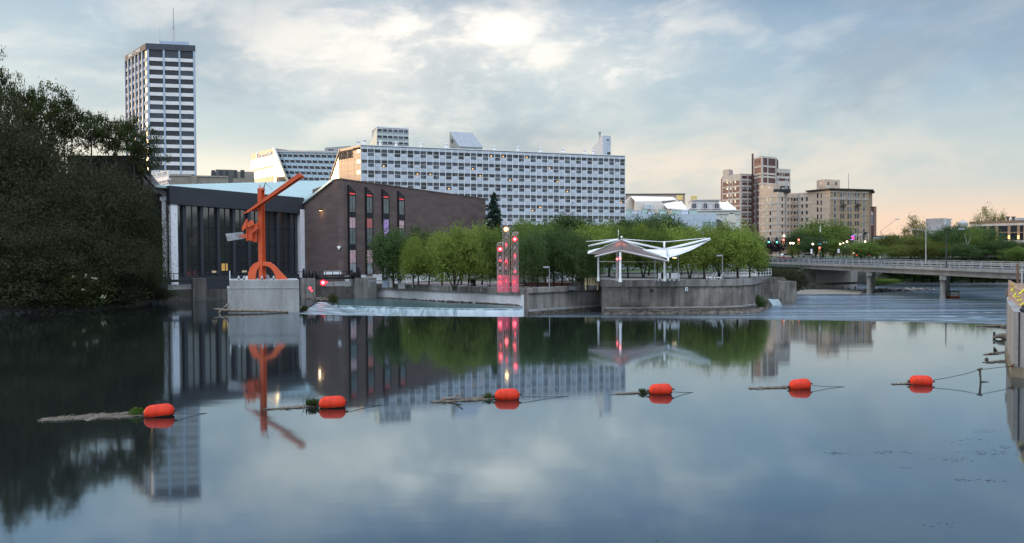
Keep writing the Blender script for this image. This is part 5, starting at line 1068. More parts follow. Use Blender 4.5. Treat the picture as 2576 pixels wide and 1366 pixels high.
for u, rad in ((762, 1.0), (777, .75), (794, .7), (882, .75), (899, 1.25)):
    s = GW.S(u); p = GW.pt(s, hz+.1, .5); ax = GW.x; mb = MB(); mb.tube(p-ax*.10, p+ax*.10, rad, n=20); mb.build('wheel', m_black, r)
for u in (770, 786, 890): s = GW.S(u); mb = MB(); mb.fbox(GW, s-.2, s+.2, hz-1.6, hz+.4, .2, .9); mb.build('bearing_stand', m_black, r)
def red_lamp(u, v, Y, rad, label, cat='lamp', st=red_l):
    p = P(u, v, Y); t = thing('signal_lamp', label, cat, p); mb = MB(); mb.tube(p+Vector((0, .05, 0)), p+Vector((0, .35, 0)), rad*1.05, rad*.7, 12); mb.build('lamp_housing', m_black, t)
    if rad > .3: mb = MB(); mb.tube(p+Vector((0, -.02, 0)), p+Vector((0, .06, 0)), rad*1.5, rad*1.4, 16); mb.build('halo_disc', glow('red_halo', (1., .02, .05), 1.3), t)  # glowing disc added behind the lens as the lamp's red halo
    mb = MB(); mb.lathe([(rad, 0), (rad*.8, -.10), (rad*.4, -.16)], p, 12) if False else mb.ball(p, rad*.92, 12); mb.build('lens', st, t); return t
red_c = glow('red_lamp_core', (1.0, .13, .14), 5.5)
red_lamp(812.5, 711, 126, .32, 'bright red floodlight on the gate wall right of the sculpture', st=red_c); red_lamp(822.5, 710, 126, .15, 'smaller red lamp just right of the bright gate floodlight', st=red_l)
red_lamp(780, 725, 121, .22, 'dim oval red glow added as a reflection low on the gate pier', st=red_l); red_lamp(784.5, 731.5, 121, .15, 'lowest tiny red glow added as a reflection beneath the oval one', st=red_l)  # red reflections on the pier, set as small glowing balls
rng = random.Random(21)
def branch_pile(name, label, u, v, z, n, L0, spread, mat=m_drift, th=.12):
    c = PZ(u, v, z); mb = MB()
    for i in range(n):
        a = rng.uniform(-.5, .5) if rng.random() < .7 else rng.uniform(-1.5, 1.5); Ln = L0*rng.uniform(.4, 1); p = c+Vector((rng.uniform(-spread, spread), rng.uniform(-.8, .8), rng.uniform(0, .25))); d = Vector((math.cos(a), math.sin(a)*.6, rng.uniform(-.02, .35)*(rng.random() < .5))).normalized()*rng.choice((-1, 1))
        q = p+d*Ln*.5+Vector((0, 0, .05)); e = q+(d+Vector((rng.uniform(-.3, .3), 0, rng.uniform(-.2, .4)))).normalized()*Ln*.5; mb.tube(p, q, th*rng.uniform(.6, 1.3), th*.7, 6); mb.tube(q, e, th*.7, th*.2, 6)
        if i % 3 == 0: mb.tube(q, q+Vector((rng.uniform(-.6, .6), 0, rng.uniform(.3, .9))), th*.5, th*.15, 5)
    return tag(mb.build(name, mat, smooth=True), label, 'driftwood')
branch_pile('driftwood', 'dark root wad stranded at the top of the rapid', 812, 756, -.2, 16, 2.4, 1.1, M('wet_wood', (.10, .08, .065), .9, scale=3, var=.4), .22)
branch_pile('driftwood', 'pale driftwood branches stranded beside the white river wall', 925, 745, -.5, 16, 3.4, 3.0)
branch_pile('driftwood', 'small dark branches on the shore left of the concrete block', 445, 749, .1, 9, 2.2, 2.2, MATS['wet_wood'])
# ================================================================== LIGHT TOWERS
def dl(x, y): return 1195+.198*x, 534.6+.198*y
m_truss = M('red_tinted_truss', (.50, .36, .37), .45, .3, var=.08); m_pinkp = M('red_lit_panel', (.48, .17, .22), .5, var=.4, scale=.9, alpha=.42, emis=(.95, .08, .16), es=.30)  # truss steel tinted pink, the red lamplight put into its colour
def light_tower(x0, x1, xs, ytop, yf, ylamp, lamp_mat, label, Y, spots):
    a = P(*dl(x0, 965), Y); b = P(*dl(x1, 965), Y); w = b.x-a.x; dp = .62; zb = ZP+.0; zf = zat(*dl(x0, yf), Y); zt = zat(*dl(x0, ytop), Y+dp)
    sk = (xs-x1)*.198*Y/2000-dp*(b.x/Y)    # sideways offset so the side face shows
    A, B = Vector((a.x, Y, 0)), Vector((b.x, Y, 0)); Cc, D = Vector((b.x+sk+dp*b.x/Y, Y+dp, 0)), Vector((a.x+sk+dp*b.x/Y, Y+dp, 0))
    t = thing('light_tower', label, 'light tower', (a.x+w/2, Y, zb), group='red lit truss towers on the plaza')
    up = lambda p, z: Vector((p.x, p.y, z)); mb = MB()
    for p, z in ((A, zf), (B, zf), (Cc, zt), (D, zt)): mb.tube(up(p, zb), up(p, z), .026, n=5)
    mb.tube(up(A, zf), up(D, zt), .035, n=5); mb.tube(up(B, zf), up(Cc, zt), .035, n=5); mb.tube(up(D, zt), up(Cc, zt), .035, n=5); mb.tube(up(A.lerp(B, .5), zf), up(D.lerp(Cc, .5), zt), .03, n=5)
    mb.build('frame', m_truss, t); mb = MB(); z = zb+.05; hh = .86; k = 0
    while z+hh <= zf+.02:
        for p, q in ((A, B), (B, Cc), (Cc, D), (D, A)):
            mb.tube(up(p, z+hh), up(q, z+hh), .020, n=4); mb.tube(up(p, z), up(q, z+hh), .013, n=4); mb.tube(up(q, z), up(p, z+hh), .013, n=4)
        z += hh
    mb.build('lattice_bracing', m_truss, t)
    c = (A+Cc)/2; zl2 = zat(*dl(x0, ylamp), Y)
    mb = MB(); mb.tube(Vector((c.x, Y-.10, zl2)), Vector((c.x, Y+.3, zl2)), .26, .22, 12); mb.build('lamp_can', m_black, t)
    mb = MB(); mb.tube(Vector((c.x, Y-.13, zl2)), Vector((c.x, Y-.08, zl2)), .34, .30, 16); mb.build('lamp_halo', glow('red_halo', (1., .02, .05), 1.3) if lamp_mat is red_c else glow('amber_halo', (.9, .45, .15), .8), t)  # halo around the lens, painted as a glowing disc
    mb = MB(); mb.ball(Vector((c.x, Y-.16, zl2)), .20, 12); mb.build('lamp_lens', lamp_mat, t)
    for y, m_ in spots:
        zz = zat(*dl(x0, y), Y); mb = MB(); mb.ball(Vector((c.x, Y+.2, zz)), .16, 8); mb.box(c.x-.06, c.x+.06, Y+.16, Y+.24, zz+.12, zz+.3); mb.build('spot_fixture', m_, t)
    mb = MB(); zp = zb+2.25
    for p, q, o in ((A, B, Vector((0, -.05, 0))), (B, Cc, Vector((.05, 0, 0)))): mb.slab([up(p, zb)+o, up(q, zb)+o, up(q, zp)+o, up(p, zp)+o], -o*.3)
    mb.build('lit_base_panel', m_pinkp, t)
red_s = glow('red_strip_lamp', (1, .05, .08), 2.5)
dimf = M('floodlight_grey', (.42, .38, .38), .4, .2, var=.1)
light_tower(282, 345, 361, 382, 424, 467, red_c, 'leftmost and shortest red lit truss tower', 107.5, ((580, dimf), (610, red_s), (715, dimf), (820, red_s), (900, red_s)))
light_tower(357, 412, 440, 118, 168, 213, glow('amber_lamp', (1, .70, .30), 9.0), 'tallest truss tower with yellow white lamp on top', 108.4, ((320, dimf), (415, red_s), (455, dimf), (585, dimf), (620, red_s), (715, dimf), (870, red_s)))
light_tower(467, 522, 551, 250, 306, 340, red_c, 'rightmost red lit truss tower near the dark trees', 107.6, ((455, dimf), (552, red_s), (590, dimf), (720, dimf), (752, red_s)))
for (x, y, Yq, e, col) in ((315, 880, 107.1, 14, (1, .06, .08)), (500, 880, 107.1, 14, (1, .06, .08)), (395, 650, 108, 14, (1, .1, .1)), (500, 600, 107.6, 10, (1, .08, .1))):
    l_ = bpy.data.lights.new('tower_light', 'POINT'); l_.energy = e; l_.color = col; l_.shadow_soft_size = .25; lo_ = bpy.data.objects.new('tower_light', l_); COL.objects.link(lo_); lo_.location = P(*dl(x, y), Yq)+Vector((0, .3, 0))
# ================================================================== TENSILE PAVILION
def dp_(x, y): return 1446.5+.1953*x, 553.5+.1953*y
def pv(x, y, Y): return P(*dp_(x, y), Y)
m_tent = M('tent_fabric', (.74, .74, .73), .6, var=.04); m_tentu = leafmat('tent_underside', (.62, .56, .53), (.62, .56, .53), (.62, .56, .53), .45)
r = thing('pavilion', 'white tensile pavilion with upswept wing and round tube frame', 'pavilion', (*xy(pv(600, 700, 108)), ZQ))
pk = pv(600, 245, 106.2); K1 = pv(578, 392, 113.5); Lf = pv(165, 436, 110); Vv = pv(1188, 492, 106.4)
def fabric(pts, th=.05, sub=None, name='canopy', mats=None, sag=0):
    """triangle a,b,c sagging between its corners"""
    a, b, c = pts; n = 10; mb = MB(); idx = {}; nrm = (b-a).cross(c-a).normalized()
    if nrm.z < 0: nrm = -nrm
    for i in range(n+1):
        for j in range(n+1-i):
            k = n-i-j; p = (a*i+b*j+c*k)/n; e = min(i, j, k)/n; s = sag*(1-((i/n)**2+(j/n)**2+(k/n)**2)); idx[(i, j)] = len(mb.v); mb.v.append(tuple(p-Vector((0, 0, s))))
    for i in range(n):
        for j in range(n-i):
            mb.f.append((idx[(i, j)], idx[(i+1, j)], idx[(i, j+1)])); mb.mi.append(0)
            if j < n-i-1: mb.f.append((idx[(i+1, j)], idx[(i+1, j+1)], idx[(i, j+1)])); mb.mi.append(0)
    o = mb.build(name, mats or m_tent, r, smooth=True); s = o.modifiers.new('thickness', 'SOLIDIFY'); s.thickness = th; return o
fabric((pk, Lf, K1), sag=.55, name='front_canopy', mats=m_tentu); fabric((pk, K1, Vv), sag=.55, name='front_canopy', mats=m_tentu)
tip = pv(1742, 256, 110.5); q1 = pv(868, 380, 114); q2 = pv(1180, 378, 116)
fabric((q1, q2, Vv), sag=.08, name='wing_canopy'); fabric((q2, tip, Vv), sag=.6, name='wing_canopy')
fabric((pv(165, 395, 112), pv(385, 350, 112), Lf), sag=.05, name='wing_canopy')
rk = pv(150, 420, 118)
def tube_part(name, pts, rad, mat=m_whitep): mb = MB(); mb.path(pts, rad, 10); return mb.build(name, mat, r, smooth=True)
tube_part('main_tube', [pv(632, 268, 106.6), pv(1140, 376, 110)], .14); tube_part('main_tube', [pv(1160, 378, 110), pv(1742, 240, 109.5)], .15); tube_part('main_tube', [pv(175, 336, 109), pv(555, 252, 106.6)], .14)
tube_part('upper_strut', [pv(615, 246, 106.4), pv(1140, 283, 110)], .05); tube_part('upper_strut', [pv(1150, 283, 110), pv(1690, 232, 109.6)], .05); tube_part('upper_strut', [pv(140, 276, 109.2), pv(560, 245, 106.6)], .045)
tube_part('king_post', [pv(1149, 275, 110), pv(1149, 382, 110)], .15)
tube_part('ridge_tube', [pv(600, 232, 106), pv(600, 250, 108), pv(578, 392, 113.6)], .07); mb = MB(); mb.ball(pv(600, 222, 105.9), .16, 12); mb.build('ridge_cap', m_whitep, r)
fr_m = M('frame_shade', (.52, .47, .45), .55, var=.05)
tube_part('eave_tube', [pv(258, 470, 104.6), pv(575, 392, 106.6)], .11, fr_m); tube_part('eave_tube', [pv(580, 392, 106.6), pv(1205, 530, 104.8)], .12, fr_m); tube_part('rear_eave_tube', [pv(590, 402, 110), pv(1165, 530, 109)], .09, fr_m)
tube_part('tie_rod', [pv(285, 536, 107), pv(1165, 541, 109)], .025, fr_m); mb = MB(); mb.slab([pv(1195, 492, 106), pv(1208, 490, 106), pv(1212, 535, 105), pv(1196, 535, 105)], (0, .3, 0)); mb.build('corner_bracket', m_whitep, r)
mb = MB(); a = pv(1188, 492, 106.2); mb.tube(a, pv(1745, 253, 110.3), .06, n=6); mb.tube(pv(165, 436, 109.8), pv(600, 250, 106), .05, n=6); mb.tube(pv(600, 252, 106), a, .05, n=6); mb.build('edge_cable', m_whitep, r)
for x, Y, top, rad in ((582, 106.7, 392, .165), (541, 110.5, 400, .15), (1153, 109, 532, .145), (300, 111, 470, .14)):
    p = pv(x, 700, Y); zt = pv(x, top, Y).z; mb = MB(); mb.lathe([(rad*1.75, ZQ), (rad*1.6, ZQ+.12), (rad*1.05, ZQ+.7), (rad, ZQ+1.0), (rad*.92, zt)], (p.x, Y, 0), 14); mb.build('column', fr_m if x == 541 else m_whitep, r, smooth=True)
tube_part('mast_rod', [pv(558, 240, 108), pv(558, 125, 108)], .03)
red_lamp(1446.5+.1953*543, 553.5+.1953*503, 110.0, .17, 'left red lamp on the rear pavilion column', st=red_c); red_lamp(1446.5+.1953*580, 553.5+.1953*495, 106.2, .18, 'right red lamp on the front pavilion column', st=red_c)
l_ = bpy.data.lights.new('pavilion_uplight', 'SPOT'); l_.energy = 120; l_.color = (1, .16, .06); l_.shadow_soft_size = .15; l_.spot_size = math.radians(75); l_.spot_blend = 1.0
lo_ = bpy.data.objects.new('pavilion_uplight', l_); COL.objects.link(lo_); lo_.location = pv(585, 470, 107.4); lo_.rotation_euler = (math.radians(165), 0, 0)
# ================================================================== PLAZA FURNITURE
def lamp_post(u, vt, Y, zg, label, lit=False, arm=-1, double=False):
    p = P(u, 700, Y); p.z = zg; t = thing('lamp_post', label, 'lamp post', p, group='lamp posts on the riverside plaza'); zt = zat(u, vt, Y); mb = MB(); mb.tube(p, Vector((p.x, p.y, zt)), .06, .05, 8); mb.build('pole', m_steel, t)
    mb = MB(); mb.box(*sorted((p.x, p.x+arm*.85)), p.y-.12, p.y+.12, zt-.10, zt+.10); mb.build('lamp_head', m_steel, t)
    if lit: mb = MB(); mb.box(*sorted((p.x+arm*.25, p.x+arm*.8)), p.y-.11, p.y+.11, zt-.16, zt-.10); mb.build('lamp_glass', glow('plaza_lamp_glow', (1., .75, .4), 4), t)
    return t
lamp_post(1446.5+.1953*1029, 553.5+.1953*463, 108, ZQ, 'grey unlit lamp post in front of the pavilion tubes'); lamp_post(1446.5+.1953*1331, 553.5+.1953*476, 110, ZQ, 'lit lamp post just right of the white pavilion', True)
lamp_post(1446.5+.1953*1838, 553.5+.1953*470, 120, ZQ, 'thin lit lamp post behind the pale one at the wall bend', True); lamp_post(1446.5+.1953*1899, 553.5+.1953*457, 112.6, ZQ, 'pale lamp post at the bend of the pavilion wall')
lamp_post(1195+.198*944, 672, 112, ZP, 'thin grey lamp post among the dark plaza trees'); lamp_post(1195+.198*1393, 668, 121, ZP, 'grey lamp post beside the yellow slatted bench', True)
lamp_post(930.8+.127*840, 664, 121, ZP, 'thin lamp post among the pale green trees', True); lamp_post(930.8+.127*2328, 655, 124, ZP, 'grey post right of the litter bin near the towers')
red_lamp(1195+.198*152, 534.6+.198*538, 122, .22, 'dim red lamp among leaves left of the truss towers', st=red_l)
def chair(u, Y, zg, label, rz=0):
    p = P(u, 705, Y); t = thing('chair', label, 'chair', (p.x, Y, zg), rz, 'white chairs facing the river'); mb = MB(); mb.box(-.36, .36, -.12, -.04, .38, 1.12); mb.build('backrest', m_whitep, t, local=True)
    mb = MB(); mb.box(-.34, .34, -.04, .52, .36, .44); mb.build('seat', m_whitep, t, local=True)
    for x, y in ((-.3, -.08), (.3, -.08), (-.3, .46), (.3, .46)): mb = MB(); mb.box(x-.035, x+.035, y-.035, y+.035, 0, .36); mb.build('leg', m_whitep, t, local=True)
    return t
for x, l in ((1102, 'first white chair from the pavilion, facing away from the river'), (1141, 'white chair backed against the right pavilion column'), (1199, 'white chair just right of the right pavilion column'), (1244, 'white chair second from the lit lamp post'), (1309, 'white chair standing alone nearest the lit lamp post')): chair(1446.5+.1953*x, 110.4, ZQ, l)
for x, rz, l in ((1742, 1.2, 'left tilted white lounge chair at the wall bend'), (1778, 1.2, 'white lounge chair right beside the left tilted one'), (1864, 1.0, 'white lounge chair beside the pale lamp post')):
    p = P(1446.5+.1953*x, 703, 113.6); t = thing('lounge_chair', l, 'lounge chair', (p.x, p.y, ZQ), rz, 'white lounge chairs at the wall bend'); mb = MB(); mb.beam((0, -.1, .3), (0, -.55, 1.05), .6, .07, (0, 1, 0)); mb.build('backrest', m_whitep, t, local=True); mb = MB(); mb.beam((0, -.15, .28), (0, .55, .42), .6, .07); mb.build('seat', m_whitep, t, local=True)
    for sx in (-.3, .3): mb = MB(); mb.box(sx-.04, sx+.04, -.4, .5, 0, .08); mb.box(sx-.04, sx+.04, -.3, -.2, .08, .42); mb.box(sx-.04, sx+.04, .38, .48, .08, .40); mb.build('side_frame', m_whitep, t, local=True)
p = P(1446.5+.1953*214, 707, 113); t = thing('slatted_bench', 'pale yellow slatted timber bench at the pavilion corner', 'bench', (p.x, p.y, ZP+.65)); m_yel = M('yellow_timber', (.62, .50, .27), .6, var=.1, scale=3)
mb = MB(); mb.box(-.95, .95, -.06, .06, .95, 1.07); mb.box(-.95, .95, -.06, .06, .10, .22)
for i in range(9): x = -.9+1.8*i/8; mb.box(x-.07, x+.07, -.03, .03, .22, .95)
mb.build('slatted_back', m_yel, t, local=True); mb = MB(); mb.box(-.95, .95, .06, .6, .42, .50); mb.build('seat', m_yel, t, local=True)
for x in (-.85, .85): mb = MB(); mb.box(x-.06, x+.06, -.05, .55, -.65, .10); mb.box(x-.06, x+.06, .06, .55, .10, .42); mb.build('leg', m_yel, t, local=True)
def table(u, v, Y, label):
    p = P(u, v, Y); t = thing('round_table', label, 'table', (p.x, Y, ZP), group='round steel tables on the lower plaza'); mb = MB(); mb.tube((0, 0, .70), (0, 0, .76), .62, n=18); mb.build('tabletop', m_steel, t, local=True); mb = MB(); mb.tube((0, 0, 0), (0, 0, .70), .06, n=8); mb.tube((0, 0, 0), (0, 0, .05), .3, n=12); mb.build('pedestal', m_steel, t, local=True)
for x, Y, l in ((1955, 118, 'round steel table below the litter bin'), (2187, 113, 'nearest round steel table left of the truss towers'), (2350, 119, 'round steel table close behind the shortest truss tower')): table(930.8+.127*x, 715, Y, l)
for x, Y, l in ((575, 116, 'round steel table right of the rightmost truss tower'), (1270, 117, 'round steel table beneath the trees by the yellow bench')): table(1195+.198*x, 715, Y, l)
p = P(1190, 705, 126); t = thing('litter_bin', 'dark green square litter bin beneath the plaza trees', 'litter bin', (p.x, p.y, ZP)); m_bin = M('bin_green', (.03, .05, .05), .5, var=.1)
mb = MB(); mb.box(-.42, .42, -.4, .4, 0, 1.05); mb.build('bin_body', m_bin, t, local=True); mb = MB(); mb.box(-.47, .47, -.45, .45, 1.05, 1.22); mb.build('lid', m_bin, t, local=True); mb = MB(); mb.box(-.25, .25, -.42, -.39, .72, .95); mb.build('opening', m_black, t, local=True)
for u, Y, w_, h_, l, mt in ((930.8+.127*1320, 116.5, .62, .62, 'pale blue grey cube seat at the plaza edge', m_conc_l), (930.8+.127*630, 121, .5, .8, 'pale square bollard block beneath the small trees', m_conc_l), (1446.5-8, 113.6, .5, .55, 'dark wire basket seat at the parapet corner', m_dk)):
    p = P(u, 715, Y); mb = MB(); mb.box(p.x-w_, p.x+w_, Y-.3, Y+.3, ZP, ZP+h_-.08); mb.box(p.x-w_-.05, p.x+w_+.05, Y-.35, Y+.35, ZP+h_-.08, ZP+h_); tag(mb.build('block_seat', mt), l, 'block seat')
p = P(970, 710, 126); t = thing('utility_cabinet', 'grey utility cabinet and white post left of the plaza trees', 'cabinet', (p.x, p.y, ZP)); mb = MB(); mb.box(-.5, .5, -.3, .3, 0, 1.0); mb.build('cabinet_box', m_bluegrey, t, local=True); mb = MB(); mb.box(.62, 1.1, -.2, .2, 0, 1.15); mb.build('white_post', m_whitep, t, local=True); mb = MB(); mb.box(-2.8, 2.2, .5, .6, .95, 1.10); 
for x in (-2.7, -.3, 2.1): mb.box(x-.05, x+.05, .5, .6, 0, .95)
mb.build('guard_rail', m_steel, t, local=True)
p = P(1195+.198*1230, 704, 140); t = thing('notice_board', 'low white board and panel behind the dark plaza trees', 'notice board', (p.x, p.y, ZP)); mb = MB(); mb.box(-4.6, 4.2, 0, .2, .5, 2.0); mb.build('white_board', m_whitep, t, local=True); mb = MB(); mb.box(-3.6, -.9, -.06, -.01, .6, 1.8); mb.build('grey_panel', m_ann, t, local=True)
for x in (-4.3, 3.9): mb = MB(); mb.box(x-.1, x+.1, .02, .18, 0, .5); mb.build('leg', m_whitep, t, local=True)
a = P(1280, 706, 129); b = P(1545, 706, 128); mb = MB(); mb.prism([(a.x, 129), (b.x, 126.5), (b.x, 128.0), (a.x, 131)], ZP, ZP+.55); tag(mb.build('planter_wall', brick('planter_brick', (.20, .09, .07), (.17, .075, .06), (.2, .13, .11))), 'low red brick planter wall across the plaza behind the trees', 'planter wall')
a, b = P(1285, 690, 146), P(1880, 690, 146); BWF = Fac.of(xy(a), xy(b)); r = thing('rear_plaza_wall', 'long grey concrete wall with round lit emblems behind the plaza trees', 'wall', (a.x, a.y, ZP)); mb = MB(); mb.fbox(BWF, 0, BWF.w, ZP, BWF.Zv(1500, 686), -.4, 0); mb.build('wall_face', concrete('rear_wall', (.15, .15, .145), .7, blotch=.2), r)
for x in (160, 240, 420, 460): s, z = BWF.sz(1446.5+.1953*x, 693.5); c = BWF.pt(s, z, .05); mb = MB(); mb.tube(c, c-BWF.n*.04, .55, n=14); mb.build('round_emblem', m_conc_l, r)
a, b = P(1500, 670, 165), P(1900, 670, 168); PF = Fac.of(xy(a), xy(b)); r = thing('pale_hall', 'pale blue grey hall wall seen between the trunks behind the pavilion', 'building', (a.x, a.y, ZP)); body(PF, 6, ZP, PF.Zv(1700, 648), M('pale_blue_panel', (.36, .41, .46), .5, var=.1), r); mb = MB()
for i in range(1, 14): mb.fbox(PF, PF.w*i/14-.06, PF.w*i/14+.06, ZP, PF.Zv(1700, 648)-.1, 0, .06)
mb.build('panel_joint', m_bluegrey, r)
# notice on the wall
p = P(1446.5+.1953*1437, 553.5+.1953*890, 111.3); t = thing('wall_notice', 'small white square notice with blue figure on the pavilion wall', 'notice', p); mb = MB(); mb.box(p.x-.17, p.x+.17, p.y-.03, p.y+.06, p.z-.26, p.z+.26); mb.build('board', m_whitep, t)
mb = MB(); mb.box(p.x-.08, p.x+.09, p.y-.045, p.y-.031, p.z-.16, p.z-.02); mb.box(p.x-.03, p.x+.12, p.y-.046, p.y-.032, p.z+.0, p.z+.16); mb.build('blue_figure', M('sign_blue', (.08, .22, .42), .5), t)
# white footbridge ramp behind the wall bend
FA, FBv = P(1800, 697, 120), P(1927, 690, 138); r = thing('footbridge_ramp', 'white railed footbridge ramp rising toward the stone pier', 'footbridge', (*xy(FA), ZQ)); z0, z1 = zat(1800, 700, 120), zat(1927, 693, 138)
mb = MB(); mb.beam(Vector((FA.x, FA.y, z0-.2)), Vector((FBv.x, FBv.y, z1-.2)), 1.8, .35); mb.build('deck', m_dk, r)
for o, nm in ((-.9, 'railing'), (.9, 'railing')):
    mb = MB(); d = (FBv-FA).normalized(); sd = Vector((d.y, -d.x, 0))*o; a = Vector((FA.x, FA.y, z0))+sd; b = Vector((FBv.x, FBv.y, z1))+sd
    for h in (.15, .65, 1.15): mb.beam(a+Vector((0, 0, h)), b+Vector((0, 0, h)), .07, .07)
    for i in range(18): q = a.lerp(b, i/17); mb.beam(q, q+Vector((0, 0, 1.15)), .06, .06, (0, 1, 0))
    mb.build(nm, m_whitep, r)
mb = MB(); q1, q2 = P(1690, 700, 124), P(1800, 696, 121)
for h in (1.0, 1.35): mb.beam(Vector((q1.x, q1.y, ZQ+h)), Vector((q2.x, q2.y, ZQ+h+.2)), .09, .09)
for i in range(9): q = q1.lerp(q2, i/8); mb.beam(Vector((q.x, q.y, ZQ)), Vector((q.x, q.y, ZQ+1.35)), .07, .07, (0, 1, 0))
mb.build('lower_railing', m_whitep, r)
# ================================================================== ROAD BRIDGE
Y_R, Y_L = 128.0, 190.0
def deck_z(t): return 4.15+(3.55-4.15)*t
br0, br1 = P(2013, 661, Y_L), P(2559, 679, Y_R); d_ = Vector((br1.x-br0.x, br1.y-br0.y, 0)); LB = d_.length; d_ = d_.normalized(); nb2 = Vector((d_.y, -d_.x, 0))
if nb2.y > 0: nb2 = -nb2
def BP(s, o, z): return Vector((br0.x+d_.x*s-nb2.x*o, br0.y+d_.y*s-nb2.y*o, z))   # o = distance across, away from the viewer
def bz(s): return 4.15-.60*s/LB
WB = 13.0; s_a, s_b = -22.0, LB+14
r = thing('road_bridge', 'long pale concrete road bridge with steel railings over the river', 'bridge', (br0.x, br0.y, 0))
def girder(mb, s0, s1, o0, o1, f0, f1): mb.box8([BP(s0, o0, f0(s0)), BP(s1, o0, f0(s1)), BP(s1, o1, f0(s1)), BP(s0, o1, f0(s0)), BP(s0, o0, f1(s0)), BP(s1, o0, f1(s1)), BP(s1, o1, f1(s1)), BP(s0, o1, f1(s0))])
mb = MB(); girder(mb, s_a, s_b, -.35, WB+.35, lambda s: bz(s)-.42, lambda s: bz(s)-.13); mb.build('deck_slab', m_conc_b, r)
mb = MB(); girder(mb, s_a, s_b, -.45, .35, lambda s: bz(s)-.44, lambda s: bz(s)+.02); girder(mb, s_a, s_b, WB-.35, WB+.45, lambda s: bz(s)-.44, lambda s: bz(s)+.02); mb.build('kerb_beam', m_conc_b, r)
for o in (.0, 4.2, 8.4, 12.4): mb = MB(); girder(mb, .3, s_b, o, o+.5, lambda s: bz(s)-1.25-.15*s/LB, lambda s: bz(s)-.421); mb.build('girder', concrete('girder_concrete', (.33, .31, .275), .8, (.8, .8, .3), blotch=.14), r)
mb = MB(); girder(mb, s_a, .1, 0.05, .5, lambda s: bz(s)-1.0, lambda s: bz(s)-.421); mb.build('green_steel_girder', M('pale_green_paint', (.36, .44, .36), .6, var=.12), r)
for o, h, nm, gap in ((.05, 1.0, 'near_railing', 2.35), (WB-.05, 1.05, 'far_railing', 2.35)):
    mb = MB(); s = s_a
    while s < s_b: q = BP(s, o, bz(s)+.02); mb.box(q.x-.07, q.x+.07, q.y-.07, q.y+.07, q.z, q.z+h); s += gap
    for k in (.42, .72, 1.0): mb.beam(BP(s_a, o, bz(s_a)+h*k), BP(s_b, o, bz(s_b)+h*k), .09, .10)
    mb.build(nm, m_steel, r)
mb = MB(); girder(mb, s_a, s_b, 2.2, WB-2.2, lambda s: bz(s)-.129, lambda s: bz(s)-.06); mb.build('roadway', m_asph, r)
def s_at(u): 
    rr = ray(u, 690); t = (Vector((br0.x, br0.y, 0))-CAM).dot(nb2)/rr.dot(nb2); p = CAM+rr*t; return (p-Vector((br0.x, br0.y, p.z))).dot(d_)
for u, dm_ in ((2181, .62), (2366, .62)):
    s = s_at(u); 
    mb = MB()
    q0_ = BP(s, .5, 0); vd = Vector((q0_.x, q0_.y, 0)).normalized(); q1_ = q0_+vd*9.5+Vector((vd.y, -vd.x, 0))*.75
    for q in (q0_, q1_): mb.tube((q.x, q.y, -3), (q.x, q.y, bz(s)-2.2), .46, n=14); mb.tube((q.x, q.y, -3), (q.x, q.y, ZL+.55), .53, n=14)
    mb.beam(Vector((q0_.x, q0_.y, .1)), Vector((q1_.x, q1_.y, .1)), .5, 4.6)
    mb.build('pier', m_conc_b, r, smooth=False)
    mb = MB(); a = q0_-vd*.9; b = q1_+vd*.9; a.z = b.z = bz(s)-1.80; mb.beam(a, b, 1.15, .8); mb.build('pier_cap', m_conc_b, r)
# abutment under the left end
mb = MB(); sa = 2.2; a, b = BP(.2, .4, 0), BP(.2, WB, 0); mb.beam(Vector((a.x, a.y, .2)), Vector((b.x, b.y, .2)), 1.2, 6.0, (0, 0, 1)); mb.build('abutment', m_conc_b, r)
mb = MB(); ab0 = P(2004, 700, 186); ab1 = P(2157, 700, 199); AF2 = Fac.of(xy(ab0), xy(ab1)); mb.fbox(AF2, 0, AF2.w, -3, AF2.Zv(2080, 684), -1, 0); mb.build('abutment_wall', concrete('abutment_concrete', (.27, .25, .235), .75, blotch=.15), r)
mb = MB(); a, b = BP(-.6, 0, 0), BP(-.6, 1.6, 0); mb.beam(Vector((a.x+.6, a.y-.9, 1.4)), Vector((a.x+.6, a.y+1.2, 1.4)), 1.9, 2.4); mb.build('bearing_block', m_conc_b, r)
# old timber piles in front of the abutment
rng = random.Random(31)
r2 = thing('timber_trestle', 'row of old timber piles with cross beam before the bridge abutment', 'pile row', (ab0.x, ab0.y-6, ZL))
for i, u in enumerate((2010, 2020, 2030, 2046, 2068, 2086, 2103, 2120, 2136, 2152)):
    p = P(u, 735, 178+i*.9); h = zat(u, 723 if i not in (0, 2) else 718, p.y)+rng.uniform(-.2, .3); mb = MB(); mb.tube((p.x, p.y, -3), (p.x, p.y, h), .17, .14, 7); mb.build('pile', m_log, r2)
a, b = P(2004, 726, 178), P(2158, 726, 187); mb = MB(); mb.beam(Vector((a.x, a.y+.3, -.55)), Vector((b.x, b.y+.3, -.55)), .25, .5); mb.build('cross_beam', m_log, r2)
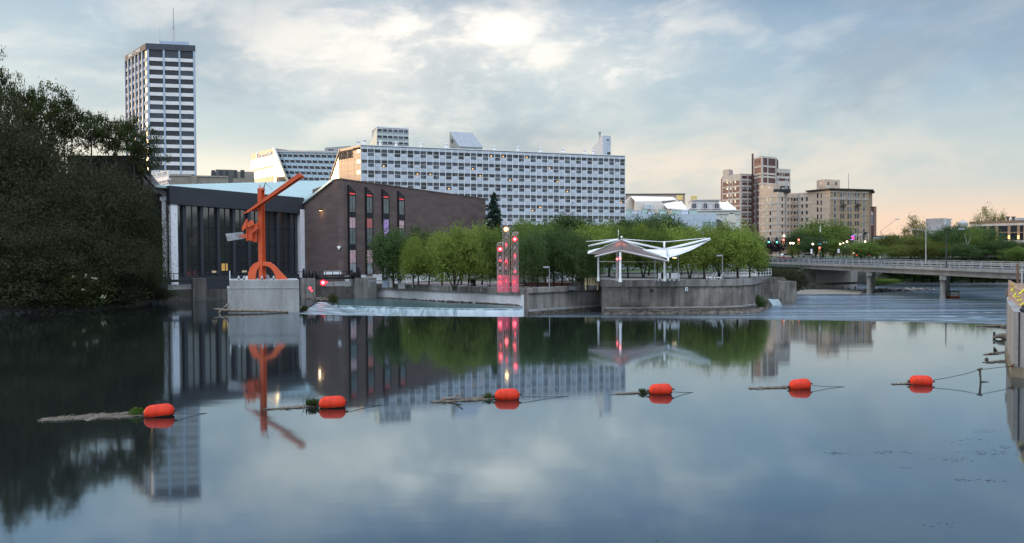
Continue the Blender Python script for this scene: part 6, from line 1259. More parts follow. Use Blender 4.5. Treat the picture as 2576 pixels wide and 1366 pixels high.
# bridge lamps and street furniture
def tall_lamp(u, vt, Y, zg, arm, label, mat=m_steel, al=2.4, rise=.5, group=None):
    p = P(u, 650, Y); zt = zat(u, vt, Y); t = thing('street_lamp', label, 'street lamp', (p.x, Y, zg), group=group); mb = MB(); mb.tube((p.x, Y, zg), (p.x, Y, zt), .13, .08, 8); mb.build('pole', mat, t)
    mb = MB(); e = Vector((p.x+arm*al, Y, zt+rise)); mb.tube((p.x, Y, zt-.1), e, .05, .04, 6); mb.build('arm', mat, t); mb = MB(); mb.box(*sorted((e.x-arm*.2, e.x+arm*.75)), Y-.2, Y+.2, e.z-.14, e.z+.12); mb.build('lamp_head', m_steel, t)
sq = s_at(2381); q = BP(sq, .0, 0); tall_lamp(2380.6, 583, q.y, bz(sq), 1, 'dark lamp post with slanted arm on the near bridge railing', M('dark_green_post', (.03, .04, .04), .5))
tall_lamp(2328.9, 577.5, 176, 3.9, -1, 'tall pale lamp post with left arm beyond the bridge', M('pale_post', (.45, .44, .40), .6), 3.0, .05)
tall_lamp(2198.5, 598, 225, 5, 1, 'white lamp post with short arm among trees by the church', m_whitep, 1.2, .05); tall_lamp(2216, 580, 240, 5, 1, 'tall dark mast with long rising arm right of the church', m_dk, 4.6, 3.4)
tall_lamp(2214, 601, 222, 5, -1, 'white lamp post left of the dark mast by the church', m_whitep, .5, .0)
def globe_lamp(us, v, Y, label, twin=True, lit=True, zg=5.0, rad=.23):
    pc = P(sum(us)/len(us), v, Y); t = thing('globe_lamp', label, 'street lamp', (pc.x, Y, zg), group='globe street lamps along the avenue'); mb = MB(); mb.tube((pc.x, Y, zg), (pc.x, Y, pc.z-.15), .08, .06, 7)
    if len(us) > 1: a, b = P(us[0], v, Y), P(us[-1], v, Y); mb.tube((a.x, Y, a.z-.45), (b.x, Y, b.z-.45), .05, n=6)
    mb.build('post', m_black, t)
    for u in us:
        p = P(u, v, Y); mb = MB(); mb.ball(p, rad, 10); mb.build('globe', white_g if lit else m_whitep, t)
        if len(us) > 1: mb = MB(); mb.tube(p+Vector((0, 0, -.5)), p+Vector((0, 0, -rad*.9)), .06, n=6); mb.build('globe_stem', m_black, t)
white_g = glow('globe_glow', (1.0, .80, .50), 6.0)
globe_lamp((1988.7, 1995.6), 611.8, 196, 'twin lit globe lamp at the left end of the bridge'); globe_lamp((2044.8,), 614, 196, 'single lit globe lamp beside the white banner'); globe_lamp((2073, 2079.5), 609.8, 212, 'unlit twin globe lamp right of the traffic mast', lit=False, rad=.22)
globe_lamp((2113.5,), 613.9, 205, 'lowest of three lit globes left of the hotel entrance'); globe_lamp((2121,), 611.7, 212, 'middle of three lit globes left of the hotel entrance'); globe_lamp((2130.7,), 608, 208, 'highest of three lit globes left of the hotel entrance'); globe_lamp((2176.8,), 608, 215, 'lone lit globe above the trees near the church', rad=.26); globe_lamp((1972.4,), 593.5, 225, 'high white globe in front of the cream brick block', rad=.30)
g_green = glow('green_signal', (.1, 1.0, .6), 4.0); m_sig = M('signal_yellow', (.40, .22, .04), .5)
def signal(u, v, Y, label, col, hang=True):
    p = P(u, v, Y); t = thing('traffic_signal', label, 'traffic signal', p, group='traffic signals at the bridge junction'); mb = MB(); mb.box(p.x-.22, p.x+.22, p.y, p.y+.3, p.z-(1.15 if col is red_c else .25), p.z+(.3 if col is red_c else 1.2)); mb.build('signal_head', m_sig if col is red_c else m_black, t)
    mb = MB(); mb.ball(p+Vector((0, -.02, 0)), .20, 10); mb.build('lit_lens', col, t)
    for k in (1, 2): q = p+Vector((0, -.01, -.42*k if col is red_c else .42*k)); mb = MB(); mb.tube(q, q+Vector((0, .05, 0)), .15, n=8); mb.build('dark_lens', m_black, t)
    mb = MB(); zt = p.z+(.3 if col is red_c else 1.2); mb.tube((p.x, p.y+.15, zt), (p.x, p.y+.15, zt+.5), .04, n=5); mb.build('hanger', m_black, t)
sig_red = red_c
signal(1933.7, 609.2, 205, 'left green traffic signal above the dark purple trees', g_green); signal(1954.4, 609.2, 205, 'right green traffic signal above the dark purple trees', g_green)
signal(1971, 603.4, 200, 'left red traffic signal with yellow housing', red_c); signal(2009.4, 603.4, 200, 'right red traffic signal with yellow housing', red_c); signal(2061.8, 623.3, 201, 'low red traffic signal on the dark mast by the street sign', red_c)
p = P(2063.4, 640, 202); t = thing('signal_mast', 'tall dark signal mast with white top and green street sign', 'signal mast', (p.x, p.y, 5)); zt = zat(2063, 568, 202); zm = zat(2063, 584, 202)
mb = MB(); mb.tube((p.x, p.y, 5), (p.x, p.y, zm), .17, .13, 8); mb.build('dark_pole', m_black, t); mb = MB(); mb.tube((p.x, p.y, zm), (p.x, p.y, zt), .12, .10, 8); mb.build('white_pole', m_whitep, t)
q = P(2063, 613.7, 201.6); mb = MB(); mb.box(q.x-.55, q.x+.45, q.y-.03, q.y+.03, q.z-.14, q.z+.14); mb.build('street_sign', M('sign_green', (.05, .30, .22), .5), t)
wa, wb = P(1925, 600, 205), P(2066, 597, 200.5); mb = MB(); mb.tube(wa, wb, .03, n=4); mb.build('span_wire', m_black, t)
for u, v, w_, h_, Y, l in ((2041.6, 632.5, 2.4, 6, 196.2, 'white banner under the single globe lamp'), (2128, 623.6, 2.2, 4.3, 207.8, 'upper white banner with red mark on the highest globe post'), (2133.6, 630.5, 2.4, 5, 208.2, 'lower right white banner with red mark near the entrance'), (2109.6, 631, 2.6, 4.6, 204.6, 'left white banner with red mark below the lowest globe')):
    p = P(u, v, Y); k = Y/2000; t = thing('banner', l, 'banner', p, group='white street banners'); mb = MB(); mb.box(p.x-w_*k, p.x+w_*k, Y, Y+.05, p.z-h_*k, p.z+h_*k); mb.build('cloth', m_whitep, t)
    mb = MB(); mb.tube((p.x-w_*k, Y+.02, p.z+h_*k+.03), (p.x+w_*k, Y+.02, p.z+h_*k+.03), .03, n=5); mb.build('bracket', m_black, t)
    if 'red' in l: mb = MB(); mb.box(p.x-w_*k*.45, p.x+w_*k*.45, Y-.02, Y-.005, p.z-h_*k*.35, p.z+h_*k*.25); mb.build('red_mark', M('sign_red', (.5, .08, .10), .5), t)
def car(u, v, Y, zg, mat, label, lights=False, rz=0):
    p = P(u, v, Y); t = thing('parked_car', label, 'car', (p.x, Y, zg), rz); mb = MB()
    prof = [(-2.1, .35), (2.1, .35), (2.15, .75), (1.9, .92), (1.2, .98), (.6, 1.45), (-1.1, 1.45), (-1.7, 1.0), (-2.1, .95)]
    mb.slab([(x, -.85, z) for x, z in prof], (0, 1.7, 0)); mb.build('body', mat, t, local=True); mb = MB(); mb.slab([(.55, -.86, 1.38), (1.05, -.86, 1.0), (-1.55, -.86, 1.02), (-1.05, -.86, 1.38)], (0, 1.72, 0)); mb.build('windows', g_dark, t, local=True)
    for x in (-1.35, 1.35):
        for y in (-.86, .66): mb = MB(); mb.tube((x, y, .34), (x, y+.2, .34), .34, n=14); mb.build('wheel', m_black, t, local=True)
    for y in (-.78, .4):
        mb = MB(); mb.box(-2.16, -2.08, y, y+.38, .70, .90); mb.build('tail_light', glow('brake_light', (1, .04, .03), 5) if lights else M('tail_lens', (.3, .02, .02), .3), t, local=True)
car(2158, 645, 232, 5.08, M('dark_car_paint', (.03, .03, .035), .25, spec=.6), 'dark car with glowing red brake lights behind the bridge railing', True, math.radians(75)); car(2179, 642, 234, 5.08, M('silver_car_paint', (.45, .45, .46), .3, .4), 'silver car ahead of the braking one by the trees', True, math.radians(75))
car(1980, 628, 232, 5.0, m_whitep, 'white parked car on the avenue left of the twin globe lamp'); car(2031, 630, 232, 5.0, M('cream_car_paint', (.6, .58, .52), .3), 'pale parked car behind the grass left of the banner')
for x, y, rx, l in ((558, 1050, .95, 'leftmost'), (970, 1060, 1.3, 'middle'), (1180, 1060, 1.4, 'rightmost')):
    p = P(1886.7+.07826*x, 566+.07826*y, 222); t = thing('flower_planter', f'dark planter of red flowers behind the bridge railing, {l} of three', 'planter', (p.x, p.y, 4.6), group='red flower planters at the bridge end'); mb = MB(); mb.lathe([(rx*.55, -.6), (rx*.8, -.1), (rx*.85, 0)], (p.x, p.y, 4.9), 12); mb.build('pot', m_dk, t); rng = random.Random(x); mb = MB()
    for i in range(60): a = rng.random()*6.28; k = rng.random()**.5*rx*.8; mb.ball((p.x+k*math.cos(a), p.y+k*math.sin(a), 4.95+.45*rng.random()), .13, 5)
    mb.build('red_flowers', M('red_petals', (.28, .03, .035), .8, var=.4, scale=3), t)
p = P(2394.5, 740, 148); t = thing('work_raft', 'small white box on an orange raft moored by the right bridge pier', 'raft', (p.x, p.y, ZL)); k = 148/2000
mb = MB(); mb.box(-13*k, 13*k, -1, 1, -.15, .32); mb.build('raft_deck', M('raft_red', (.42, .09, .05), .6, var=.2), t, local=True); mb = MB(); mb.box(-10.5*k, 11*k, -.8, .8, .32, 1.2); mb.build('white_box', m_whitep, t, local=True); mb = MB(); mb.box(-11.2*k, 11.6*k, -.9, .9, 1.2, 1.28)
for x in (-11.2*k, 10.9*k): mb.box(x, x+.08, -.9, -.82, .32, 1.2)
mb.build('box_frame', m_dk, t, local=True)
# ================================================================== BUOYS, THEIR CABLES AND DEBRIS
m_buoy = M('orange_buoy', (.60, .038, .014), .62, var=.22, scale=3.5, bump=.05, spec=.2); m_scum = M('waterline_scum', (.03, .025, .02), .9)
def make_buoy():
    t = thing('buoy', 'x', 'buoy'); ex = [1-(1-i/9)**1.6 for i in range(10)]; half = [(.31*max(.06, 1-(1-k)**2.3)**.5, .585-.345*k) for k in ex]; prof = [(a, -b) for a, b in half]+[(.312, 0)]+half[::-1]
    mb = MB(); mb.lathe(prof, (0, 0, .175), 28, 'X'); mb.build('float_shell', m_buoy, t, local=True, smooth=True)
    prof2 = [(a+.006, b*1.006) for a, b in prof]
    mb = MB(); mb.lathe(prof2, (0, 0, .175), 28, 'X'); mb.v = [(x, y, min(z, .045+.012*math.sin(9*x))) for x, y, z in mb.v]; mb.build('waterline_stain', m_scum, t, local=True)
    for s in (-1, 1): mb = MB(); mb.tube((s*.57, 0, .18), (s*.66, 0, .17), .05, .04, 8); mb.tube((s*.66, -.05, .17), (s*.66, .05, .17), .035, n=8); mb.build('shackle', m_black, t, local=True)
    return t
bu = [((365.7+437.5)/2, 1046.5, 71.8, 'largest and leftmost orange buoy with a long debris raft'), (836.9, 1024.6, 66.3, 'orange buoy with spiky grass growing at its left end'), (1275.8, 1003.4, 62.5, 'orange buoy in the reflection of the white hotel'), (1662, 990, 58.2, 'fourth orange buoy with a short dark weed tail'), (2011.5, 976.6, 57, 'orange buoy below the reflection of the brick towers'), (2315.5, 966, 55.4, 'rightmost orange buoy, tied by cable to the flood wall')]
proto = make_buoy(); buoys = []
for i, (u, v, w_, l) in enumerate(bu):
    o = proto if i == 0 else copy_tree(proto); q = PZ(u, v, 0); o.location = (q.x, q.y, -.012*i % .03); o.rotation_euler = (math.radians(5*i), math.radians((-4, -2.0, -1.5, -3, -5, 0)[i]), math.radians((14, 9, 4, -2, 10, -6)[i])); k = w_*q.y/2000/1.17; o.scale = (k, k, k); tag(o, l, 'buoy', 'orange warning buoys strung above the weir'); buoys.append(o)
m_cable = M('wet_cable', (.035, .03, .028), .7)
def cable(us, name, label, rad=.014, sag=0.0):
    pts = [PZ(u, v, z) for u, v, z in us]; mb = MB(); mb.path(pts, rad, 5); return tag(mb.build(name, m_cable), label, 'cable')
for i, (e, n_) in enumerate((((442, 1041, .15, 520, 1039.5), 'largest left buoy'), ((873, 1020, .15, 962, 1019), 'grass tufted buoy'), ((1310, 998, .15, 1430, 997), 'third buoy'), ((1694, 985.5, .15, 1742, 987.2), 'fourth buoy'), ((2043, 970, .15, 2124, 973), 'fifth buoy'))):
    u0, v0, z0, u1, v1 = e; cable([(u0, v0, z0), (u0*.55+u1*.45, v0*.55+v1*.45+1, .06), (u1, v1, .0), (u1+14, v1+2, -.06)], 'mooring_cable', f'thin dark mooring cable sinking right of the {n_}')
q = buoys[5].location; a = q+Vector((.62*1.0, -.05, .2)); st = PZ(2465.5, 961, 0); wall_p = RW[3]+Vector((-.1, -.05, .58)); top = Vector((st.x-.02, st.y, .62)); mb = MB(); pts = [a, a.lerp(top, .3)+Vector((0, 0, -.04)), a.lerp(top, .65)+Vector((0, 0, -.05)), top, top.lerp(wall_p, .5)+Vector((0, 0, .0)), wall_p]; mb.path(pts, .016, 5); tag(mb.build('mooring_cable', m_cable), 'long cable rising from the rightmost buoy to the flood wall', 'cable')
mb = MB(); mb.tube((st.x+.05, st.y, -.2), (st.x+.02, st.y, .2), .05, .045, 7); mb.tube((st.x+.02, st.y, .2), top+Vector((0, 0, .05)), .045, .06, 7); mb.tube(top+Vector((-.12, 0, .0)), top+Vector((.12, 0, .06)), .05, n=6); mb.tube((st.x+.05, st.y, .02), (st.x+.45, st.y, .03), .03, .01, 5); tag(mb.build('hanging_branch', m_log), 'dark branch caught upright on the cable near the flood wall', 'branch')
mb = MB(); w_ = wall_p; mb.ball(w_, .07, 8); mb.tube(w_+Vector((-.25, -.1, -.05)), w_+Vector((.12, .02, .1)), .03, n=6); tag(mb.build('wall_anchor', M('rust', (.16, .06, .03), .9)), 'rusty cable anchor on the flood wall', 'anchor')
rng = random.Random(77); m_mat = M('floating_debris', (.055, .055, .04), .85, var=0, col2=(.16, .155, .13), scale=9, lo=.35, hi=.7, detail=8); m_alg = M('green_scum', (.055, .055, .035), .8, var=.4, scale=6)
def debris(u0, v0, u1, v1, th, name, label, twigs=30):
    a, b = PZ(u0, v0, 0), PZ(u1, v1, 0); n = 46; mb = MB(); d = (b-a); d.z = 0; L_ = d.length; dn = d.normalized(); sd = Vector((-dn.y, dn.x, 0)); ph = [rng.random()*6 for _ in range(4)]; t_, b_ = [], []
    for i in range(n+1):
        t = i/n; w = th*(math.sin(math.pi*min(1, t*.9+.06))**.6)*(.55+.45*t)*(.75+.25*math.sin(t*19+ph[0])); w1 = w*(.8+.2*math.sin(t*31+ph[1])+.35*rng.random()); w2 = w*(.8+.2*math.sin(t*27+ph[2])+.35*rng.random()); p = a+d*t
        t_.append(p+sd*w1+Vector((0, 0, .012))); b_.append(p-sd*w2+Vector((0, 0, .012)))
    mb.add([tuple(p) for p in t_+b_], [(i, i+1, n+2+i, n+1+i) for i in range(n)]); r = thing(name, label, 'debris', (a.x, a.y, 0)); mb.build('scum_sheet', m_mat, r)
    mb = MB()
    for i in range(twigs*4):
        t = rng.random()**.8; p = a+d*t+sd*rng.uniform(-th, th)*.75*(.5+.5*t); an = math.atan2(dn.y, dn.x)+rng.gauss(0, .7); Ln = rng.uniform(.10, .55); q = p+Vector((math.cos(an), math.sin(an), 0))*Ln; p.z = .02; q.z = rng.uniform(.015, .07); mb.tube(p, q, rng.uniform(.008, .022), .006, 5)
    mb.build('twigs', m_drift, r, kind='stuff'); mb = MB()
    for i in range(twigs*2): t = rng.random(); p = a+d*t+sd*rng.uniform(-th, th)*.8*(.5+.5*t); s = rng.uniform(.015, .05); mb.box(p.x-s, p.x+s, p.y-s*.6, p.y+s*.6, .0, rng.uniform(.018, .035))
    mb.build('floating_bits', m_alg, r, kind='stuff'); return r
debris(95, 1058, 366, 1041, .85, 'debris_raft', 'long grey raft of reeds and twigs left of the largest buoy', 60); debris(662, 1030.5, 806, 1021, .16, 'debris_raft', 'narrow drift of bark left of the grass tufted buoy', 20); debris(1085, 1012, 1248, 1000.5, .55, 'debris_raft', 'debris raft with pale broken boards left of the third buoy', 40)
debris(1538, 992.5, 1636, 987.5, .16, 'debris_raft', 'dark weed tail left of the fourth buoy', 16); debris(1883, 978.5, 1985, 974, .25, 'debris_raft', 'dark raft of weed left of the fifth buoy', 20); debris(2243, 967.8, 2290, 965, .14, 'debris_raft', 'short dark branch tail left of the rightmost buoy', 10)
p = PZ(1140, 1008, 0); mb = MB(); mb.beam(p+Vector((-.5, 0, .05)), p+Vector((.35, .1, .22)), .22, .03); mb.beam(p+Vector((-.1, .1, .06)), p+Vector((.42, .05, .40)), .14, .03); mb.box(p.x-.5, p.x-.3, p.y-.08, p.y+.08, 0, .16); tag(mb.build('broken_board', m_drift), 'pale broken boards poking up from the third debris raft', 'board')
m_tuft = leafmat('reed_leaf', (.035, .065, .02), (.06, .09, .03), (.05, .08, .02), .2); m_bush = leafmat('buoy_bush_leaf', (.06, .12, .02), (.09, .15, .03), (.05, .10, .02), .25)
def tuft(u, v, n, h, sp, name, label, mat, z=0.0, wide=.018):
    c = PZ(u, v, z); mb = MB()
    for i in range(n):
        a = rng.random()*6.28; k = rng.random()**.6; L_ = h*rng.uniform(.5, 1.05); b = c+Vector((math.cos(a)*sp*k*.5, math.sin(a)*sp*k*.5, 0)); o = Vector((math.cos(a), math.sin(a), 0))*L_*k*.75; s = Vector((-math.sin(a), math.cos(a), 0))*wide
        m_ = b+o*.45+Vector((0, 0, L_*.7)); e = b+o+Vector((0, 0, L_*(1-.45*k))); mb.add([b-s, b+s, m_+s*.8, m_-s*.8, e], [(0, 1, 2, 3), (3, 2, 4)])
    return tag(mb.build(name, mat), label, 'plant')
tuft(788, 1021.5, 170, .42, .42, 'grass_tuft', 'spiky green grass tuft on the second buoy from the left', m_tuft); tuft(1228, 1002.5, 80, .32, .4, 'grass_tuft', 'small dark grass tuft at the third buoy', m_tuft); tuft(1616, 988.5, 70, .26, .4, 'grass_tuft', 'low weed tuft against the fourth buoy', m_tuft); tuft(772, 1021, 14, .62, .3, 'tall_weed', 'tall thin weed stalks left of the spiky grass tuft', m_tuft)
def leaf_lump(name, label, u, v, z, rx, rz_, n, mat, ls=.05, cat='bush'):
    c = PZ(u, v, z); mb = MB()
    for i in range(n):
        a = rng.random()*6.28; ct = rng.random(); k = rng.random()**.35; rr = math.sqrt(1-ct*ct); p = c+Vector((rx*k*rr*math.cos(a), rx*k*rr*math.sin(a), rz_*k*ct)); t1 = Vector((rng.gauss(0, 1), rng.gauss(0, 1), rng.gauss(0, 1))).normalized(); t2 = t1.orthogonal().normalized(); mb.add([p-t1*ls, p+t2*ls*.5, p+t1*ls, p-t2*ls*.5], [(0, 1, 2, 3)])
    return tag(mb.build(name, mat), label, cat)
leaf_lump('small_bush', 'small bright green bush at the left end of the largest buoy', 345, 1043, 0, .36, .32, 500, m_bush, .04)
# debris at the flood wall
mb = MB(); p = PZ(2500.5, 850, 0); mb.tube((p.x, p.y, -.3), (p.x+.02, p.y, .45), .09, .085, 8); tag(mb.build('mooring_stake', m_log), 'short dark stake standing in the water near the flood wall', 'stake')
mb = MB(); a, b = PZ(2498, 851, .05), PZ(2536, 846, .25); prev = a
for i in range(1, 9): q = a.lerp(b, i/8)+Vector((0, 0, .12*math.sin(i*.5))); mb.tube(prev, q, .05+.03*i, .08+.03*i, 8); prev = q
mb.tube(b, b+Vector((.1, 0, .5)), .12, .04, 6); tag(mb.build('driftwood_log', m_drift, smooth=True), 'bleached tapering log wedged against the flood wall by the stake', 'log')
debris(2472, 893, 2538, 885, .35, 'debris_raft', 'upper dark raft of weed beside the flood wall', 14); debris(2478, 913, 2546, 908, .50, 'debris_raft', 'lower dark raft of weed beside the flood wall', 24)
mb = MB(); p = PZ(2503, 882, 0); mb.add([p+Vector((-.12, 0, 0)), p+Vector((.18, 0, 0)), p+Vector((-.08, 0, .30)), p+Vector((0, .1, 0))], [(0, 1, 2), (1, 3, 2), (3, 0, 2)]); p = PZ(2482, 905, 0); mb.ball(p, .12, 7, 1.2); tag(mb.build('wood_stump', m_log), 'small dark stump tips poking from the weed by the flood wall', 'stump')
mb = MB(); p = PZ(2526, 822, 0); mb.ball((p.x, p.y, .05), .35, 8, .6); mb.tube((p.x-2.2, p.y+.4, .02), (p.x, p.y+.1, .08), .05, .12, 6); tag(mb.build('shore_rock', m_drift), 'pale rock and stick at the right end of the weir', 'rock')
rng = random.Random(55); mb = MB()
for cu_, cv_, n, su, sv in ((2110, 1139, 26, 50, 4), (2230, 1137, 30, 60, 4), (2480, 1085, 20, 70, 6), (2420, 1110, 16, 70, 8), (2470, 1140, 44, 80, 8), (2400, 1155, 26, 70, 6), (2450, 1208, 30, 70, 4), (2270, 1176, 6, 14, 2), (2350, 1320, 8, 60, 10), (2530, 1125, 16, 30, 6), (1660, 1360, 4, 20, 3)):
    for i in range(n):
        p = PZ(cu_+rng.gauss(0, su*.5), cv_+rng.gauss(0, sv*.5), .006); l_, w_ = rng.uniform(.015, .085), rng.uniform(.004, .010); mb.add([(p.x-l_, p.y-w_, .006), (p.x+l_*.3, p.y-w_*1.4, .006), (p.x+l_, p.y+w_, .006), (p.x-l_*.4, p.y+w_*1.5, .006)], [(0, 1, 2, 3)])
tag(mb.build('floating_weed', M('weed_fleck', (.03, .03, .02), .9)), 'scattered dark flecks of weed on the calm water', 'weed', kind='stuff')
# ================================================================== FENCE ON THE FLOOD WALL
f0, f1, f2 = P(2547, 735, 50.5), P(2556, 748, 46.5), P(2582, 790, 41.3); m_pick = M('fence_timber', (.46, .34, .27), .85, var=.2, scale=2, st=(6, 6, .5)); m_rib = M('yellow_ribbon', (.70, .66, .04), .6, var=.06)
r = thing('picket_fence', 'leaning wooden slat fence with yellow ribbons on the flood wall', 'fence', (f0.x, f0.y, 3.42)); path_ = [f0+Vector((.5, 1.2, 0)), f0, f1, f1.lerp(f2, .5)+Vector((.05, 0, 0)), f2]
n = 46; rng = random.Random(3); pk_ = []
for i in range(n): 
    t = i/(n-1)*(len(path_)-1); k = min(int(t), len(path_)-2); p = path_[k].lerp(path_[k+1], t-k); q = path_[k+1]-path_[k]; pk_.append((p, math.atan2(q.y, q.x)))
for i, (p, a) in enumerate(pk_):
    d = Vector((math.cos(a), math.sin(a), 0)); nn_ = Vector((-d.y, d.x, 0)); zt = 4.72-.10*math.sin(i*.11)+rng.uniform(-.03, .03); mb = MB(); mb.beam(Vector((p.x, p.y, 3.42)), Vector((p.x+rng.uniform(-.02, .02), p.y, zt)), .13, .025, nn_) if False else None
    b = Vector((p.x, p.y, 3.42)); e = Vector((p.x+rng.uniform(-.015, .015), p.y, zt)); w2 = d*.055; t2 = nn_*.012; mb.box8([b-w2-t2, b+w2-t2, b+w2+t2, b-w2+t2, e-w2-t2, e+w2-t2, e+w2+t2, e-w2+t2]); mb.build('slat', m_pick, r)
for h in (3.75, 4.4): mb = MB(); mb.path([Vector((p.x, p.y+.03, h)) for p in path_], .03, 5); mb.build('rail', m_pick, r)
for u, v, an, L_ in ((2545.5, 728, 1.2, .22), (2552, 742, 1.0, .3), (2558.5, 746, .2, .22), (2564, 755, .3, .28), (2571, 764, .6, .25), (2572, 731, .75, .5), (2546, 716, -.6, .2)):
    p = P(u, v, 47.2-.21*(u-2547)); mb = MB(); d = Vector((math.cos(an), 0, math.sin(an)))*L_*.5; mb.beam(p-d+Vector((-.05, -.1, 0)), p+d+Vector((-.05, -.1, 0)), .03, .11, (0, 1, 0)); mb.beam(p+Vector((-.05, -.11, 0)), p+Vector((.1, -.12, -.16)), .03, .08, (0, 1, 0)); mb.build('ribbon', m_rib, r)
p = P(2577, 748, 40.6); mb = MB(); mb.ball((p.x, p.y, 3.55), .22, 9, .7); mb.ball((p.x-.08, p.y, 3.72), .07, 6, 1.2); tag(mb.build('refuse_bag', M('black_plastic', (.02, .02, .022), .35, var=.2)), 'small black refuse bag lying on the flood wall', 'bag')
mb = MB(); p = P(2560, 700, 52); mb.tube((p.x, p.y, 3.2), (p.x, p.y, zat(2560, 664, 52)), .07, n=8); tag(mb.build('rusty_post', M('rusty_steel', (.16, .09, .06), .8, var=.3)), 'rusty brown steel post behind the wooden slat fence', 'post')
p = P(2571, 700, 50); r = thing('mesh_fence', 'black metal mesh fence at the right edge behind the slats', 'fence', (p.x, p.y, 3.2)); zt = zat(2571, 681, 50); mb = MB(); mb.tube((p.x, p.y, 3.2), (p.x, p.y, zt), .06, n=8); mb.ball((p.x, p.y, zt), .09, 8); mb.build('fence_post', m_steel, r)
mb = MB()
for i in range(16): x = p.x+.1+i*.12; mb.tube((x, p.y-.12*i*.5, 3.25), (x, p.y-.12*i*.5, zt-.15), .012, n=4)
for h in (3.3, zt-.15): mb.tube((p.x, p.y, h), (p.x+2, p.y-.96, h), .02, n=5)
mb.build('mesh_panel', m_black, r)
p = P(2544, 737, 55); mb = MB(); mb.box(p.x-.25, p.x+.5, 54.6, 55.2, 3.3, 3.95); tag(mb.build('coping_block', m_stone), 'small stained concrete block at the far end of the flood wall', 'block')
# ================================================================== TREES
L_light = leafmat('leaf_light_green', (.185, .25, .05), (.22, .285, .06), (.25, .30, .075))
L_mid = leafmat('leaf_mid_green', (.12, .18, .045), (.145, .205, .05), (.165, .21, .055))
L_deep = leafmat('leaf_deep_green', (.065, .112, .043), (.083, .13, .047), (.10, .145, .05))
L_wood = leafmat('leaf_wood_dark', (.048, .054, .032), (.053, .059, .033), (.058, .062, .034), .25)
L_woodl = leafmat('leaf_wood_olive', (.046, .060, .024), (.052, .066, .025), (.058, .068, .027), .3)
L_purple = leafmat('leaf_purple', (.022, .016, .022), (.03, .022, .03), (.035, .03, .03), .2)
L_yellow = leafmat('leaf_yellow_green', (.10, .13, .03), (.14, .16, .035), (.16, .15, .04))
L_spruce = leafmat('spruce_needle', (.022, .042, .034), (.03, .055, .042), (.04, .065, .045), .15)
L_olive = leafmat('leaf_olive', (.11, .14, .036), (.135, .155, .042), (.155, .165, .048))
m_bark = M('bark', (.055, .045, .038), .95, scale=4, st=(1, 1, .3), var=.35); m_barkl = M('pale_bark', (.30, .28, .25), .9, scale=4, var=.3)
def leaf_quads(cen, size, rs, flat=0.0, droop=0.0):
    n = len(cen); a = rs.normal(size=(n, 3)); a[:, 2] *= (1-flat); a /= np.linalg.norm(a, axis=1)[:, None]
    b = rs.normal(size=(n, 3)); b[:, 2] = b[:, 2]*(1-flat)-droop; b -= a*(a*b).sum(1)[:, None]; b /= np.linalg.norm(b, axis=1)[:, None]
    s = size*rs.uniform(.6, 1.3, size=(n, 1)); v = np.stack([cen-a*s, cen-b*s*.55, cen+a*s, cen+b*s*.55], 1).reshape(-1, 3); return v
def quad_mesh(name, v, mat):
    n = len(v)//4; me = bpy.data.meshes.new(name); me.vertices.add(len(v)); me.vertices.foreach_set('co', v.astype(np.float32).ravel()); me.loops.add(4*n); me.loops.foreach_set('vertex_index', np.arange(4*n, dtype=np.int32))
    me.polygons.add(n); me.polygons.foreach_set('loop_start', np.arange(0, 4*n, 4, dtype=np.int32)); me.polygons.foreach_set('loop_total', np.full(n, 4, dtype=np.int32)); me.materials.append(mat); me.update(calc_edges=True); return me
CR = {}
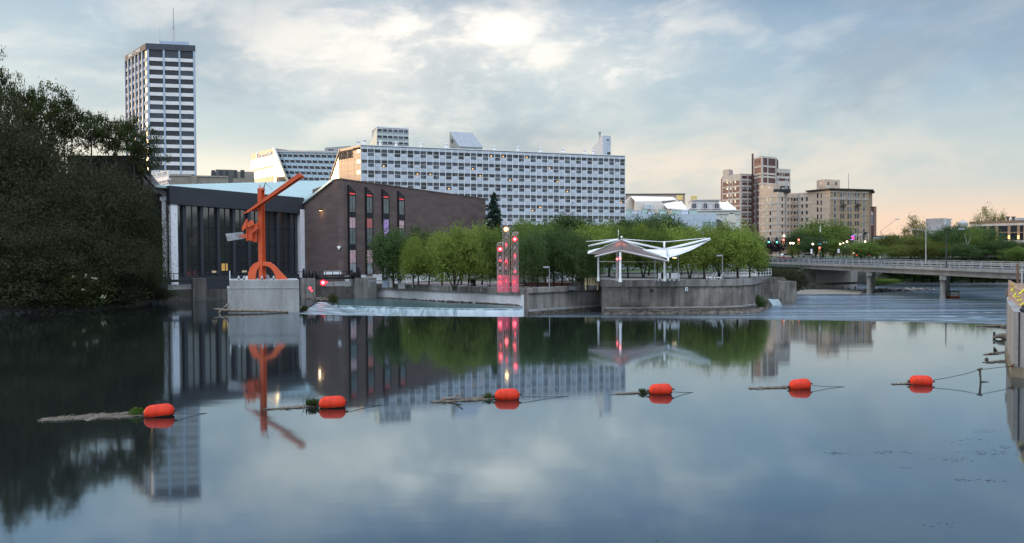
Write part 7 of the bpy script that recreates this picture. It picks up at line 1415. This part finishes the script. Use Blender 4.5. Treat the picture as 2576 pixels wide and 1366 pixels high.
def crown(kind, seed, mat):
    """a unit crown, 1 wide and 1 high, standing on its own trunk base at the origin; returns crown mesh and trunk mesh"""
    key = (kind, seed, mat.name)
    if key in CR: return CR[key]
    rs = np.random.RandomState(seed*13+len(kind)); z0, nC, nL, ls, flat, dr, cr = dict(round=(.15, 110, 115, .021, .0, .0, .088), feather=(.15, 140, 92, .021, .1, .5, .075), forest=(.04, 280, 190, .0095, .1, .1, .075), airy=(.42, 105, 85, .0125, .5, .05, .052), small=(.28, 30, 60, .035, 0, 0, .12), bush=(.0, 60, 90, .028, 0, 0, .12), vase=(.72, 80, 70, .0125, .5, .05, .05), open=(.25, 80, 60, .017, .15, 0, .065))[kind]
    C = []
    while len(C) < nC:
        p = rs.uniform(-1, 1, 3); rr = np.linalg.norm(p)
        if rr > 1 or rr < .35: continue
        if kind in ('round', 'feather', 'open') and p[2] < -.55 and rs.rand() < .8: continue
        w = 1.0
        if kind in ('airy', 'vase'): w = .55+.45*(1-abs(p[2])); p[2] = round(p[2]*5)/5+rs.normal()*.04
        C.append((p[0]*w, p[1]*w, p[2]))
    C = np.array(C)*(1+.18*rs.normal(size=(nC, 1))); cz = z0+(1-z0)*.5; C = np.stack([C[:, 0]*.47, C[:, 1]*.47, cz+C[:, 2]*(1-z0)*.46], 1)
    rad = cr*rs.uniform(.55, 1.5, size=(nC, 1, 1)); off = rs.normal(size=(nC, nL, 3))*np.array([1, 1, .30 if kind in ('airy', 'vase') else .75]); off *= rad
    if kind == 'feather': off[:, :, 2] += -np.abs(off[:, :, 0]+off[:, :, 1])*.3
    cen = (C[:, None, :]+off).reshape(-1, 3); keep = cen[:, 2] > z0*.92; cen = cen[keep]
    me = quad_mesh('crown', leaf_quads(cen, ls, rs, flat, dr), mat)
    mb = MB(); th = .022 if kind in ('forest', 'airy', 'vase') else .027; fork = min(z0+.16, .82); lean = rs.normal(size=2)*.03
    if kind != 'bush':
        nst = 4 if kind == 'feather' and seed % 2 == 0 else 1
        for s in range(nst):
            a = s*6.28/nst+.5; bx, by = (.03*math.cos(a), .03*math.sin(a)) if nst > 1 else (0, 0); tx, ty = (.16*math.cos(a), .16*math.sin(a)) if nst > 1 else tuple(lean); t_ = th*(.6 if nst > 1 else 1)
            mb.tube((bx, by, 0), (bx*.9, by*.9, .03), t_*1.4, t_, 7); mb.tube((bx*.9, by*.9, .03), ((bx+tx)/2, (by+ty)/2, fork*.6), t_, t_*.85, 7); mb.tube(((bx+tx)/2, (by+ty)/2, fork*.6), (tx, ty, fork), t_*.85, t_*.7, 7); pk = C[np.argsort(rs.rand(nC))[:max(4, 12//nst)]]
            for q in pk:
                m_ = Vector((tx, ty, fork)).lerp(Vector(q), .5)+Vector((0, 0, -.02)); mb.tube((tx, ty, fork), m_, t_*.45, t_*.28, 5); mb.tube(m_, q, t_*.28, t_*.08, 4)
    else: mb.tube((0, 0, 0), (0, 0, .4), .03, .01, 5); mb.tube((0, 0, .1), (.2, .1, .5), .02, .006, 4); mb.tube((0, 0, .1), (-.2, .05, .5), .02, .006, 4)
    tm = bpy.data.meshes.new('trunk'); tm.from_pydata(mb.v, [], mb.f); tm.materials.append(m_bark); tm.update(); CR[key] = (me, tm); return CR[key]
def tree(u, vt, Y, zg, wpx, kind, seed, mat, label, group=None, name='tree', rz=None, cat='tree', bark=None):
    p = P(u, 640, Y); h = (zat(u, vt, Y)-zg)*(.93 if kind in ('round', 'feather') else 1); w = wpx*Y/2000*(1.12 if kind in ('round', 'feather') else 1); me, tm = crown(kind, seed, mat); k = abs(hash((u, vt))) if False else int(u*7+vt*3)
    t = thing(name, label, cat, (p.x, Y, zg), (k % 63)/10 if rz is None else rz, group); t.scale = (w, w, h)
    for nm, m_ in (('trunk', tm), ('crown', me)): o = bpy.data.objects.new(nm, m_); COL.objects.link(o); o.parent = t
    return t
G1, G2, G3, G4, G5 = 'trees on the lower plaza left of the light towers', 'dark trees right of the light towers', 'trees behind and beside the pavilion', 'trees of the wooded left bank', 'trees on the far right bank'
# pale plaza trees
for u, vt, Y, w, kd, sd, mt, l in (
    (990, 570, 124, 92, 'round', 1, L_deep, 'darkest and leftmost of the plaza trees, before the tall windows'), (1052, 572, 134, 80, 'round', 2, L_deep, 'dark tree half hidden behind the left pale plaza trees'),
    (1040, 590, 121, 62, 'feather', 1, L_light, 'small pale feathery tree just right of the darkest plaza tree'), (1078, 585, 126, 66, 'feather', 3, L_mid, 'pale tree second from the left of the feathery ones'),
    (1112, 578, 122, 82, 'feather', 1, L_light, 'pale feathery tree left of the many stemmed one'), (1143, 566, 113, 112, 'feather', 2, L_light, 'many stemmed pale green tree nearest the white wall'), (1178, 562, 124, 86, 'feather', 3, L_light, 'tall pale tree above the litter bin'),
    (1212, 560, 126, 80, 'feather', 1, L_light, 'pale yellow green tree behind the grey post'), (1232, 563, 121, 66, 'feather', 3, L_mid, 'pale tree touching the shortest truss tower'), (1160, 590, 135, 70, 'round', 3, L_deep, 'dark low tree behind the many stemmed one'), (1262, 568, 136, 70, 'feather', 1, L_mid, 'pale tree directly behind the truss towers')):
    tree(u, vt, Y, ZP, w, kd, sd, mt, l, G1, 'plaza_tree')
for u, vt, Y, w, kd, sd, mt, l in (
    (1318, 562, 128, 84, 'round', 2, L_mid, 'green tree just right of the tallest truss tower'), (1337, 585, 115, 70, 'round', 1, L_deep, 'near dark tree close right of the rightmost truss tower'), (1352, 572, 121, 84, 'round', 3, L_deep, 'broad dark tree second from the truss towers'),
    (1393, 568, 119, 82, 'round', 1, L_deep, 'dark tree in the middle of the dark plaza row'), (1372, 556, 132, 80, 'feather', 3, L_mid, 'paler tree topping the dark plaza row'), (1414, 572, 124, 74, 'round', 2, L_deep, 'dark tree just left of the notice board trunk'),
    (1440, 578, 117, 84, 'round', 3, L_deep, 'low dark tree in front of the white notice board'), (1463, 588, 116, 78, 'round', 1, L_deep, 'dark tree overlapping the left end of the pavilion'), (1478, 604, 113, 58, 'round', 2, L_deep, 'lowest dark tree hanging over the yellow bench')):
    tree(u, vt, Y, ZP, w, kd, sd, mt, l, G2, 'plaza_tree')
for u, vt, Y, w, kd, sd, mt, l in (
    (1470, 560, 130, 78, 'feather', 1, L_light, 'pale tree behind the left wing of the pavilion'), (1500, 555, 126, 80, 'feather', 3, L_light, 'pale green tree left of the pavilion peak'), (1532, 553, 132, 84, 'feather', 1, L_mid, 'round topped tree behind the pavilion mast rod'), (1580, 560, 124, 78, 'feather', 3, L_mid, 'green tree right behind the pavilion peak'),
    (1618, 556, 128, 80, 'feather', 2, L_light, 'pale tree above the thick pavilion tube'), (1655, 566, 122, 74, 'feather', 1, L_mid, 'tree behind the pavilion king post'), (1692, 560, 130, 80, 'feather', 3, L_light, 'pale tree above the upswept pavilion wing'), (1735, 566, 123, 80, 'feather', 2, L_light, 'many stemmed tree behind the wing tip'),
    (1772, 562, 118, 96, 'feather', 1, L_light, 'pale drooping tree right of the wing tip'), (1812, 556, 122, 104, 'feather', 2, L_light, 'tallest drooping pale tree at the wall bend'), (1856, 560, 119, 104, 'feather', 3, L_light, 'broad drooping tree above the footbridge ramp'), (1886, 578, 122, 74, 'feather', 1, L_mid, 'drooping tree at the right end of the pavilion grove'), (1908, 612, 128, 44, 'feather', 3, L_mid, 'low leafy tree beside the bridge girder'),
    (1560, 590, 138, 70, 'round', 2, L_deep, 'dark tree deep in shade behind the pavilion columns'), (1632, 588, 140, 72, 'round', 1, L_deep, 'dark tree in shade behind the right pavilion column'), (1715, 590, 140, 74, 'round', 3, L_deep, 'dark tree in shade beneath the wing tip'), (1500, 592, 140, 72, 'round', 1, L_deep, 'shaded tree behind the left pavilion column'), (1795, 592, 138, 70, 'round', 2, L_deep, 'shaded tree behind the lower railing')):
    tree(u, vt, Y, ZQ if Y < 149 and u > 1480 else ZP, w, kd, sd, mt, l, G3, 'plaza_tree')
for u, vt, Y, w, kd, sd, mt, l in (
    (1422, 535, 192, 104, 'round', 1, L_deep, 'big dark tree below the middle of the white hotel'), (1470, 548, 188, 70, 'round', 2, L_deep, 'dark tree right of the big one below the hotel'), (1570, 546, 195, 84, 'round', 3, L_deep, 'dark tree at the right corner of the white hotel'), (1620, 540, 200, 84, 'round', 1, L_deep, 'dark tree before the blue grey annex'),
    (1668, 536, 196, 80, 'round', 2, L_deep, 'highest dark tree before the ornate theatre'), (1702, 548, 192, 60, 'round', 3, L_deep, 'dark tree ending the row before the ornate theatre'), (1320, 552, 190, 60, 'round', 2, L_mid, 'small tree below the left part of the white hotel'), (1362, 556, 186, 66, 'round', 3, L_mid, 'leafy tree rising behind the dark plaza row'), (1530, 560, 188, 70, 'round', 1, L_mid, 'tree filling the gap below the hotel corner')):
    tree(u, vt, Y, 5.0, w, kd, sd, mt, l, 'street trees below the white hotel', 'street_tree')
# spruce
def spruce(u, vt, Y, zg, wpx, label):
    rs = np.random.RandomState(5); cen = []; p = P(u, 640, Y); h = zat(u, vt, Y)-zg; w = wpx*Y/2000
    z = .08
    while z < .985:
        R = .5*(1-z)**.85+.012; nb_ = int(6+14*(1-z))
        for i in range(nb_):
            a = rs.rand()*6.28; L_ = R*rs.uniform(.6, 1.12)
            for t in np.linspace(.12, 1, int(5+16*(1-z))): cen += [(math.cos(a)*L_*t+rs.normal()*.012, math.sin(a)*L_*t+rs.normal()*.012, z-.05*t*t*(1.2-z)+rs.normal()*.006) for _ in range(4)]
        z += .034*(1.15-z*.6)
    me = quad_mesh('crown', leaf_quads(np.array(cen), .017, rs, .2, .6), L_spruce); t = thing('spruce', label, 'spruce', (p.x, Y, zg)); t.scale = (w, w, h); o = bpy.data.objects.new('crown', me); COL.objects.link(o); o.parent = t
    mb = MB(); mb.tube((0, 0, 0), (0, 0, .98), .035, .004, 7); mb.build('trunk', m_bark, t, local=True)
spruce(1243, 480, 172, 2.0, 105, 'tall dark blue green spruce at the right end of the brick theatre')
# wooded left bank
for u, vt, Y, zg, w, kd, sd, mt, l in (
    (-70, 245, 112, 3, 300, 'forest', 1, L_wood, 'huge dark tree cut off by the left edge'), (30, 305, 108, 2, 290, 'forest', 2, L_wood, 'massive dark tree second from the left edge'), (130, 385, 110, 2, 280, 'forest', 3, L_wood, 'massive dark tree in the middle of the left bank'), (232, 402, 108, 1.5, 240, 'forest', 1, L_wood, 'broad dark tree below the airy ones'), (295, 450, 112, 1.5, 190, 'forest', 2, L_wood, 'broad dark tree beside the slanted hall roof'),
    (345, 490, 115, 1, 118, 'forest', 3, L_woodl, 'olive green tree reaching over the slim white column'), (362, 550, 113, .8, 84, 'forest', 1, L_woodl, 'lowest olive tree at the right end of the left bank'), (60, 520, 102, .8, 260, 'forest', 3, L_wood, 'low dark tree at the waterline near the left edge'), (190, 560, 103, .6, 240, 'forest', 2, L_wood, 'low dark tree at the waterline under the big trees'), (290, 590, 106, .4, 190, 'forest', 1, L_wood, 'low dark tree at the waterline left of the theatre'), (350, 640, 110, .3, 120, 'forest', 2, L_woodl, 'lowest dark bushy tree by the theatre shore'),
    (8, 165, 116, 5, 110, 'airy', 1, L_woodl, 'airy treetop against the sky at the left edge'), (62, 180, 117, 5, 100, 'airy', 2, L_woodl, 'airy treetop second from the left edge'), (118, 178, 118, 5, 150, 'airy', 3, L_woodl, 'tallest airy treetop with open layered branches'), (165, 235, 116, 5, 120, 'vase', 1, L_woodl, 'airy tree stepping down right of the tallest one'), (232, 272, 118, 6, 112, 'vase', 2, L_woodl, 'airy tree with bare stems left of the office tower'), (292, 285, 119, 6, 104, 'vase', 3, L_woodl, 'airy tree standing just left of the office tower'), (340, 300, 118, 6, 112, 'vase', 1, L_woodl, 'airy tree overlapping the office tower'), (378, 355, 119, 5, 96, 'vase', 2, L_woodl, 'smallest airy tree over the slanted hall roof')):
    tree(u, vt, Y, zg, w, kd, sd, mt, l, G4, 'bank_tree')
tree(212, 682, 100, .1, 110, 'bush', 1, L_woodl, 'rounded dark bush with pale blossoms at the left waterline', None, 'bank_bush', cat='bush'); tree(30, 700, 98, .1, 160, 'bush', 2, L_wood, 'dark bush at the waterline by the left edge', None, 'bank_bush', cat='bush'); tree(120, 715, 99, .1, 130, 'bush', 3, L_wood, 'dark bush at the waterline between the two other bushes', None, 'bank_bush', cat='bush'); tree(310, 715, 105, .1, 110, 'bush', 1, L_wood, 'dark bush on the shore left of the theatre piers', None, 'bank_bush', cat='bush'); tree(395, 722, 112, .1, 70, 'bush', 2, L_wood, 'small dark bush below the slim white column', None, 'bank_bush', cat='bush')
# far right bank
for u, vt, Y, zg, w, kd, sd, mt, l in (
    (2070, 553, 232, 5, 116, 'round', 2, L_mid, 'large rounded tree before the old brick hotel'), (2010, 578, 226, 5, 56, 'round', 1, L_deep, 'dark tree behind the right red traffic signal'), (2052, 592, 215, 5, 70, 'round', 3, L_deep, 'dark low tree behind the signal mast'), (2096, 600, 212, 5, 50, 'round', 1, L_mid, 'tree left of the white banners'),
    (1922, 598, 218, 5, 34, 'small', 1, L_purple, 'left dark purple leaved street tree'), (1941, 604, 214, 5, 30, 'small', 2, L_purple, 'middle dark purple leaved street tree'), (1962, 599, 216, 5, 36, 'small', 1, L_purple, 'right dark purple leaved street tree'), (1993, 617, 206, 4.9, 26, 'small', 2, L_yellow, 'small yellow green tree on the avenue lawn'),
    (2166, 607, 206, 4.9, 66, 'round', 1, L_mid, 'green bushy tree right of the hotel entrance'), (2206, 602, 210, 4.9, 60, 'round', 2, L_deep, 'green tree below the church tower'), (2196, 612, 203, 4.6, 46, 'round', 3, L_mid, 'low green tree below the white lamp posts'), (2245, 585, 205, 4.6, 66, 'round', 3, L_olive, 'olive green tree right of the dark mast'), (2300, 545, 228, 5, 62, 'open', 1, L_olive, 'tall open crowned tree against the peach sky'), (2290, 590, 208, 4.6, 78, 'round', 1, L_olive, 'broad olive tree below the open crowned one'),
    (2352, 578, 214, 4.6, 60, 'round', 2, L_deep, 'dark tree between the two tall bridge lamp posts'), (2362, 604, 200, 4.2, 54, 'feather', 3, L_yellow, 'yellow green tree just behind the bridge railing'), (2398, 560, 222, 4.8, 66, 'round', 3, L_deep, 'dark tree below the grey stair tower'), (2436, 566, 214, 4.6, 66, 'round', 1, L_deep, 'dark tree before the small dome'), (2480, 573, 206, 4.5, 70, 'round', 2, L_deep, 'broad dark tree before the long tan building'), (2462, 600, 196, 4.2, 80, 'round', 3, L_deep, 'low dark tree behind the bridge railing at right'),
    (2530, 600, 190, 4, 60, 'round', 1, L_deep, 'dark tree low before the white fascia at right'), (2420, 612, 192, 4.2, 70, 'round', 2, L_deep, 'dark bushy tree behind the dark lamp post'), (2560, 618, 184, 3.6, 56, 'round', 3, L_mid, 'green bushy tree at the right end of the bridge'), (2330, 612, 194, 4.2, 60, 'round', 1, L_olive, 'low olive tree behind the tall pale lamp post'), (2262, 616, 198, 4.4, 60, 'round', 2, L_olive, 'low olive tree behind the braking car'), (2130, 622, 206, 5, 30, 'small', 1, L_deep, 'small dark tree by the hotel entrance'),
    (2478, 523, 300, 5, 60, 'open', 1, L_olive, 'sparse tall tree behind the long tan building'), (2515, 533, 298, 5, 40, 'open', 2, L_olive, 'sparse smaller tree behind the long tan building')):
    tree(u, vt, Y, zg, w, kd, sd, mt, l, G5, 'avenue_tree')
# birch stems
p = P(2450, 640, 196); t = thing('birch_tree', 'pale branching birch stems before the dark right bank trees', 'birch', (p.x, p.y, 4.2)); mb = MB(); q = lambda u, v: P(u, v, 195.5)
for a, b, r0, r1 in (((2436, 640), (2434, 618), .16, .13), ((2434, 618), (2430, 603), .12, .08), ((2434, 618), (2441, 600), .12, .07), ((2430, 603), (2426, 588), .08, .04), ((2441, 600), (2440, 585), .07, .04), ((2436, 640), (2436, 648), .18, .2)): mb.tube(q(*a), q(*b), r0, r1, 6)
mb.build('trunk', m_barkl, t); me, tm = crown('open', 3, L_mid); o = bpy.data.objects.new('crown', me); COL.objects.link(o); o.parent = t; o.scale = (5, 5, 9)
# bushes by the water; dark ones under the left girder are added as shade
for u, vt, Y, zg, w, kd, sd, mt, l, cat in ((2226, 700, 186, -.9, 64, 'bush', 1, L_mid, 'green bush on the bank under the bridge', 'bush'), (2204, 712, 184, -1.2, 40, 'bush', 2, L_olive, 'low olive bush at the waterline under the bridge', 'bush'), (1984, 676, 158, -1, 56, 'bush', 3, L_wood, 'dark shrub added as the shadow below the left end of the bridge', 'bush'), (2006, 668, 160, -1, 50, 'bush', 1, L_wood, 'dark shrub added to fill the shadow against the bridge abutment', 'bush'), (1948, 672, 150, 0, 60, 'bush', 1, L_wood, 'dark shrub added as shadow on the left under the green bridge girder', 'bush'), (1978, 676, 152, 0, 60, 'bush', 2, L_wood, 'dark shrub added to fill the shadow below the green bridge girder', 'bush'), (1909, 741, 119, ZL, 34, 'bush', 3, L_deep, 'dark shrub at the right foot of the pavilion wall', 'bush'), (837, 737, 108, -.3, 26, 'bush', 1, L_woodl, 'rounded dark green shrub at the top of the rapid', 'bush'), (765, 768, 92.5, 0, 16, 'bush', 2, L_woodl, 'small grassy clump at the right foot of the pale block', 'bush')):
    tree(u, vt, Y, zg, w, kd, sd, mt, l, None, 'shrub', cat=cat)
# under-bridge far bank growth and rocks
for i, (u, w, l) in enumerate(((2255, 90, 'dark bank bush left under the bridge'), (2300, 100, 'dark bank bush just left of the right pier'), (2345, 100, 'dark bank bush behind the right pier'), (2395, 100, 'dark bank bush behind the moored raft'), (2445, 110, 'dark bank bush right of the moored raft'), (2500, 110, 'dark bank bush near the right end below the bridge'), (2550, 100, 'dark bank bush beside the flood wall end'))):
    tree(u, 655, 208-i*1.5, -1.2, w, 'bush', i % 3+1, L_deep, l, 'dark bushes on the far bank under the bridge', 'bank_bush', cat='bush')
rng = random.Random(17); mb = MB()
for i in range(120):
    u = rng.uniform(2195, 2330); q_ = PZ(u, 731-(u-2195)*.02, ZL+.2); mb.ball((q_.x+rng.uniform(-1, 1), q_.y+rng.uniform(-2, 3), ZL+rng.uniform(0, .4)), rng.uniform(.15, .5), 6, .7)
tag(mb.build('shore_stones', M('pale_rock', (.22, .20, .18), .95, scale=1.2, var=.5)), 'pale stones along the far shore under the bridge', 'stones', kind='stuff')
for u, v, l in ((895, 0, ''),): pass
# blossom specks on the bank bush
c = P(212, 700, 98.6); mb = MB(); rng = random.Random(4)
for du_, dv_ in ((-18, -4), (2, -6), (14, 0), (18, 2), (-2, 28), (28, 46), (30, 48)):
    for _ in range(6): p = P(212+du_*1.6+rng.gauss(0, 3), 700+dv_+rng.gauss(0, 2), 97.5); mb.ball(p, .07, 5)
tag(mb.build('blossom_cluster', M('cream_blossom', (.30, .30, .20), .8), kind='stuff'), 'cream blossom specks on the rounded bush at the left waterline', 'blossom')
# the tree line on the near bank behind the camera, seen in the glass hall and hotel windows
rs = np.random.RandomState(8); cs = []
for i in range(26):
    x = 100+rs.rand()*22; yy = 8+i*4.6; hgt = 15+5*rs.rand(); n_ = 700; a = rs.normal(size=(n_, 3)); a /= np.linalg.norm(a, axis=1)[:, None]; rr = rs.rand(n_, 1)**.33; cs.append(a*rr*np.array([8, 6, hgt*.52])+np.array([x, yy, 3+hgt*.5]))
o = bpy.data.objects.new('tree_belt', quad_mesh('tree_belt', leaf_quads(np.concatenate(cs), .9, rs), L_deep)); COL.objects.link(o); tag(o, 'dark tree line on the right bank mirrored in the glass hall windows', 'tree belt', kind='stuff')
